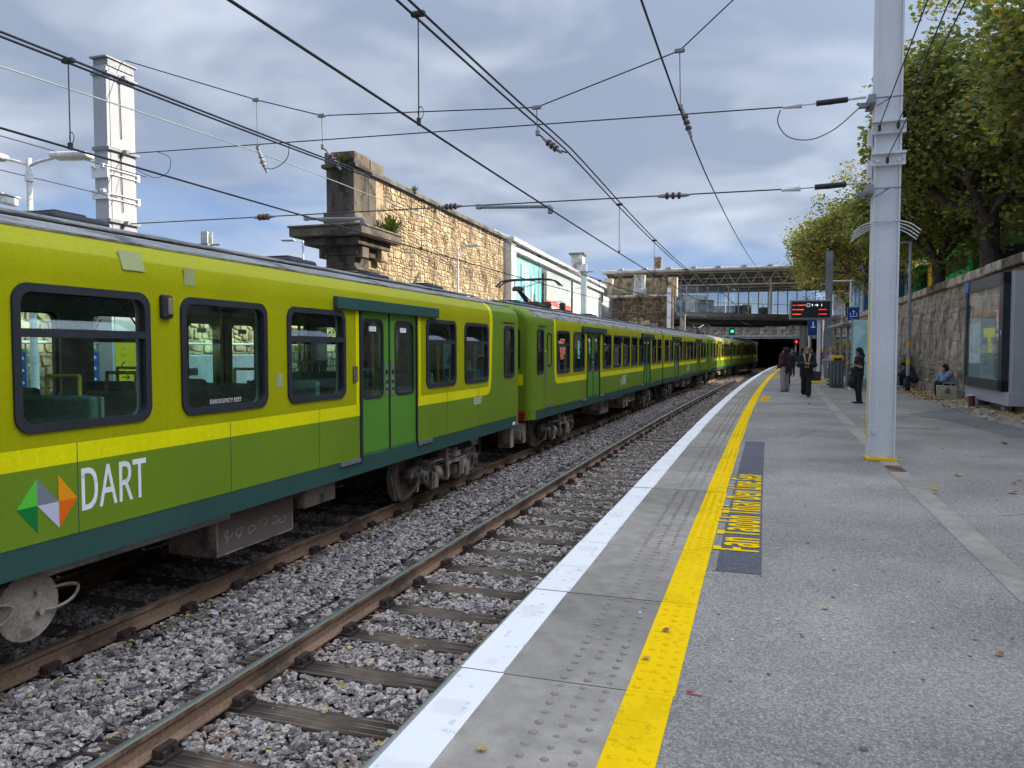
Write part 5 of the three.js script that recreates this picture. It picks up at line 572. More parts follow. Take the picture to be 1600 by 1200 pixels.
{ // framed advertising panel on the wall side
  const g = thing('advertising_panel', 'large framed advertising panel on pale legs before the wall', 'billboard', [5.9, 0, -24.35], -0.005), W = 3.9, y0 = 0.56, y1 = 3.58, h = y1 - y0;
  part(g, 'frame', [bx(0.2, h, 0.32, 0, y0 + h / 2, W / 2 - 0.16), bx(0.2, h, 0.2, 0, y0 + h / 2, -W / 2 + 0.1), bx(0.2, 0.3, W, 0, y1 - 0.15, 0), bx(0.2, 0.26, W, 0, y0 + 0.13, 0)], mat(0.022, 0.03, 0.038, 0.4));
  part(g, 'backing_board', bx(0.05, h - 0.3, W - 0.3, 0.03, y0 + h / 2, 0), MT.galvDark); part(g, 'pale_surround', [bx(0.34, 0.34, W + 0.5, 0.16, 0.37, 0.1), bx(0.30, 3.35, 0.36, 0.22, 1.9, W / 2 + 0.12)], mat(0.46, 0.48, 0.53, 0.5, { map: tPaint })); part(g, 'leg', [bx(0.16, 0.22, 0.3, 0.18, 0.11, 1.4), bx(0.16, 0.22, 0.3, 0.18, 0.11, -1.2)], MT.galvDark);
  const tx = canvasTex(512, 400, (x) => { const r = RNG(19); x.fillStyle = '#b5a598'; x.fillRect(0, 0, 512, 400); const gr = ['#e2c193', '#f3dfb4', '#b08d70', '#eec6a2', '#8d7f7a', '#cbb29d', '#b88d7b']; for (let i = 0; i < 170; i++) { x.fillStyle = gr[(r() * 7) | 0] + '88'; x.fillRect(r() * 512, r() * 150, 12 + r() * 50, 6 + r() * 60); } x.fillStyle = '#d3dfe2'; x.fillRect(0, 150, 190, 190); x.fillStyle = '#8b7f80'; x.fillRect(190, 130, 322, 120); for (let i = 0; i < 60; i++) { x.fillStyle = ['#b7c2c4', '#97a4aa', '#c3c9ca'][(r() * 3) | 0] + '66'; x.fillRect(r() * 190, 150 + r() * 180, 30 * r() + 8, 30 * r() + 8); } x.fillStyle = '#fff200'; x.fillRect(235, 178, 180, 42); x.beginPath(); x.moveTo(300, 218); x.lineTo(352, 218); x.lineTo(375, 288); x.lineTo(318, 288); x.fill(); x.fillStyle = '#6a727a'; x.fillRect(190, 290, 322, 110); x.fillStyle = '#7f7a2a'; x.fillRect(230, 300, 200, 24); x.fillStyle = '#3f4d66'; x.fillRect(250, 324, 170, 60); x.fillStyle = '#c9cbc8'; x.fillRect(120, 262, 380, 5); x.fillStyle = '#55595e'; x.fillRect(0, 340, 190, 60); x.fillStyle = '#c8323a'; x.fillRect(420, 100, 40, 34); });  // generic poster print; glass reflections of the surroundings are painted into its blocks
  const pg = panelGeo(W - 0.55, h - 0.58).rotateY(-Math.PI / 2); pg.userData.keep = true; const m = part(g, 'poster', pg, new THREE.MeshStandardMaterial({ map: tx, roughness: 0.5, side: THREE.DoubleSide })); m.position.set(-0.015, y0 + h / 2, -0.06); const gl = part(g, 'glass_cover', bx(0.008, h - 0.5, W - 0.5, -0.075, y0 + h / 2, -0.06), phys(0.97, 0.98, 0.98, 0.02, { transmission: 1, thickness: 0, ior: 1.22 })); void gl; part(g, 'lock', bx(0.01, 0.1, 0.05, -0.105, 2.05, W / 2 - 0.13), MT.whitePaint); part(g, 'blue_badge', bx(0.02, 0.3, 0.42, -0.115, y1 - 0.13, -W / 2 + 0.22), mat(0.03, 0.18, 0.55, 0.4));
}
{ const o = thing('lamp_post', 'slim grey lamp post with two yellow bands by the wall', 'lamp post', [5.42, 0, -33.2], 0, 'platform lamps'); part(o, 'pole', [cyl(0.055, 0.07, 5.75, 0, 2.9, 0)], MT.greyPaint); part(o, 'base', cyl(0.085, 0.09, 0.6, 0, 0.3, 0), MT.black); part(o, 'arm', bx(0.75, 0.05, 0.09, -0.33, 5.75, 0), MT.greyPaint); part(o, 'lamp_head', rb(0.5, 0.06, 0.2, 0.02, -0.75, 5.73, 0, 1), MT.whitePaint); for (const y of [1.82, 1.14]) part(o, 'yellow_band', cyl(0.078, 0.078, 0.2, 0, y, 0), MT.yellowBand);
  for (const [x, t, h, lab] of [[5.6, 56, 6.2, 'thin lamp post further along the retaining wall'], [4.9, 70, 6.0, 'thin pale lamp post near the stairs']]) { const p = thing('lamp_post', lab, 'lamp post', [x, 0, -t], 0, 'platform lamps'); part(p, 'pole', cyl(0.06, 0.08, h, 0, h / 2, 0), MT.galv); part(p, 'lamp_head', rb(1.3, 0.08, 0.25, 0.03, -0.5, h, 0, 1), MT.galv); part(p, 'yellow_band', cyl(0.09, 0.09, 0.25, 0, 1.6, 0), MT.yellowBand); } }
{ // departure display
  const o = thing('departure_display', 'grey departure board with red light lettering on a post', 'display', [2.2, 0, -34.8], 0.14); part(o, 'post', [bx(0.12, 3.0, 0.12, 0.08, 1.5, 0), bx(0.12, 0.9, 0.12, 0.08, 3.3, -0.16)], MT.galv); part(o, 'yellow_foot', [bx(0.62, 0.06, 0.16, 0, 0.22, 0)], MT.yellow); part(o, 'case', rb(1.66, 0.82, 0.28, 0.04, -0.3, 3.28, 0.06, 1), MT.greyPaint);
  const dr = (bg) => (x, w, h) => { const r = RNG(33); x.fillStyle = bg; x.fillRect(0, 0, w, h); const row = (y, x0, x1, c) => { x.fillStyle = c; for (let k = x0; k < x1; k += 11) { const bh = 7 + r() * 8; x.fillRect(k, y - bh / 2, 6, bh); } }; row(50, 14, 62, '#ff2a1c'); row(50, 82, 186, '#ff5a1a'); row(112, 14, 168, '#ff5a1a'); row(112, 360, 470, '#ff2a1c'); row(174, 14, 130, '#ff5a1a'); row(174, 360, 470, '#ff3a1c'); x.fillStyle = '#cfd4d6'; x.font = 'bold 44px sans-serif'; x.fillText('1', 262, 66); x.fillText('i', 392, 66); x.strokeStyle = '#cfd4d6'; arrow(x, 330, 50, 42); x.lineWidth = 3; x.strokeRect(204, 30, 38, 40); };
  const map = canvasTex(512, 224, dr('#22262b')), em = canvasTex(512, 224, dr('#000000')); const g = panelGeo(1.54, 0.68); const m = part(o, 'screen', g, new THREE.MeshStandardMaterial({ map, emissiveMap: em, emissive: lin(1, 1, 1), emissiveIntensity: 1.1, roughness: 0.4, side: THREE.DoubleSide })); m.position.set(-0.3, 3.28, 0.205);
}
{ const o = thing('exit_sign', 'blue exit sign with white arrow and green top edge', 'sign', [3.72, 0, -36], 0.2); const tx = canvasTex(256, 320, (x, w, h) => { x.fillStyle = '#0b4aa2'; x.fillRect(0, 0, w, h); x.fillStyle = '#1fa05a'; x.fillRect(0, 0, w, 34); x.strokeStyle = '#f2f5f8'; x.lineWidth = 16; x.beginPath(); x.moveTo(80, 150); x.lineTo(56, 150); x.lineTo(56, 226); x.lineTo(200, 226); x.lineTo(200, 150); x.lineTo(176, 150); x.moveTo(128, 200); x.lineTo(128, 90); x.moveTo(96, 122); x.lineTo(128, 88); x.lineTo(160, 122); x.stroke(); x.fillStyle = '#f2f5f8'; x.font = '34px sans-serif'; x.fillText('Exit', 46, 290); }); part(o, 'sign_panel', bx(0.48, 0.58, 0.05, 0, 3.15, 0), MT.blueSign); const m = part(o, 'sign_face', panelGeo(0.48, 0.58), new THREE.MeshStandardMaterial({ map: tx, roughness: 0.4, side: THREE.DoubleSide })); m.position.set(0, 3.15, 0.028); part(o, 'post', bx(0.08, 3.5, 0.08, 0.16, 1.75, -0.07), MT.galv);
  const q = thing('exit_sign', 'small blue sign hanging behind the departure board post', 'sign', [3.05, 0, -52], 0.2); part(q, 'sign_panel', bx(0.62, 1.2, 0.06, 0, 3.1, 0), MT.blueSign); part(q, 'post', bx(0.09, 3.7, 0.09, -0.2, 1.85, -0.08), MT.galv); part(q, 'arrow', [bx(0.08, 0.3, 0.01, 0, 3.2, 0.036), bx(0.24, 0.08, 0.01, 0, 3.02, 0.036)], MT.white); }
{ const o = thing('litter_bin', 'dark grey litter bin with yellow hood on the platform', 'bin', [3.02, 0, -35.1], 0.1); part(o, 'body', [rb(0.48, 1.05, 0.48, 0.03, 0, 0.6, 0, 1), bx(0.5, 0.1, 0.5, 0, 0.05, 0)], mat(0.075, 0.09, 0.11, 0.5)); part(o, 'hood', [rb(0.5, 0.26, 0.5, 0.08, 0, 1.24, 0, 2)], MT.yellowBand); part(o, 'opening', bx(0.3, 0.1, 0.01, 0, 1.2, 0.25), MT.black); part(o, 'ridge', [-0.15, 0, 0.15].map((x) => bx(0.02, 0.95, 0.01, x, 0.6, 0.243)), MT.greyPaint); }
{ // shelter with poster
  const o = thing('platform_shelter', 'grey platform shelter frame with yellow banded posts and pale poster', 'shelter', [3.72, 0, -33.2], 0.02);
  for (const [x, z] of [[-0.1, -3.2], [-0.1, -5.6], [-0.1, -8], [0.5, -8]]) { part(o, 'post', bx(0.09, 2.65, 0.09, x, 1.32, z), MT.greyPaint); part(o, 'yellow_band', [bx(0.1, 0.16, 0.1, x, 1.75, z), bx(0.1, 0.16, 0.1, x, 0.98, z)], MT.yellowBand); part(o, 'glass_pane', bx(0.015, 1.9, 2.1, x, 1.35, z + 1.2 > -3 ? z + 0.8 : z + 1.2), MT.glassClear); } part(o, 'roof', rb(2.0, 0.12, 6.4, 0.04, 0.6, 2.72, -5.6, 1), MT.greyPaint);
  const c = part(o, 'poster_case', rb(0.95, 2.6, 0.14, 0.03, 0.12, 1.5, 0, 1), MT.greyPaint); part(c, 'poster_post', bx(0.12, 0.6, 0.12, -0.36, 0.2, 0), MT.galv); const tx = canvasTex(256, 640, (x, w, h) => { x.fillStyle = '#b9dfdc'; x.fillRect(0, 0, w, h); for (let i = 0; i < 7; i++) { x.fillStyle = ['#a8d5d6', '#c6e8e2', '#9ccfd4'][i % 3]; x.beginPath(); x.ellipse(60 + i * 30, 80 + i * 85, 120, 60, i, 0, 7); x.fill(); } x.fillStyle = '#7fc95e'; x.beginPath(); x.arc(190, 330, 34, 0, 7); x.fill(); x.strokeStyle = '#4f93b8'; x.lineWidth = 8; x.beginPath(); x.arc(120, 440, 46, 0, 5); x.stroke(); }); const m = part(c, 'poster', panelGeo(0.84, 2.3), new THREE.MeshStandardMaterial({ map: tx, roughness: 0.35, side: THREE.DoubleSide })); m.position.set(0.12, 1.62, 0.074); part(o, 'yellow_pole', [bx(0.06, 2.5, 0.06, 0.66, 1.25, 0.4)], MT.yellow);
}
{ const o = thing('carrier_bag', 'cream shopping bag standing on fallen leaves', 'bag', [5.76, 0, -28.2], -0.1); const sh = extr(polyShape([[-0.27, 0], [0.27, 0], [0.29, 0.42], [-0.29, 0.44]]), 0.14, 0.01).translate(0, 0, -0.07); part(o, 'body', sh, mat(0.52, 0.50, 0.33, 0.8)); part(o, 'handle', [tube([[-0.12, 0.42, 0.06], [-0.1, 0.52, 0.06], [0.1, 0.52, 0.06], [0.12, 0.42, 0.06]], 0.012), tube([[-0.12, 0.42, -0.06], [-0.1, 0.5, -0.06], [0.1, 0.5, -0.06], [0.12, 0.42, -0.06]], 0.012)], mat(0.4, 0.38, 0.25, 0.8)); part(o, 'print', [bx(0.16, 0.12, 0.004, 0.02, 0.24, 0.085), bx(0.08, 0.1, 0.004, 0.02, 0.34, 0.085)], mat(0.17, 0.18, 0.18, 0.8));
  const p = thing('drink_can', 'red drink can standing under the advertising panel', 'can', [5.75, 0, -25.0]); part(p, 'body', cyl(0.085, 0.08, 0.3, 0, 0.15, 0, 'y', 16), mat(0.20, 0.03, 0.035, 0.4)); part(p, 'lid', cyl(0.07, 0.085, 0.02, 0, 0.31, 0, 'y', 16), MT.galv); }
{ // stair tower panels and street furniture up on the street
  const o = thing('glass_stair_tower', 'blue and white glazed stair enclosure above the wall', 'building', [8.3, 3.3, -64]); part(o, 'frame', [bx(0.12, 4.4, 0.12, -1.4, 2.2, 3), bx(0.12, 4.4, 0.12, -1.4, 2.2, -3), bx(0.12, 4.4, 0.12, 1.4, 2.2, 3), bx(3, 0.15, 6.4, 0, 4.4, 0), bx(0.1, 0.1, 6, -1.4, 1.1, 0)], MT.galv); for (let i = 0; i < 5; i++) part(o, 'panel', bx(0.05, 4.1, 1.1, -1.42, 2.2, 2.4 - i * 1.2), i % 2 ? mat(0.03, 0.14, 0.42, 0.3) : phys(0.7, 0.85, 0.92, 0.05, { transmission: 0.8, thickness: 0 })); part(o, 'front_panel', bx(2.6, 4.1, 0.05, 0, 2.2, 3.02), mat(0.05, 0.2, 0.5, 0.3));
  const p = thing('street_lamp', 'slim dark street lamp column beside the tree trunk', 'lamp post', [8.5, 3.3, -35.9]); part(p, 'pole', cyl(0.06, 0.09, 7, 0, 3.5, 0), MT.galvDark); part(p, 'lamp_head', rb(0.7, 0.12, 0.25, 0.05, -0.3, 7, 0), MT.galvDark); part(p, 'notice', bx(0.16, 0.14, 0.02, 0, 1.75, 0.08), MT.white); const q = thing('street_lamp', 'grey street lamp head reaching from beyond the frame edge trees', 'lamp post', [8.2, 3.3, -19.6]); part(q, 'pole', cyl(0.05, 0.08, 4.0, 0, 2.0, 0), MT.galvDark); part(q, 'lamp_head', rb(0.8, 0.14, 0.28, 0.06, -0.2, 4.0, 0), MT.galv); }
function bus(label, x, t, len, rear) {
  const o = thing('city_bus', label, 'bus', [x, 3.2, -t], 0.0, 'green city buses'), g = paint(0.025, 0.36, 0.075), W = 2.5, H = 4.25; // local -z is the far end
  const prof = rrect(-W / 2, W / 2, 0.35, H, 0.28); const body = extr(prof, len - 0.5, 0.12).translate(0, 0, -len + 0.25); part(o, 'body', body, g);
  for (const s of [-1, 1]) for (const y of [1.6, 3.15]) for (let i = 0; i < 6; i++) part(o, 'window', rb(0.03, 0.85, (len - 1.6) / 6 - 0.1, 0.012, s * (W / 2 + 0.122), y, -(0.8 + (i + 0.5) * ((len - 1.6) / 6)), 1), MT.glassDark);
  part(o, 'windscreen', [rb(2.1, 0.95, 0.03, 0.012, 0, 3.3, 0.132 - 0.0 - 0.0 + 0.01 - 0.13 + 0.0, 1)].map((k) => k.translate(0, 0, 0.02)), MT.glassDark); part(o, 'windscreen', rb(2.1, 1.3, 0.03, 0.012, 0, 1.6, 0.03, 1), MT.glassDark); part(o, 'destination_blind', bx(1.7, 0.32, 0.03, 0, 2.5, 0.03), MT.black); part(o, 'rear_panel', bx(2.74, 2.2, 0.04, 0, 2.6, -len - 0.02 + 0.0), MT.yellowBand); if (rear) part(o, 'yellow_panel', bx(0.03, 3.2, 1.4, -W / 2 - 0.128, 2.4, -len + 1.1), MT.yellowBand);
  for (const s of [-1, 1]) for (const z of [-2.2, -len + 2.6]) { const w = part(o, 'wheel', cyl(0.48, 0.48, 0.3, s * 1.12, 0.48, z, 'x', 20), MT.black); part(w, 'rim', cyl(0.26, 0.26, 0.04, s * 1.28, 0.48, z, 'x', 16), MT.galv); } return o;
}
bus('green double decker bus parked behind the tree trunk', 11.55, 45.2, 10.8, true); bus('green double decker bus further down the street', 11.6, 60.5, 10.8, false);
{ const o = thing('red_van', 'red van parked on the street beyond the buses', 'van', [10.9, 3.2, -76]); part(o, 'body', extr(polyShape([[-2.6, 0.4], [2.6, 0.4], [2.6, 1.4], [1.7, 2.7], [-2.6, 2.8]]), 2.0, 0.06).rotateY(Math.PI / 2).translate(-1, 0, 0), paint(0.42, 0.02, 0.02)); part(o, 'window', [bx(2.16, 0.8, 0.05, 0, 2.0, 2.62), bx(0.05, 0.7, 1.2, -1.08, 2.0, -1)], MT.glassDark); for (const s of [-1, 1]) for (const z of [-1.6, 1.6]) part(o, 'wheel', cyl(0.36, 0.36, 0.24, s * 0.98, 0.36, z, 'x', 16), MT.black); }

// ---------------------------------------------------------------- trees
const LEAFC = [[0.32, 0.34, 0.045], [0.22, 0.27, 0.04], [0.15, 0.20, 0.035], [0.50, 0.45, 0.05], [0.60, 0.46, 0.06], [0.42, 0.26, 0.07]];
const leafMat = new THREE.MeshPhysicalMaterial({ color: 0xffffff, vertexColors: true, roughness: 0.8, transmission: 0.5, thickness: 0, side: THREE.DoubleSide });
function tree(label, x, z, base, H, spread, trunkR, nLeaf, seed, gold, ox = 0) {
  const o = thing('plane_tree', label, 'tree', [x, base, z], 0, 'street trees above the wall'), r = RNG(seed), limbs = [], tips = [], bark = mat(0.135, 0.115, 0.098, 0.95, { map: tStain, bumpMap: tBump, bumpScale: 0.03 });
  const fork = H * 0.24; limbs.push(bar(V(0, -0.1, 0), V(0.05, fork * 0.5, 0), trunkR * 1.12, 12, trunkR * 0.9), bar(V(0.05, fork * 0.5, 0), V(0, fork, 0), trunkR * 0.9, 12, trunkR * 1.0), sph(trunkR * 1.05, 0, fork, 0));
  const grow = (p, dir, L, rad, depth) => { const q = p.clone().addScaledVector(dir, L); q.y -= 0.02 * L; const er = Math.hypot(q.x - ox, q.z) / spread; if (er > 0.92) { q.x = ox + (q.x - ox) * 0.92 / er; q.z *= 0.92 / er; } q.y = Math.min(q.y, H - 0.4); limbs.push(bar(p, q, rad, depth > 2 ? 4 : 7, rad * 0.66)); if (depth >= 1) tips.push([q, depth]); if (depth >= 4) return; const n = depth < 2 ? 3 : 2 + (r() < 0.5 ? 1 : 0); for (let i = 0; i < n; i++) { const nd = dir.clone().add(V((r() - 0.5) * 1.5, (r() - 0.32) * 0.9, (r() - 0.5) * 1.5)).normalize();  grow(q, nd.normalize(), L * (0.66 + 0.2 * r()), rad * 0.64, depth + 1); } };
  const n0 = 6; for (let i = 0; i < n0; i++) { const a = (i / n0) * 6.283 + r() * 0.5, up = 0.55 + 0.6 * r(); grow(V(0, fork, 0), V(Math.cos(a), up, Math.sin(a)).normalize(), Math.min(H * 0.19, spread * 0.42) * (0.8 + 0.4 * r()), trunkR * 0.5, 0); }
  part(o, 'trunk', limbs.slice(0, 3), bark); part(o, 'branches', limbs.slice(3), bark);
  // leaf clumps round the twigs, kept inside an uneven crown
  const pos = [], col = [], nor = []; const cy = fork + (H - fork) * 0.5, ry = (H - fork) * 0.56; const clumps = []; for (const [p] of tips) for (let k = 0; k < 3; k++) clumps.push([p.clone().add(V((r() - 0.5) * 1.6, (r() - 0.4) * 1.3, (r() - 0.5) * 1.6)), 0.45 + 0.6 * r()]);
  for (let k = 0; k < 210; k++) { const a = r() * 6.283, u = r() * 2 - 1, s = Math.sqrt(1 - u * u), R = (0.62 + 0.4 * r()) * (0.86 + 0.28 * vnoise(a * 1.6, u * 2.4, seed)); clumps.push([V(ox + Math.cos(a) * s * spread * R, cy + u * ry * R - 0.12 * s * ry, Math.sin(a) * s * spread * R), 0.35 + 0.55 * r()]); }
  const tmp = V(), ax = V(), e = new THREE.Euler(), m4 = new THREE.Matrix4(), per = Math.ceil(nLeaf / clumps.length);
  for (const [c, R] of clumps) { const tone = r(), hy = (c.y - fork) / (H - fork); for (let i = 0; i < per; i++) { const rr = R * Math.cbrt(r()), a = r() * 6.283, u = r() * 2 - 1, s = Math.sqrt(1 - u * u); tmp.set(c.x + Math.cos(a) * s * rr * 1.15, c.y + u * rr * 0.75, c.z + Math.sin(a) * s * rr * 1.15); if (tmp.y < fork * 0.75) continue; const L = 0.065 + 0.075 * r(), W = L * 0.8; e.set((r() - 0.5) * 2.0, r() * 6.3, (r() - 0.5) * 2.0); m4.makeRotationFromEuler(e).setPosition(tmp); const q = [[0, 0, -L], [W * 0.8, 0.02, -L * 0.2], [W * 0.5, -0.02, L * 0.8], [0, 0.015, L * 0.35], [-W * 0.5, -0.02, L * 0.8], [-W * 0.8, 0.02, -L * 0.2]].map(([x2, y2, z2]) => V(x2, y2, z2).applyMatrix4(m4)); ax.set(0, 1, 0).transformDirection(m4); const g0 = gold * (0.4 + 1.2 * tone); let ci = r() < g0 ? (r() < 0.6 ? 3 : r() < 0.75 ? 4 : 5) : r() < 0.4 ? 0 : r() < 0.6 ? 1 : 2; void hy; const cc = LEAFC[ci], v = 0.75 + 0.5 * r(); for (const [A, B, C] of [[0, 1, 3], [1, 2, 3], [0, 3, 5], [3, 4, 5]]) for (const k of [A, B, C]) { pos.push(q[k].x, q[k].y, q[k].z); nor.push(ax.x, ax.y, ax.z); col.push(cc[0] * v, cc[1] * v, cc[2] * v); } } }
  const g = new THREE.BufferGeometry(); g.setAttribute('position', new THREE.Float32BufferAttribute(pos, 3)); g.computeVertexNormals(); g.setAttribute('color', new THREE.Float32BufferAttribute(col, 3)); g.setAttribute('uv', new THREE.Float32BufferAttribute(new Float32Array(pos.length / 3 * 2), 2)); g.userData.keep = true; part(o, 'crown', g, leafMat); return o;
}
tree('big plane tree with thick pale trunk rising behind the wall', 8.1, -33.4, 3.2, 13.8, 4.6, 0.36, 105000, 301, 0.16, 1.3);
tree('plane tree with dark forked trunk beside the green bus', 8.0, -41.6, 3.2, 10.8, 3.5, 0.30, 52000, 302, 0.18, 0.6);
tree('yellowing plane tree standing before the canopy roof', 7.6, -60.5, 3.2, 12.0, 4.7, 0.28, 48000, 303, 0.34);
tree('plane tree overhanging the end of the station canopy', 7.6, -78, 3.2, 11.6, 5.2, 0.28, 30000, 304, 0.45);
tree('plane tree on the street beyond the advertising panel', 9.4, -21.0, 3.2, 12.5, 4.0, 0.34, 30000, 305, 0.2);
// ---------------------------------------------------------------- overhead wires
const HS = MASTT; // where the cross span hangs
function catenary(label, c, yC, yM, twin, hang, seedT, dropT) {
  const o = thing('overhead_wire', label, 'overhead wire', [0, 0, 0], 0, 'overhead wires along the tracks'); const pts = (y, off = 0, sag = 0, stag = 0) => { const a = []; for (let t = -14; t <= 106; t += 2) { const k = ((t - HS) / 34 % 1 + 1) % 1; const sg = 1 - Math.abs(2 * k - 1); a.push(Q(c + off + stag * (1 - 2 * sg), t, y - sag * 4 * k * (1 - k))); } return a; };
  part(o, 'contact_wire', flat(new THREE.TubeGeometry(new THREE.CatmullRomCurve3(pts(yC, 0, 0, 0)), 120, 0.012, 5)), MT.wire);
  for (const d of twin ? [-0.05, 0.05] : [0]) part(o, 'messenger_wire', flat(new THREE.TubeGeometry(new THREE.CatmullRomCurve3(pts(yM, d, 0.28)), 120, 0.013, 5)), MT.wire);
  for (const t of dropT) { const k = ((t - HS) / 34 % 1 + 1) % 1, ym = yM - 0.28 * 4 * k * (1 - k), a = Q(c, t, ym), b = Q(c, t, yC); const dp = part(o, 'dropper', [bar(a, b, 0.006), rb(0.14, 0.05, 0.06, 0.015, a.x, a.y, a.z, 1), rb(0.03, 0.07, 0.05, 0.01, b.x, b.y + 0.02, b.z, 1)], MT.wire); part(dp, 'loop', flat(new THREE.TorusGeometry(0.055, 0.005, 5, 14).scale(0.5, 1, 1).translate(b.x + 0.02, b.y + 0.1, b.z)), MT.wire); }
  return o;
}
catenary('overhead wires with droppers above the empty track', C1, 3.69, 4.84, true, 0, 0, [6.55, 16.5, 21.5, 29, 36, 44, 52, 60]);
catenary('overhead wires with droppers above the green train', C2, 3.6, 4.62, true, 0, 0, [5.95, 14, 22, 30, 38]);
{ const o = thing('overhead_wire', 'single feeder wire hanging on insulators above the platform edge', 'overhead wire', [0, 0, 0], 0, 'overhead wires along the tracks'); const a = []; for (let t = -8; t <= 92; t += 4) a.push(Q(-1.22 - 0.0 * t, t, 5.12 + 0.035 * Math.max(0, t - 14) + (t < 14 ? 0.1 * (14 - t) / 14 : 0))); part(o, 'feeder_wire', flat(new THREE.TubeGeometry(new THREE.CatmullRomCurve3(a), 80, 0.013, 5)), MT.wire); }
for (const [lab, l, y0, y1, g] of [['pale green earth wire crossing behind the masts', -9.05, 4.88, 5.3, 1], ['thin wire low over the far platform', -11.2, 4.95, 4.9, 0], ['thin wire anchored low on the white mast', -11.9, 4.6, 4.55, 0]]) { const o = thing('overhead_wire', lab, 'overhead wire', [0, 0, 0], 0, 'overhead wires along the tracks'); part(o, 'wire_strand', g ? flat(new THREE.TubeGeometry(new THREE.CatmullRomCurve3([0, 6, 12.4, 22, 34, 48].map((t) => Q(l, t, t < 12.5 ? lerp(y0, y1, t / 12.4) : 5.3 - (t - 12.4) * 0.004))), 60, 0.011, 5)) : bar(V(l, y0, 12), V(l, y1, -11.95), 0.009, 5), g ? MT.wireGreen : MT.wire); }
{
  const o = thing('cross_span', 'wire cross span hung between the masts above the tracks', 'cross span'); const z = -HS, pt = (l, y) => V(l, y, z), W = (a, b, r = 0.011) => part(o, 'span_wire', bar(pt(...a), pt(...b), r, 5), MT.wire);
  W([-12.1, 7.35], [-9.05, 6.28]); W([-9.05, 6.28], [-7.66, 5.86]); W([-7.66, 5.86], [-3.6, 5.62]); W([-3.6, 5.62], [-1.28, 6.27]); W([-1.28, 6.27], [1.5, 8.6]);
  W([-12.1, 5.52], [0.45, 5.25]); W([-12.1, 4.13], [0.5, 4.03]);
  const ins = (name, a, b, n, m, rr = 0.05) => { const A = pt(...a), B = pt(...b), d = B.clone().sub(A), L = d.length(), q = new THREE.Quaternion().setFromUnitVectors(V(0, 1, 0), d.clone().normalize()), gs = [[], []]; for (let i = 0; i < n; i++) { const g = new THREE.CylinderGeometry(rr, rr, L / n * 0.45, 12); g.applyQuaternion(q); const p = A.clone().addScaledVector(d, (i + 0.5) / n); gs[0].push(flat(g.translate(p.x, p.y, p.z))); } gs[1].push(bar(A.clone().addScaledVector(d, -0.35), A.clone(), 0.025, 6, 0.035), bar(A, B, rr * 0.55, 8), bar(B, B.clone().addScaledVector(d, 0.4), 0.035, 6, 0.02)); const k = part(o, name, gs[0], m); part(k, 'insulator_fitting', gs[1], MT.galvDark); return k; };
  for (const y of [5.26, 4.03]) { const k = part(o, 'rod_insulator', [bar(pt(0.72, y + 0.005), pt(1.15, y + 0.02), 0.042, 12), bar(pt(0.88, y + 0.008), pt(0.95, y + 0.012), 0.0435, 12)], MT.polymer); part(k, 'insulator_fitting', [bar(pt(0.25, y - 0.01), pt(0.52, y), 0.022, 6, 0.045), bar(pt(0.52, y), pt(0.72, y + 0.005), 0.012), bar(pt(1.15, y + 0.02), pt(1.4, y + 0.03), 0.02, 6)], MT.galv); }
  W([-3.58, 5.2], [-3.42, 5.05], 0.014); W([-3.24, 4.9], [C1 - 0.05, 4.84], 0.014); W([-7.64, 5.3], [-7.5, 5.14], 0.014); W([-7.34, 4.94], [C2 - 0.05, 4.63], 0.012); W([-1.26, 5.4], [-1.2, 5.28], 0.014); W([-9.03, 5.4], [-8.98, 5.26], 0.014);
  part(o, 'jumper_loop', tube([[0.22, 5.22, z], [0.18, 5.05, z], [0.32, 4.82, z], [0.62, 4.74, z], [0.95, 4.85, z], [1.35, 5.18, z]], 0.008, 30, 5), MT.wire); part(o, 'jumper_loop', tube([[-11.35, 5.5, z], [-11.05, 5.35, z], [-11.1, 5.1, z], [-11.4, 5.0, z], [-11.9, 5.2, z]], 0.007, 30, 5), MT.wire); part(o, 'jumper_loop', tube([[-8.35, 5.45, z], [-8.4, 5.15, z], [-8.75, 4.98, z], [-9.0, 5.12, z]], 0.008, 24, 5), MT.wire);
  ins('disc_insulator', [-5.25, 4.08], [-5.02, 4.08], 3, MT.porcelain, 0.055); ins('disc_insulator', [-9.05, 4.1], [-8.8, 4.1], 3, MT.porcelain, 0.06); ins('disc_insulator', [-1.5, 4.04], [-1.22, 4.035], 3, MT.porcelain, 0.055); ins('disc_insulator', [-3.42, 5.05], [-3.24, 4.9], 3, MT.porcelain, 0.06); ins('disc_insulator', [-7.5, 5.14], [-7.34, 4.94], 3, MT.porcelain, 0.06); ins('disc_insulator', [-1.2, 5.28], [-1.12, 5.02], 3, MT.porcelain, 0.05); ins('disc_insulator', [-8.98, 5.26], [-8.88, 5.02], 3, MT.galvDark, 0.045);
  for (const [l, y, y2] of [[-9.05, 6.28, 5.4], [-7.66, 5.86, 5.3], [-3.6, 5.62, 5.2], [-1.28, 6.27, 5.4]]) part(o, 'hanger', [bar(pt(l, y), pt(l + 0.02, y2), 0.009), rb(0.16, 0.07, 0.06, 0.02, l, y, z, 1), rb(0.07, 0.1, 0.06, 0.02, l + 0.02, y2, z, 1)], MT.galvDark);
  for (const [l0, l1, y] of [[-4.62, -3.36, 4.0], [-8.0, -6.85, 3.98]]) part(o, 'registration_arm', [bar(pt(l0, y + 0.04), pt(l1, y - 0.02), 0.028, 8), rb(0.08, 0.12, 0.08, 0.02, l1, y - 0.08, z, 1), rb(0.1, 0.09, 0.08, 0.02, l0, y + 0.05, z, 1)], MT.galvDark); part(o, 'contact_clip', [bar(pt(-3.36, 3.94), pt(C1, 3.71), 0.008), bar(pt(-6.85, 3.92), pt(C2, 3.63), 0.008)], MT.galvDark);
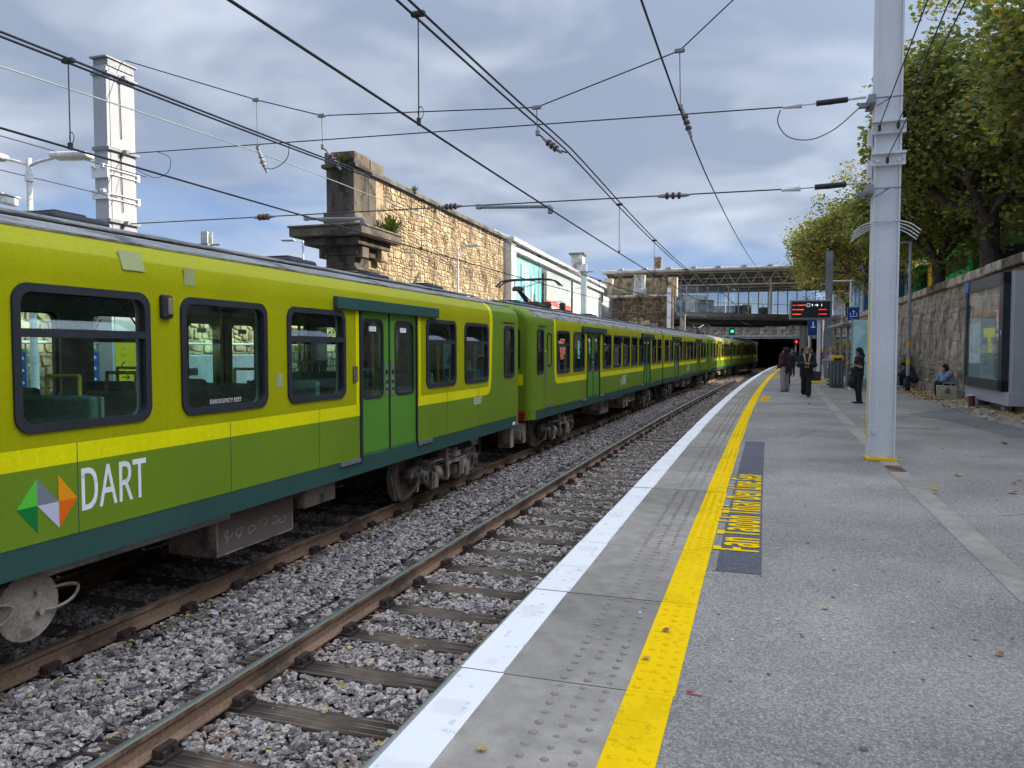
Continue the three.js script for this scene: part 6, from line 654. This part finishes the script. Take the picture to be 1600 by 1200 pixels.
  const s = thing('stay_wires', 'three stay wires running up from the platform mast', 'stay wire'); for (const [x, y, X, Y, Zz] of [[1.55, 4.8, 0.1, 3.64, 16], [1.79, 4.82, -0.09, 3.42, 16], [1.66, 4.34, 1.3, 5.73, 16]]) part(s, 'stay_wire', [bar(V(x, y, -MASTT + 0.28), V(X, Y, Zz), 0.007, 6), rb(0.04, 0.09, 0.05, 0.015, x, y - 0.04, -MASTT + 0.27, 1)], MT.wire);
}
// ---------------------------------------------------------------- people
function surfaceNet(fn, lo, hi, cell) {
  const nx = Math.ceil((hi[0] - lo[0]) / cell) + 1, ny = Math.ceil((hi[1] - lo[1]) / cell) + 1, nz = Math.ceil((hi[2] - lo[2]) / cell) + 1, F = new Float32Array(nx * ny * nz), id = (i, j, k) => (k * ny + j) * nx + i;
  for (let k = 0; k < nz; k++) for (let j = 0; j < ny; j++) for (let i = 0; i < nx; i++) F[id(i, j, k)] = fn(lo[0] + i * cell, lo[1] + j * cell, lo[2] + k * cell);
  const vi = new Int32Array(nx * ny * nz).fill(-1), P = [], idx = [];
  for (let k = 0; k < nz - 1; k++) for (let j = 0; j < ny - 1; j++) for (let i = 0; i < nx - 1; i++) { const q0 = id(i, j, k), g0 = F[q0] < 0; if (g0 === F[q0 + 1] < 0 && g0 === F[q0 + nx] < 0 && g0 === F[q0 + nx + 1] < 0 && g0 === F[q0 + nx * ny] < 0 && g0 === F[q0 + nx * ny + 1] < 0 && g0 === F[q0 + nx * ny + nx] < 0 && g0 === F[q0 + nx * ny + nx + 1] < 0) continue; let n = 0, x = 0, y = 0, z = 0, s = 0; const f = []; for (let c = 0; c < 8; c++) { f[c] = F[id(i + (c & 1), j + ((c >> 1) & 1), k + (c >> 2))]; if (f[c] < 0) s++; } if (s === 0 || s === 8) continue; for (let a = 0; a < 8; a++) for (const b of [a | 1, a | 2, a | 4]) if (b !== a && f[a] < 0 !== f[b] < 0) { const t = f[a] / (f[a] - f[b]); x += lerp(a & 1, b & 1, t); y += lerp((a >> 1) & 1, (b >> 1) & 1, t); z += lerp(a >> 2, b >> 2, t); n++; } vi[id(i, j, k)] = P.length / 3; P.push(lo[0] + (i + x / n) * cell, lo[1] + (j + y / n) * cell, lo[2] + (k + z / n) * cell); }
  for (let k = 1; k < nz - 1; k++) for (let j = 1; j < ny - 1; j++) for (let i = 1; i < nx - 1; i++) { const q0 = id(i, j, k), a = F[q0] < 0; if (a === F[q0 + 1] < 0 && a === F[q0 + nx] < 0 && a === F[q0 + nx * ny] < 0) continue; const quad = (b, p) => { if (a === b) return; const [A, B, C, D] = p.map((q) => vi[id(...q)]); if (a) idx.push(A, B, C, A, C, D); else idx.push(A, C, B, A, D, C); }; quad(F[id(i + 1, j, k)] < 0, [[i, j - 1, k - 1], [i, j, k - 1], [i, j, k], [i, j - 1, k]]); quad(F[id(i, j + 1, k)] < 0, [[i - 1, j, k - 1], [i - 1, j, k], [i, j, k], [i, j, k - 1]]); quad(F[id(i, j, k + 1)] < 0, [[i - 1, j - 1, k], [i, j - 1, k], [i, j, k], [i - 1, j, k]]); }
  const g = new THREE.BufferGeometry(); g.setAttribute('position', new THREE.Float32BufferAttribute(P, 3)); g.setIndex(idx); g.computeVertexNormals(); return flat(g);
}
function cap(a, b, ra, rb2) { const bx2 = b.x - a.x, by = b.y - a.y, bz = b.z - a.z, L = bx2 * bx2 + by * by + bz * bz + 1e-9; return { a, b, r: Math.max(ra, rb2), d: (x, y, z) => { const px = x - a.x, py = y - a.y, pz = z - a.z; let h = (px * bx2 + py * by + pz * bz) / L; h = h < 0 ? 0 : h > 1 ? 1 : h; const dx = px - bx2 * h, dy = py - by * h, dz = pz - bz * h; return Math.sqrt(dx * dx + dy * dy + dz * dz) - (ra + (rb2 - ra) * h); } }; }
function ell(c, rx, ry, rz) { const m = Math.min(rx, ry, rz); return { a: c, b: c, r: Math.max(rx, ry, rz), d: (x, y, z) => { const X = (x - c.x) / rx, Y = (y - c.y) / ry, Z = (z - c.z) / rz, k = Math.sqrt(X * X + Y * Y + Z * Z); return (k - 1) * m; } }; }
function blob(list, k, cell) { const lo = [1e9, 1e9, 1e9], hi = [-1e9, -1e9, -1e9]; for (const c of list) for (const p of [c.a, c.b]) ['x', 'y', 'z'].forEach((q, i) => { lo[i] = Math.min(lo[i], p[q] - c.r - 0.03 - cell); hi[i] = Math.max(hi[i], p[q] + c.r + 0.03 + cell); }); return surfaceNet((x, y, z) => { let d = 1e9; for (const c of list) { const e = c.d(x, y, z); const h = Math.max(k - Math.abs(d - e), 0) / k; d = Math.min(d, e) - h * h * k * 0.25; } return d; }, lo, hi, cell); }
const cloth = (r, g, b) => mat(r, g, b, 0.9);
const SKIN = [mat(0.50, 0.30, 0.21, 0.6, { map: null }), mat(0.30, 0.16, 0.10, 0.6, { map: null })];
// joints of a standing figure 1.68 m tall that faces +z; o overrides them
function person(label, pos, turn, o = {}) {
  const P = thing('person', label, 'person', pos, turn, o.group ?? 'people waiting on the platform'), sc = o.scale ?? 1; P.scale.setScalar(sc);
  const J = { hip: V(0, 0.92, 0), chest: V(0, 1.27, 0), neck: V(0, 1.42, 0), head: V(0, 1.565, 0.015), sL: V(0.17, 1.375, 0), sR: V(-0.17, 1.375, 0), eL: V(0.23, 1.10, -0.02), eR: V(-0.23, 1.10, -0.02), wL: V(0.23, 0.87, 0.06), wR: V(-0.23, 0.87, 0.06), hL: V(0.085, 0.9, 0), hR: V(-0.085, 0.9, 0), kL: V(0.095, 0.48, 0.02), kR: V(-0.095, 0.48, 0.02), aL: V(0.1, 0.08, -0.02), aR: V(-0.1, 0.08, -0.02), look: V(0, 0, 1), ...(o.j ?? {}) };
  const fl = (a, d) => a.clone().add(d), hd = J.head, lk = J.look.clone().normalize(), side = V(lk.z, 0, -lk.x).normalize(), up = lk.clone().cross(side).normalize(), H = (x, y, z) => hd.clone().addScaledVector(side, x).addScaledVector(up, y).addScaledVector(lk, z);
  const dir = (a, b) => b.clone().sub(a).normalize(), hand = (w, e, s) => { const d = (o.hand && o.hand[s > 0 ? 'L' : 'R']) || dir(e, w), q = V(-d.z, 0.15, d.x).normalize(), n = d.clone().cross(q).normalize(), out = [cap(w, w.clone().addScaledVector(d, 0.075), 0.026, 0.034)]; const base = w.clone().addScaledVector(d, 0.08); [-0.027, -0.009, 0.009, 0.027].forEach((f, i) => { const b0 = base.clone().addScaledVector(q, f), L = [0.055, 0.068, 0.07, 0.062][i], m1 = b0.clone().addScaledVector(d, L * 0.55), m2 = m1.clone().addScaledVector(d, L * 0.35).addScaledVector(n, 0.02); out.push(cap(b0, m1, 0.009, 0.0085), cap(m1, m2, 0.0085, 0.007)); }); const t0 = w.clone().addScaledVector(d, 0.03).addScaledVector(q, 0.025), t1 = t0.clone().addScaledVector(q, 0.035).addScaledVector(d, 0.04); out.push(cap(t0, t1, 0.012, 0.009)); return blob(out, 0.012, 0.007); };
  const head = blob([ell(H(0, 0.02, -0.005), 0.074, 0.105, 0.092), ell(H(0, -0.055, 0.025), 0.055, 0.06, 0.062), cap(H(0, 0.0, 0.088), H(0, -0.028, 0.102), 0.008, 0.014), ell(H(0, -0.058, 0.084), 0.024, 0.009, 0.012), ell(H(0.076, -0.01, 0), 0.012, 0.028, 0.018), ell(H(-0.076, -0.01, 0), 0.012, 0.028, 0.018), cap(hd.clone(), J.neck.clone().lerp(J.chest, 0.2), 0.05, 0.056)], 0.02, 0.0075);
  const core = blob([cap(J.hip, J.chest, 0.11, 0.125), cap(J.chest, J.neck, 0.115, 0.06), cap(J.sL, J.eL, 0.048, 0.04), cap(J.eL, J.wL, 0.04, 0.027), cap(J.sR, J.eR, 0.048, 0.04), cap(J.eR, J.wR, 0.04, 0.027), cap(J.hL, J.kL, 0.085, 0.056), cap(J.kL, J.aL, 0.052, 0.036), cap(J.hR, J.kR, 0.085, 0.056), cap(J.kR, J.aR, 0.052, 0.036)], 0.05, 0.02);
  const sk = SKIN[o.skin ?? 0]; part(P, 'body', [head, core, hand(J.wL, J.eL, 1), hand(J.wR, J.eR, -1)], sk);
  part(P, 'eyes', [-0.032, 0.032].map((x) => { const q = H(x, 0.008, 0.082); return sph(0.011, q.x, q.y, q.z, 1, 0.7, 1, 8); }), MT.black);
  const T = o.top, tf = T.fat ?? 0.02, sl = T.sleeve ?? 1, endS = (s, e, w) => (sl >= 1 ? [cap(s, e, 0.052 + tf, 0.046 + tf), cap(e, e.clone().lerp(w, 0.92), 0.046 + tf, 0.036 + tf * 0.8)] : [cap(s, s.clone().lerp(e, 0.75), 0.056 + tf, 0.052 + tf)]); const low = J.hip.clone().lerp(J.chest, T.low ?? -0.05);
  part(P, T.name ?? 'jacket', blob([cap(low, J.chest, 0.125 + tf, 0.135 + tf), { ...cap(J.sL, J.sR, 0.07 + tf * 0.7, 0.07 + tf * 0.7) }, cap(J.chest, J.neck.clone().lerp(J.chest, 0.25), 0.125 + tf * 0.5, 0.07 + tf), ...endS(J.sL, J.eL, J.wL), ...endS(J.sR, J.eR, J.wR)], 0.05, 0.018), cloth(...T.c));
  const B = o.legs, bf = B.fat ?? 0.012; part(P, 'trousers', blob([cap(J.hip, J.hip.clone().lerp(J.chest, 0.3), 0.118 + bf, 0.118), cap(J.hL, J.kL, 0.092 + bf, 0.062 + bf), cap(J.kL, J.aL.clone().lerp(J.kL, 0.06), 0.06 + bf, (B.hem ?? 0.045) + bf), cap(J.hR, J.kR, 0.092 + bf, 0.062 + bf), cap(J.kR, J.aR.clone().lerp(J.kR, 0.06), 0.06 + bf, (B.hem ?? 0.045) + bf)], 0.04, 0.018), cloth(...B.c));
  for (const s of ['L', 'R']) { const a = J['a' + s], d = (o.toe && o.toe[s]) || V(s === 'L' ? 0.12 : -0.12, 0, 1).normalize(); part(P, 'shoe', blob([cap(a.clone().add(V(0, -0.035, 0)).addScaledVector(d, -0.04), a.clone().add(V(0, -0.045, 0)).addScaledVector(d, 0.16), 0.045, 0.035), cap(a, a.clone().add(V(0, -0.03, 0)), 0.045, 0.045)], 0.02, 0.012), cloth(...(o.shoe ?? [0.6, 0.6, 0.6]))); }
  const Hr = o.hair; if (Hr) { const ls = [ell(H(0, 0.045, -0.018), 0.087, 0.098, 0.1), ell(H(0, 0.0, -0.045), 0.084, 0.1, 0.075)]; if (Hr.long) { ls.push(cap(H(0.07, 0.0, -0.02), H(0.085, -Hr.long, 0.01), 0.035, 0.045), cap(H(-0.07, 0.0, -0.02), H(-0.085, -Hr.long, 0.01), 0.035, 0.045), cap(H(0, 0, -0.06), H(0, -Hr.long, -0.075), 0.06, 0.07)); } const g = blob(ls, 0.03, 0.012); part(P, Hr.hood ? 'hood' : 'hair', g, cloth(...Hr.c)); }
  return [P, J];
}
const PHONE = (w) => V(w.x, w.y, w.z);
{ // holding-something arms in front of the chest
  const phoneArms = { eL: V(0.24, 1.10, 0.03), wL: V(0.08, 1.13, 0.25), eR: V(-0.24, 1.10, 0.03), wR: V(-0.06, 1.14, 0.26) };
  const at = (l, t) => [l, 0, -t];
  { const [P, J] = person('woman with black hair in black top looking at her phone, coat over her arm', at(2.74, 24.7), -1.35, { skin: 1, top: { name: 'top', c: [0.012, 0.012, 0.014], sleeve: 0.5, fat: 0.008, low: -0.1 }, legs: { c: [0.014, 0.014, 0.016], fat: 0.004 }, shoe: [0.03, 0.03, 0.035], hair: { c: [0.010, 0.009, 0.010], long: 0.14 }, j: { look: V(0, -0.28, 1), eL: V(0.22, 1.12, 0.02), wL: V(0.12, 1.2, 0.24), eR: V(-0.22, 1.1, -0.04), wR: V(-0.16, 0.98, 0.14) }, scale: 0.985 }); part(P, 'phone', rb(0.075, 0.14, 0.012, 0.005, J.wL.x - 0.02, J.wL.y + 0.06, J.wL.z + 0.09), mat(0.35, 0.03, 0.03, 0.4)); part(P, 'coat_on_arm', blob([cap(V(-0.17, 1.02, 0.1), V(-0.16, 0.62, 0.12), 0.10, 0.15), cap(V(-0.2, 0.98, 0.0), V(-0.2, 0.58, 0.0), 0.09, 0.13), cap(V(-0.1, 0.7, 0.14), V(-0.14, 0.6, 0.05), 0.13, 0.14)], 0.05, 0.02), cloth(0.022, 0.021, 0.030)); part(P, 'shoe_sole', [bx(0.09, 0.02, 0.26, 0.11, 0.012, 0.05), bx(0.09, 0.02, 0.26, -0.11, 0.012, 0.05)], MT.white); }
  { const [P, J] = person('woman with long fair hair in dark fleece lined jacket walking along the platform', at(1.46, 27.8), -0.02, { top: { c: [0.022, 0.019, 0.018], fat: 0.035, low: 0.1 }, legs: { c: [0.012, 0.011, 0.013], fat: 0.018, hem: 0.075 }, shoe: [0.03, 0.03, 0.03], hair: { c: [0.27, 0.17, 0.085], long: 0.2 }, j: { ...phoneArms, look: V(0, -0.25, 1), kL: V(0.07, 0.5, 0.12), aL: V(0.05, 0.1, 0.16), kR: V(-0.09, 0.48, -0.06), aR: V(-0.08, 0.14, -0.3) }, scale: 1.0 }); part(P, 'fleece_trim', [tube([[-0.1, 1.47, 0.08], [-0.085, 1.38, 0.16], [-0.05, 1.2, 0.19], [-0.04, 1.0, 0.19]], 0.03, 16), tube([[0.1, 1.47, 0.08], [0.085, 1.38, 0.16], [0.05, 1.2, 0.19], [0.04, 1.0, 0.19]], 0.03, 16), cyl(0.055, 0.055, 0.05, J.wL.x + 0.02, J.wL.y, J.wL.z - 0.02, 'x', 12), cyl(0.055, 0.055, 0.05, J.wR.x - 0.02, J.wR.y, J.wR.z - 0.02, 'x', 12)], cloth(0.46, 0.36, 0.26)); part(P, 'phone', rb(0.075, 0.15, 0.012, 0.005, 0.0, 1.18, 0.33), MT.black); const bag = part(P, 'shoulder_bag', rb(0.3, 0.32, 0.1, 0.04, 0.3, 0.72, -0.02), cloth(0.06, 0.05, 0.045)); part(bag, 'strap', tube([[0.27, 0.86, -0.02], [0.22, 1.2, 0.02], [0.15, 1.44, 0]], 0.012), cloth(0.05, 0.04, 0.04)); }
  { const [P] = person('person in maroon hooded jacket and pale trousers with dark backpack', at(0.86, 31.2), -2.25, { top: { c: [0.075, 0.022, 0.026], fat: 0.045, low: -0.25 }, legs: { c: [0.36, 0.32, 0.34], fat: 0.03, hem: 0.075 }, shoe: [0.62, 0.6, 0.57], hair: { c: [0.035, 0.014, 0.018], hood: true, long: 0.08 }, j: { wL: V(0.2, 0.95, 0.14), wR: V(-0.2, 0.95, 0.14), look: V(0.4, -0.1, 1) } }); const bp = part(P, 'backpack', rb(0.34, 0.5, 0.2, 0.08, 0, 1.16, -0.27, 3), cloth(0.018, 0.019, 0.023)); part(bp, 'strap', [tube([[0.12, 1.38, -0.2], [0.13, 1.47, 0], [0.13, 1.3, 0.18], [0.15, 1.0, 0.12]], 0.02), tube([[-0.12, 1.38, -0.2], [-0.13, 1.47, 0], [-0.13, 1.3, 0.18], [-0.15, 1.0, 0.12]], 0.02)], cloth(0.015, 0.015, 0.018)); }
  { const [P] = person('person in lilac top with a white bag beside the bin', at(3.0, 37.6), -1.7, { top: { c: [0.36, 0.27, 0.50], fat: 0.02, low: 0 }, legs: { c: [0.03, 0.045, 0.085] }, shoe: [0.03, 0.03, 0.035], hair: { c: [0.42, 0.30, 0.14], long: 0.08 }, j: { ...phoneArms, look: V(0, -0.3, 1) } }); part(P, 'white_bag', rb(0.12, 0.34, 0.34, 0.06, -0.26, 0.92, 0.0), MT.white); }
  person('person in dark jacket and jeans waiting behind the departure board post', at(2.45, 43.5), 0.6, { top: { c: [0.02, 0.022, 0.028], fat: 0.035, low: -0.1 }, legs: { c: [0.035, 0.05, 0.10] }, shoe: [0.35, 0.2, 0.15], hair: { c: [0.05, 0.025, 0.015], long: 0.1 }, j: { ...phoneArms, look: V(0.3, -0.2, 1) } });
  person('person with bare forearms and dark clothes beyond the walking woman', at(2.2, 46.5), 2.4, { top: { c: [0.025, 0.027, 0.033], fat: 0.03, sleeve: 1 }, legs: { c: [0.02, 0.025, 0.05] }, shoe: [0.6, 0.58, 0.55], hair: { c: [0.03, 0.018, 0.012] }, j: { look: V(-0.3, -0.1, 1) } });
  person('person in charcoal coat with white shoes near the tunnel end', at(1.75, 48.6), -0.7, { top: { c: [0.035, 0.037, 0.044], fat: 0.04, low: -0.3 }, legs: { c: [0.03, 0.04, 0.075] }, shoe: [0.66, 0.64, 0.62], hair: { c: [0.02, 0.015, 0.012] }, j: { wR: V(-0.14, 1.1, 0.24), look: V(0.2, -0.2, 1) } });
  person('person in grey jacket mostly hidden behind the maroon jacket', at(1.1, 36.4), -2.4, { top: { c: [0.14, 0.16, 0.18], fat: 0.04, low: -0.2 }, legs: { c: [0.03, 0.035, 0.05] }, shoe: [0.5, 0.5, 0.52], hair: { c: [0.03, 0.02, 0.015] } });
  person('bald person in dark coat further along beside the shelter', at(3.0, 52.5), -2.6, { top: { c: [0.03, 0.03, 0.035], fat: 0.04, low: -0.3 }, legs: { c: [0.025, 0.03, 0.045] }, shoe: [0.05, 0.05, 0.05], hair: { c: [0.35, 0.33, 0.31] }, j: { look: V(0.2, 0, 1) } });
  person('person in navy coat with hood standing near the yellow handrail', at(2.7, 56), 0.3, { top: { c: [0.02, 0.025, 0.05], fat: 0.045, low: -0.35 }, legs: { c: [0.02, 0.02, 0.025] }, shoe: [0.04, 0.04, 0.04], hair: { c: [0.02, 0.025, 0.05], hood: true, long: 0.06 } });
  person('person in red jumper waiting beneath the small blue sign', at(3.3, 49.6), -0.9, { top: { c: [0.20, 0.03, 0.035], fat: 0.025, low: -0.05 }, legs: { c: [0.03, 0.04, 0.08] }, shoe: [0.5, 0.5, 0.5], hair: { c: [0.09, 0.05, 0.025], long: 0.12 }, j: { ...phoneArms, look: V(0, -0.3, 1) } });
  person('person in olive parka with hands in pockets past the bin', at(3.35, 41.8), -2.2, { top: { c: [0.07, 0.075, 0.04], fat: 0.045, low: -0.3 }, legs: { c: [0.03, 0.045, 0.09] }, shoe: [0.1, 0.07, 0.05], hair: { c: [0.03, 0.02, 0.015] }, j: { wL: V(0.17, 0.98, 0.12), wR: V(-0.17, 0.98, 0.12) } });
  // two people sitting on the plinth of the wall, one standing bent over
  const sit = { hip: V(0, 0.4, -0.05), chest: V(0, 0.72, 0.1), neck: V(0, 0.86, 0.17), head: V(0, 0.99, 0.23), sL: V(0.17, 0.82, 0.13), sR: V(-0.17, 0.82, 0.13), eL: V(0.16, 0.6, 0.36), eR: V(-0.16, 0.6, 0.36), wL: V(0.05, 0.84, 0.36), wR: V(-0.05, 0.84, 0.36), hL: V(0.09, 0.38, 0), hR: V(-0.09, 0.38, 0), kL: V(0.12, 0.5, 0.42), kR: V(-0.12, 0.5, 0.42), aL: V(0.12, 0.08, 0.42), aR: V(-0.12, 0.08, 0.42), look: V(0, -0.1, 1) };
  person('woman in pale blue hoodie sitting against the wall, hands at her mouth', [6.02, 0, -28.8], -1.35, { top: { c: [0.27, 0.36, 0.52], fat: 0.03, low: -0.1 }, legs: { c: [0.02, 0.02, 0.028], fat: 0.015 }, shoe: [0.4, 0.3, 0.32], hair: { c: [0.012, 0.010, 0.010], long: 0.06 }, j: sit, skin: 0, group: 'people sitting by the wall', hand: { L: V(-0.1, 1, 0), R: V(0.1, 1, 0) } });
  person('person in dark clothes crouching by the wall with head down', [6.05, 0, -36.0], -1.9, { top: { c: [0.045, 0.047, 0.055], fat: 0.05, low: -0.1 }, legs: { c: [0.015, 0.016, 0.02] }, shoe: [0.55, 0.55, 0.55], hair: { c: [0.02, 0.014, 0.012] }, j: { ...sit, head: V(0, 0.93, 0.34), look: V(0, -0.8, 1), wL: V(0.08, 0.56, 0.5), wR: V(-0.08, 0.56, 0.5) }, group: 'people sitting by the wall' });
  person('person in beige top and light jeans standing behind the banded lamp post', [5.95, 0, -37.8], 2.3, { top: { c: [0.30, 0.25, 0.18], fat: 0.03 }, legs: { c: [0.28, 0.40, 0.50], fat: 0.02, hem: 0.07 }, shoe: [0.6, 0.6, 0.6], hair: { c: [0.03, 0.02, 0.015] }, j: { chest: V(0, 1.2, 0.16), neck: V(0, 1.32, 0.26), head: V(0, 1.4, 0.36), sL: V(0.17, 1.28, 0.22), sR: V(-0.17, 1.28, 0.22), eL: V(0.2, 1.02, 0.25), eR: V(-0.2, 1.02, 0.25), wL: V(0.12, 0.84, 0.36), wR: V(-0.12, 0.84, 0.36), look: V(0, -0.6, 1) }, group: 'people sitting by the wall' });
  person('passenger in dark clothes sitting at the window of the 8307 car', [-5.62, 0.12, -3.65], Math.PI, { top: { c: [0.02, 0.022, 0.028], fat: 0.03 }, legs: { c: [0.02, 0.022, 0.03] }, shoe: [0.02, 0.02, 0.02], hair: { c: [0.012, 0.010, 0.010] }, j: { hip: V(0, 0.66, 0.0), chest: V(0, 1.0, -0.05), neck: V(0, 1.18, -0.04), head: V(0, 1.32, -0.01), sL: V(0.17, 1.1, -0.04), sR: V(-0.17, 1.1, -0.04), eL: V(0.22, 0.86, 0.06), eR: V(-0.22, 0.86, 0.06), wL: V(0.12, 0.74, 0.28), wR: V(-0.12, 0.74, 0.28), hL: V(0.09, 0.62, 0.02), hR: V(-0.09, 0.62, 0.02), kL: V(0.1, 0.6, 0.42), kR: V(-0.1, 0.6, 0.42), aL: V(0.1, 0.17, 0.42), aR: V(-0.1, 0.17, 0.42) }, group: 'train passengers' });
}
void PHONE;
// ---------------------------------------------------------------- fallen leaves
{
  const r = RNG(500), leaf = new THREE.BufferGeometry(); leaf.setAttribute('position', new THREE.Float32BufferAttribute([0, 0, -0.05, 0.045, 0.012, 0, 0, 0.002, 0.02, 0.045, 0.012, 0, 0.02, 0.006, 0.055, 0, 0.002, 0.02, 0, 0, -0.05, 0, 0.002, 0.02, -0.045, 0.014, 0, -0.045, 0.014, 0, 0, 0.002, 0.02, -0.02, 0.005, 0.055], 3)); leaf.computeVertexNormals(); leaf.setAttribute('uv', new THREE.Float32BufferAttribute(new Float32Array(24), 2));
  const list = []; const add = (x, y, z, s) => list.push([x, y, z, s]);
  for (let i = 0; i < 1500; i++) { const t = 16 + 34 * r(), k = r() ** 2.2; add(6.2 - 1.3 * k - 0.02, 0.006, -t, 0.6 + 0.7 * r()); }
  for (let i = 0; i < 260; i++) { const t = 27.5 + 5 * r(); add(5.6 - 0.9 * r() * r(), 0.006, -t, 0.7 + 0.5 * r()); }
  for (let i = 0; i < 90; i++) add(0.2 + 6 * Math.sqrt(r()), 0.006, -(8 + 34 * r()), 0.6 + 0.6 * r());
  for (const [l, t] of [[-0.55, 3.97], [-0.5, 4.4], [0.4, 5.1], [1.22, 4.6], [-1.05, 2.85]]) { const p = Q(l, t); add(p.x, 0.008, p.z, 0.5); }
  for (let i = 0; i < 300; i++) { const near = r() < 0.55, l = near ? -5.55 + 0.35 * r() * r() + 0.04 : lerp(-5.5, -2.3, r()), t = 4 + 16 * r() ** 1.4, p = Q(l, t, -1.06 + 0.02 * r()); add(p.x, p.y + (near ? 0.015 : 0.0), p.z, 0.3 + 0.35 * r()); }
  const im = new THREE.InstancedMesh(leaf, new THREE.MeshStandardMaterial({ color: 0xffffff, roughness: 0.85, side: THREE.DoubleSide }), list.length), m4 = new THREE.Matrix4(), q = new THREE.Quaternion(), e = new THREE.Euler(), c = new THREE.Color(); list.forEach(([x, y, z, s], i) => { e.set((r() - 0.5) * 0.7, r() * 6.3, (r() - 0.5) * 0.7); m4.compose(V(x, y + 0.01 * s, z), q.setFromEuler(e), V(s, s * 1.2, s)); im.setMatrixAt(i, m4); const k = r(); if (k < 0.5) c.setRGB(0.46, 0.30, 0.08); else if (k < 0.75) c.setRGB(0.52, 0.40, 0.14); else if (k < 0.9) c.setRGB(0.26, 0.12, 0.045); else c.setRGB(0.48, 0.42, 0.28); im.setColorAt(i, c); }); im.name = numbered('fallen_leaves'); im.castShadow = im.receiveShadow = true; scene.add(im); tag(im, 'dry yellow and brown leaves lying on platform and track', 'leaves', null, 'stuff');
}
renderer.render(scene, camera);
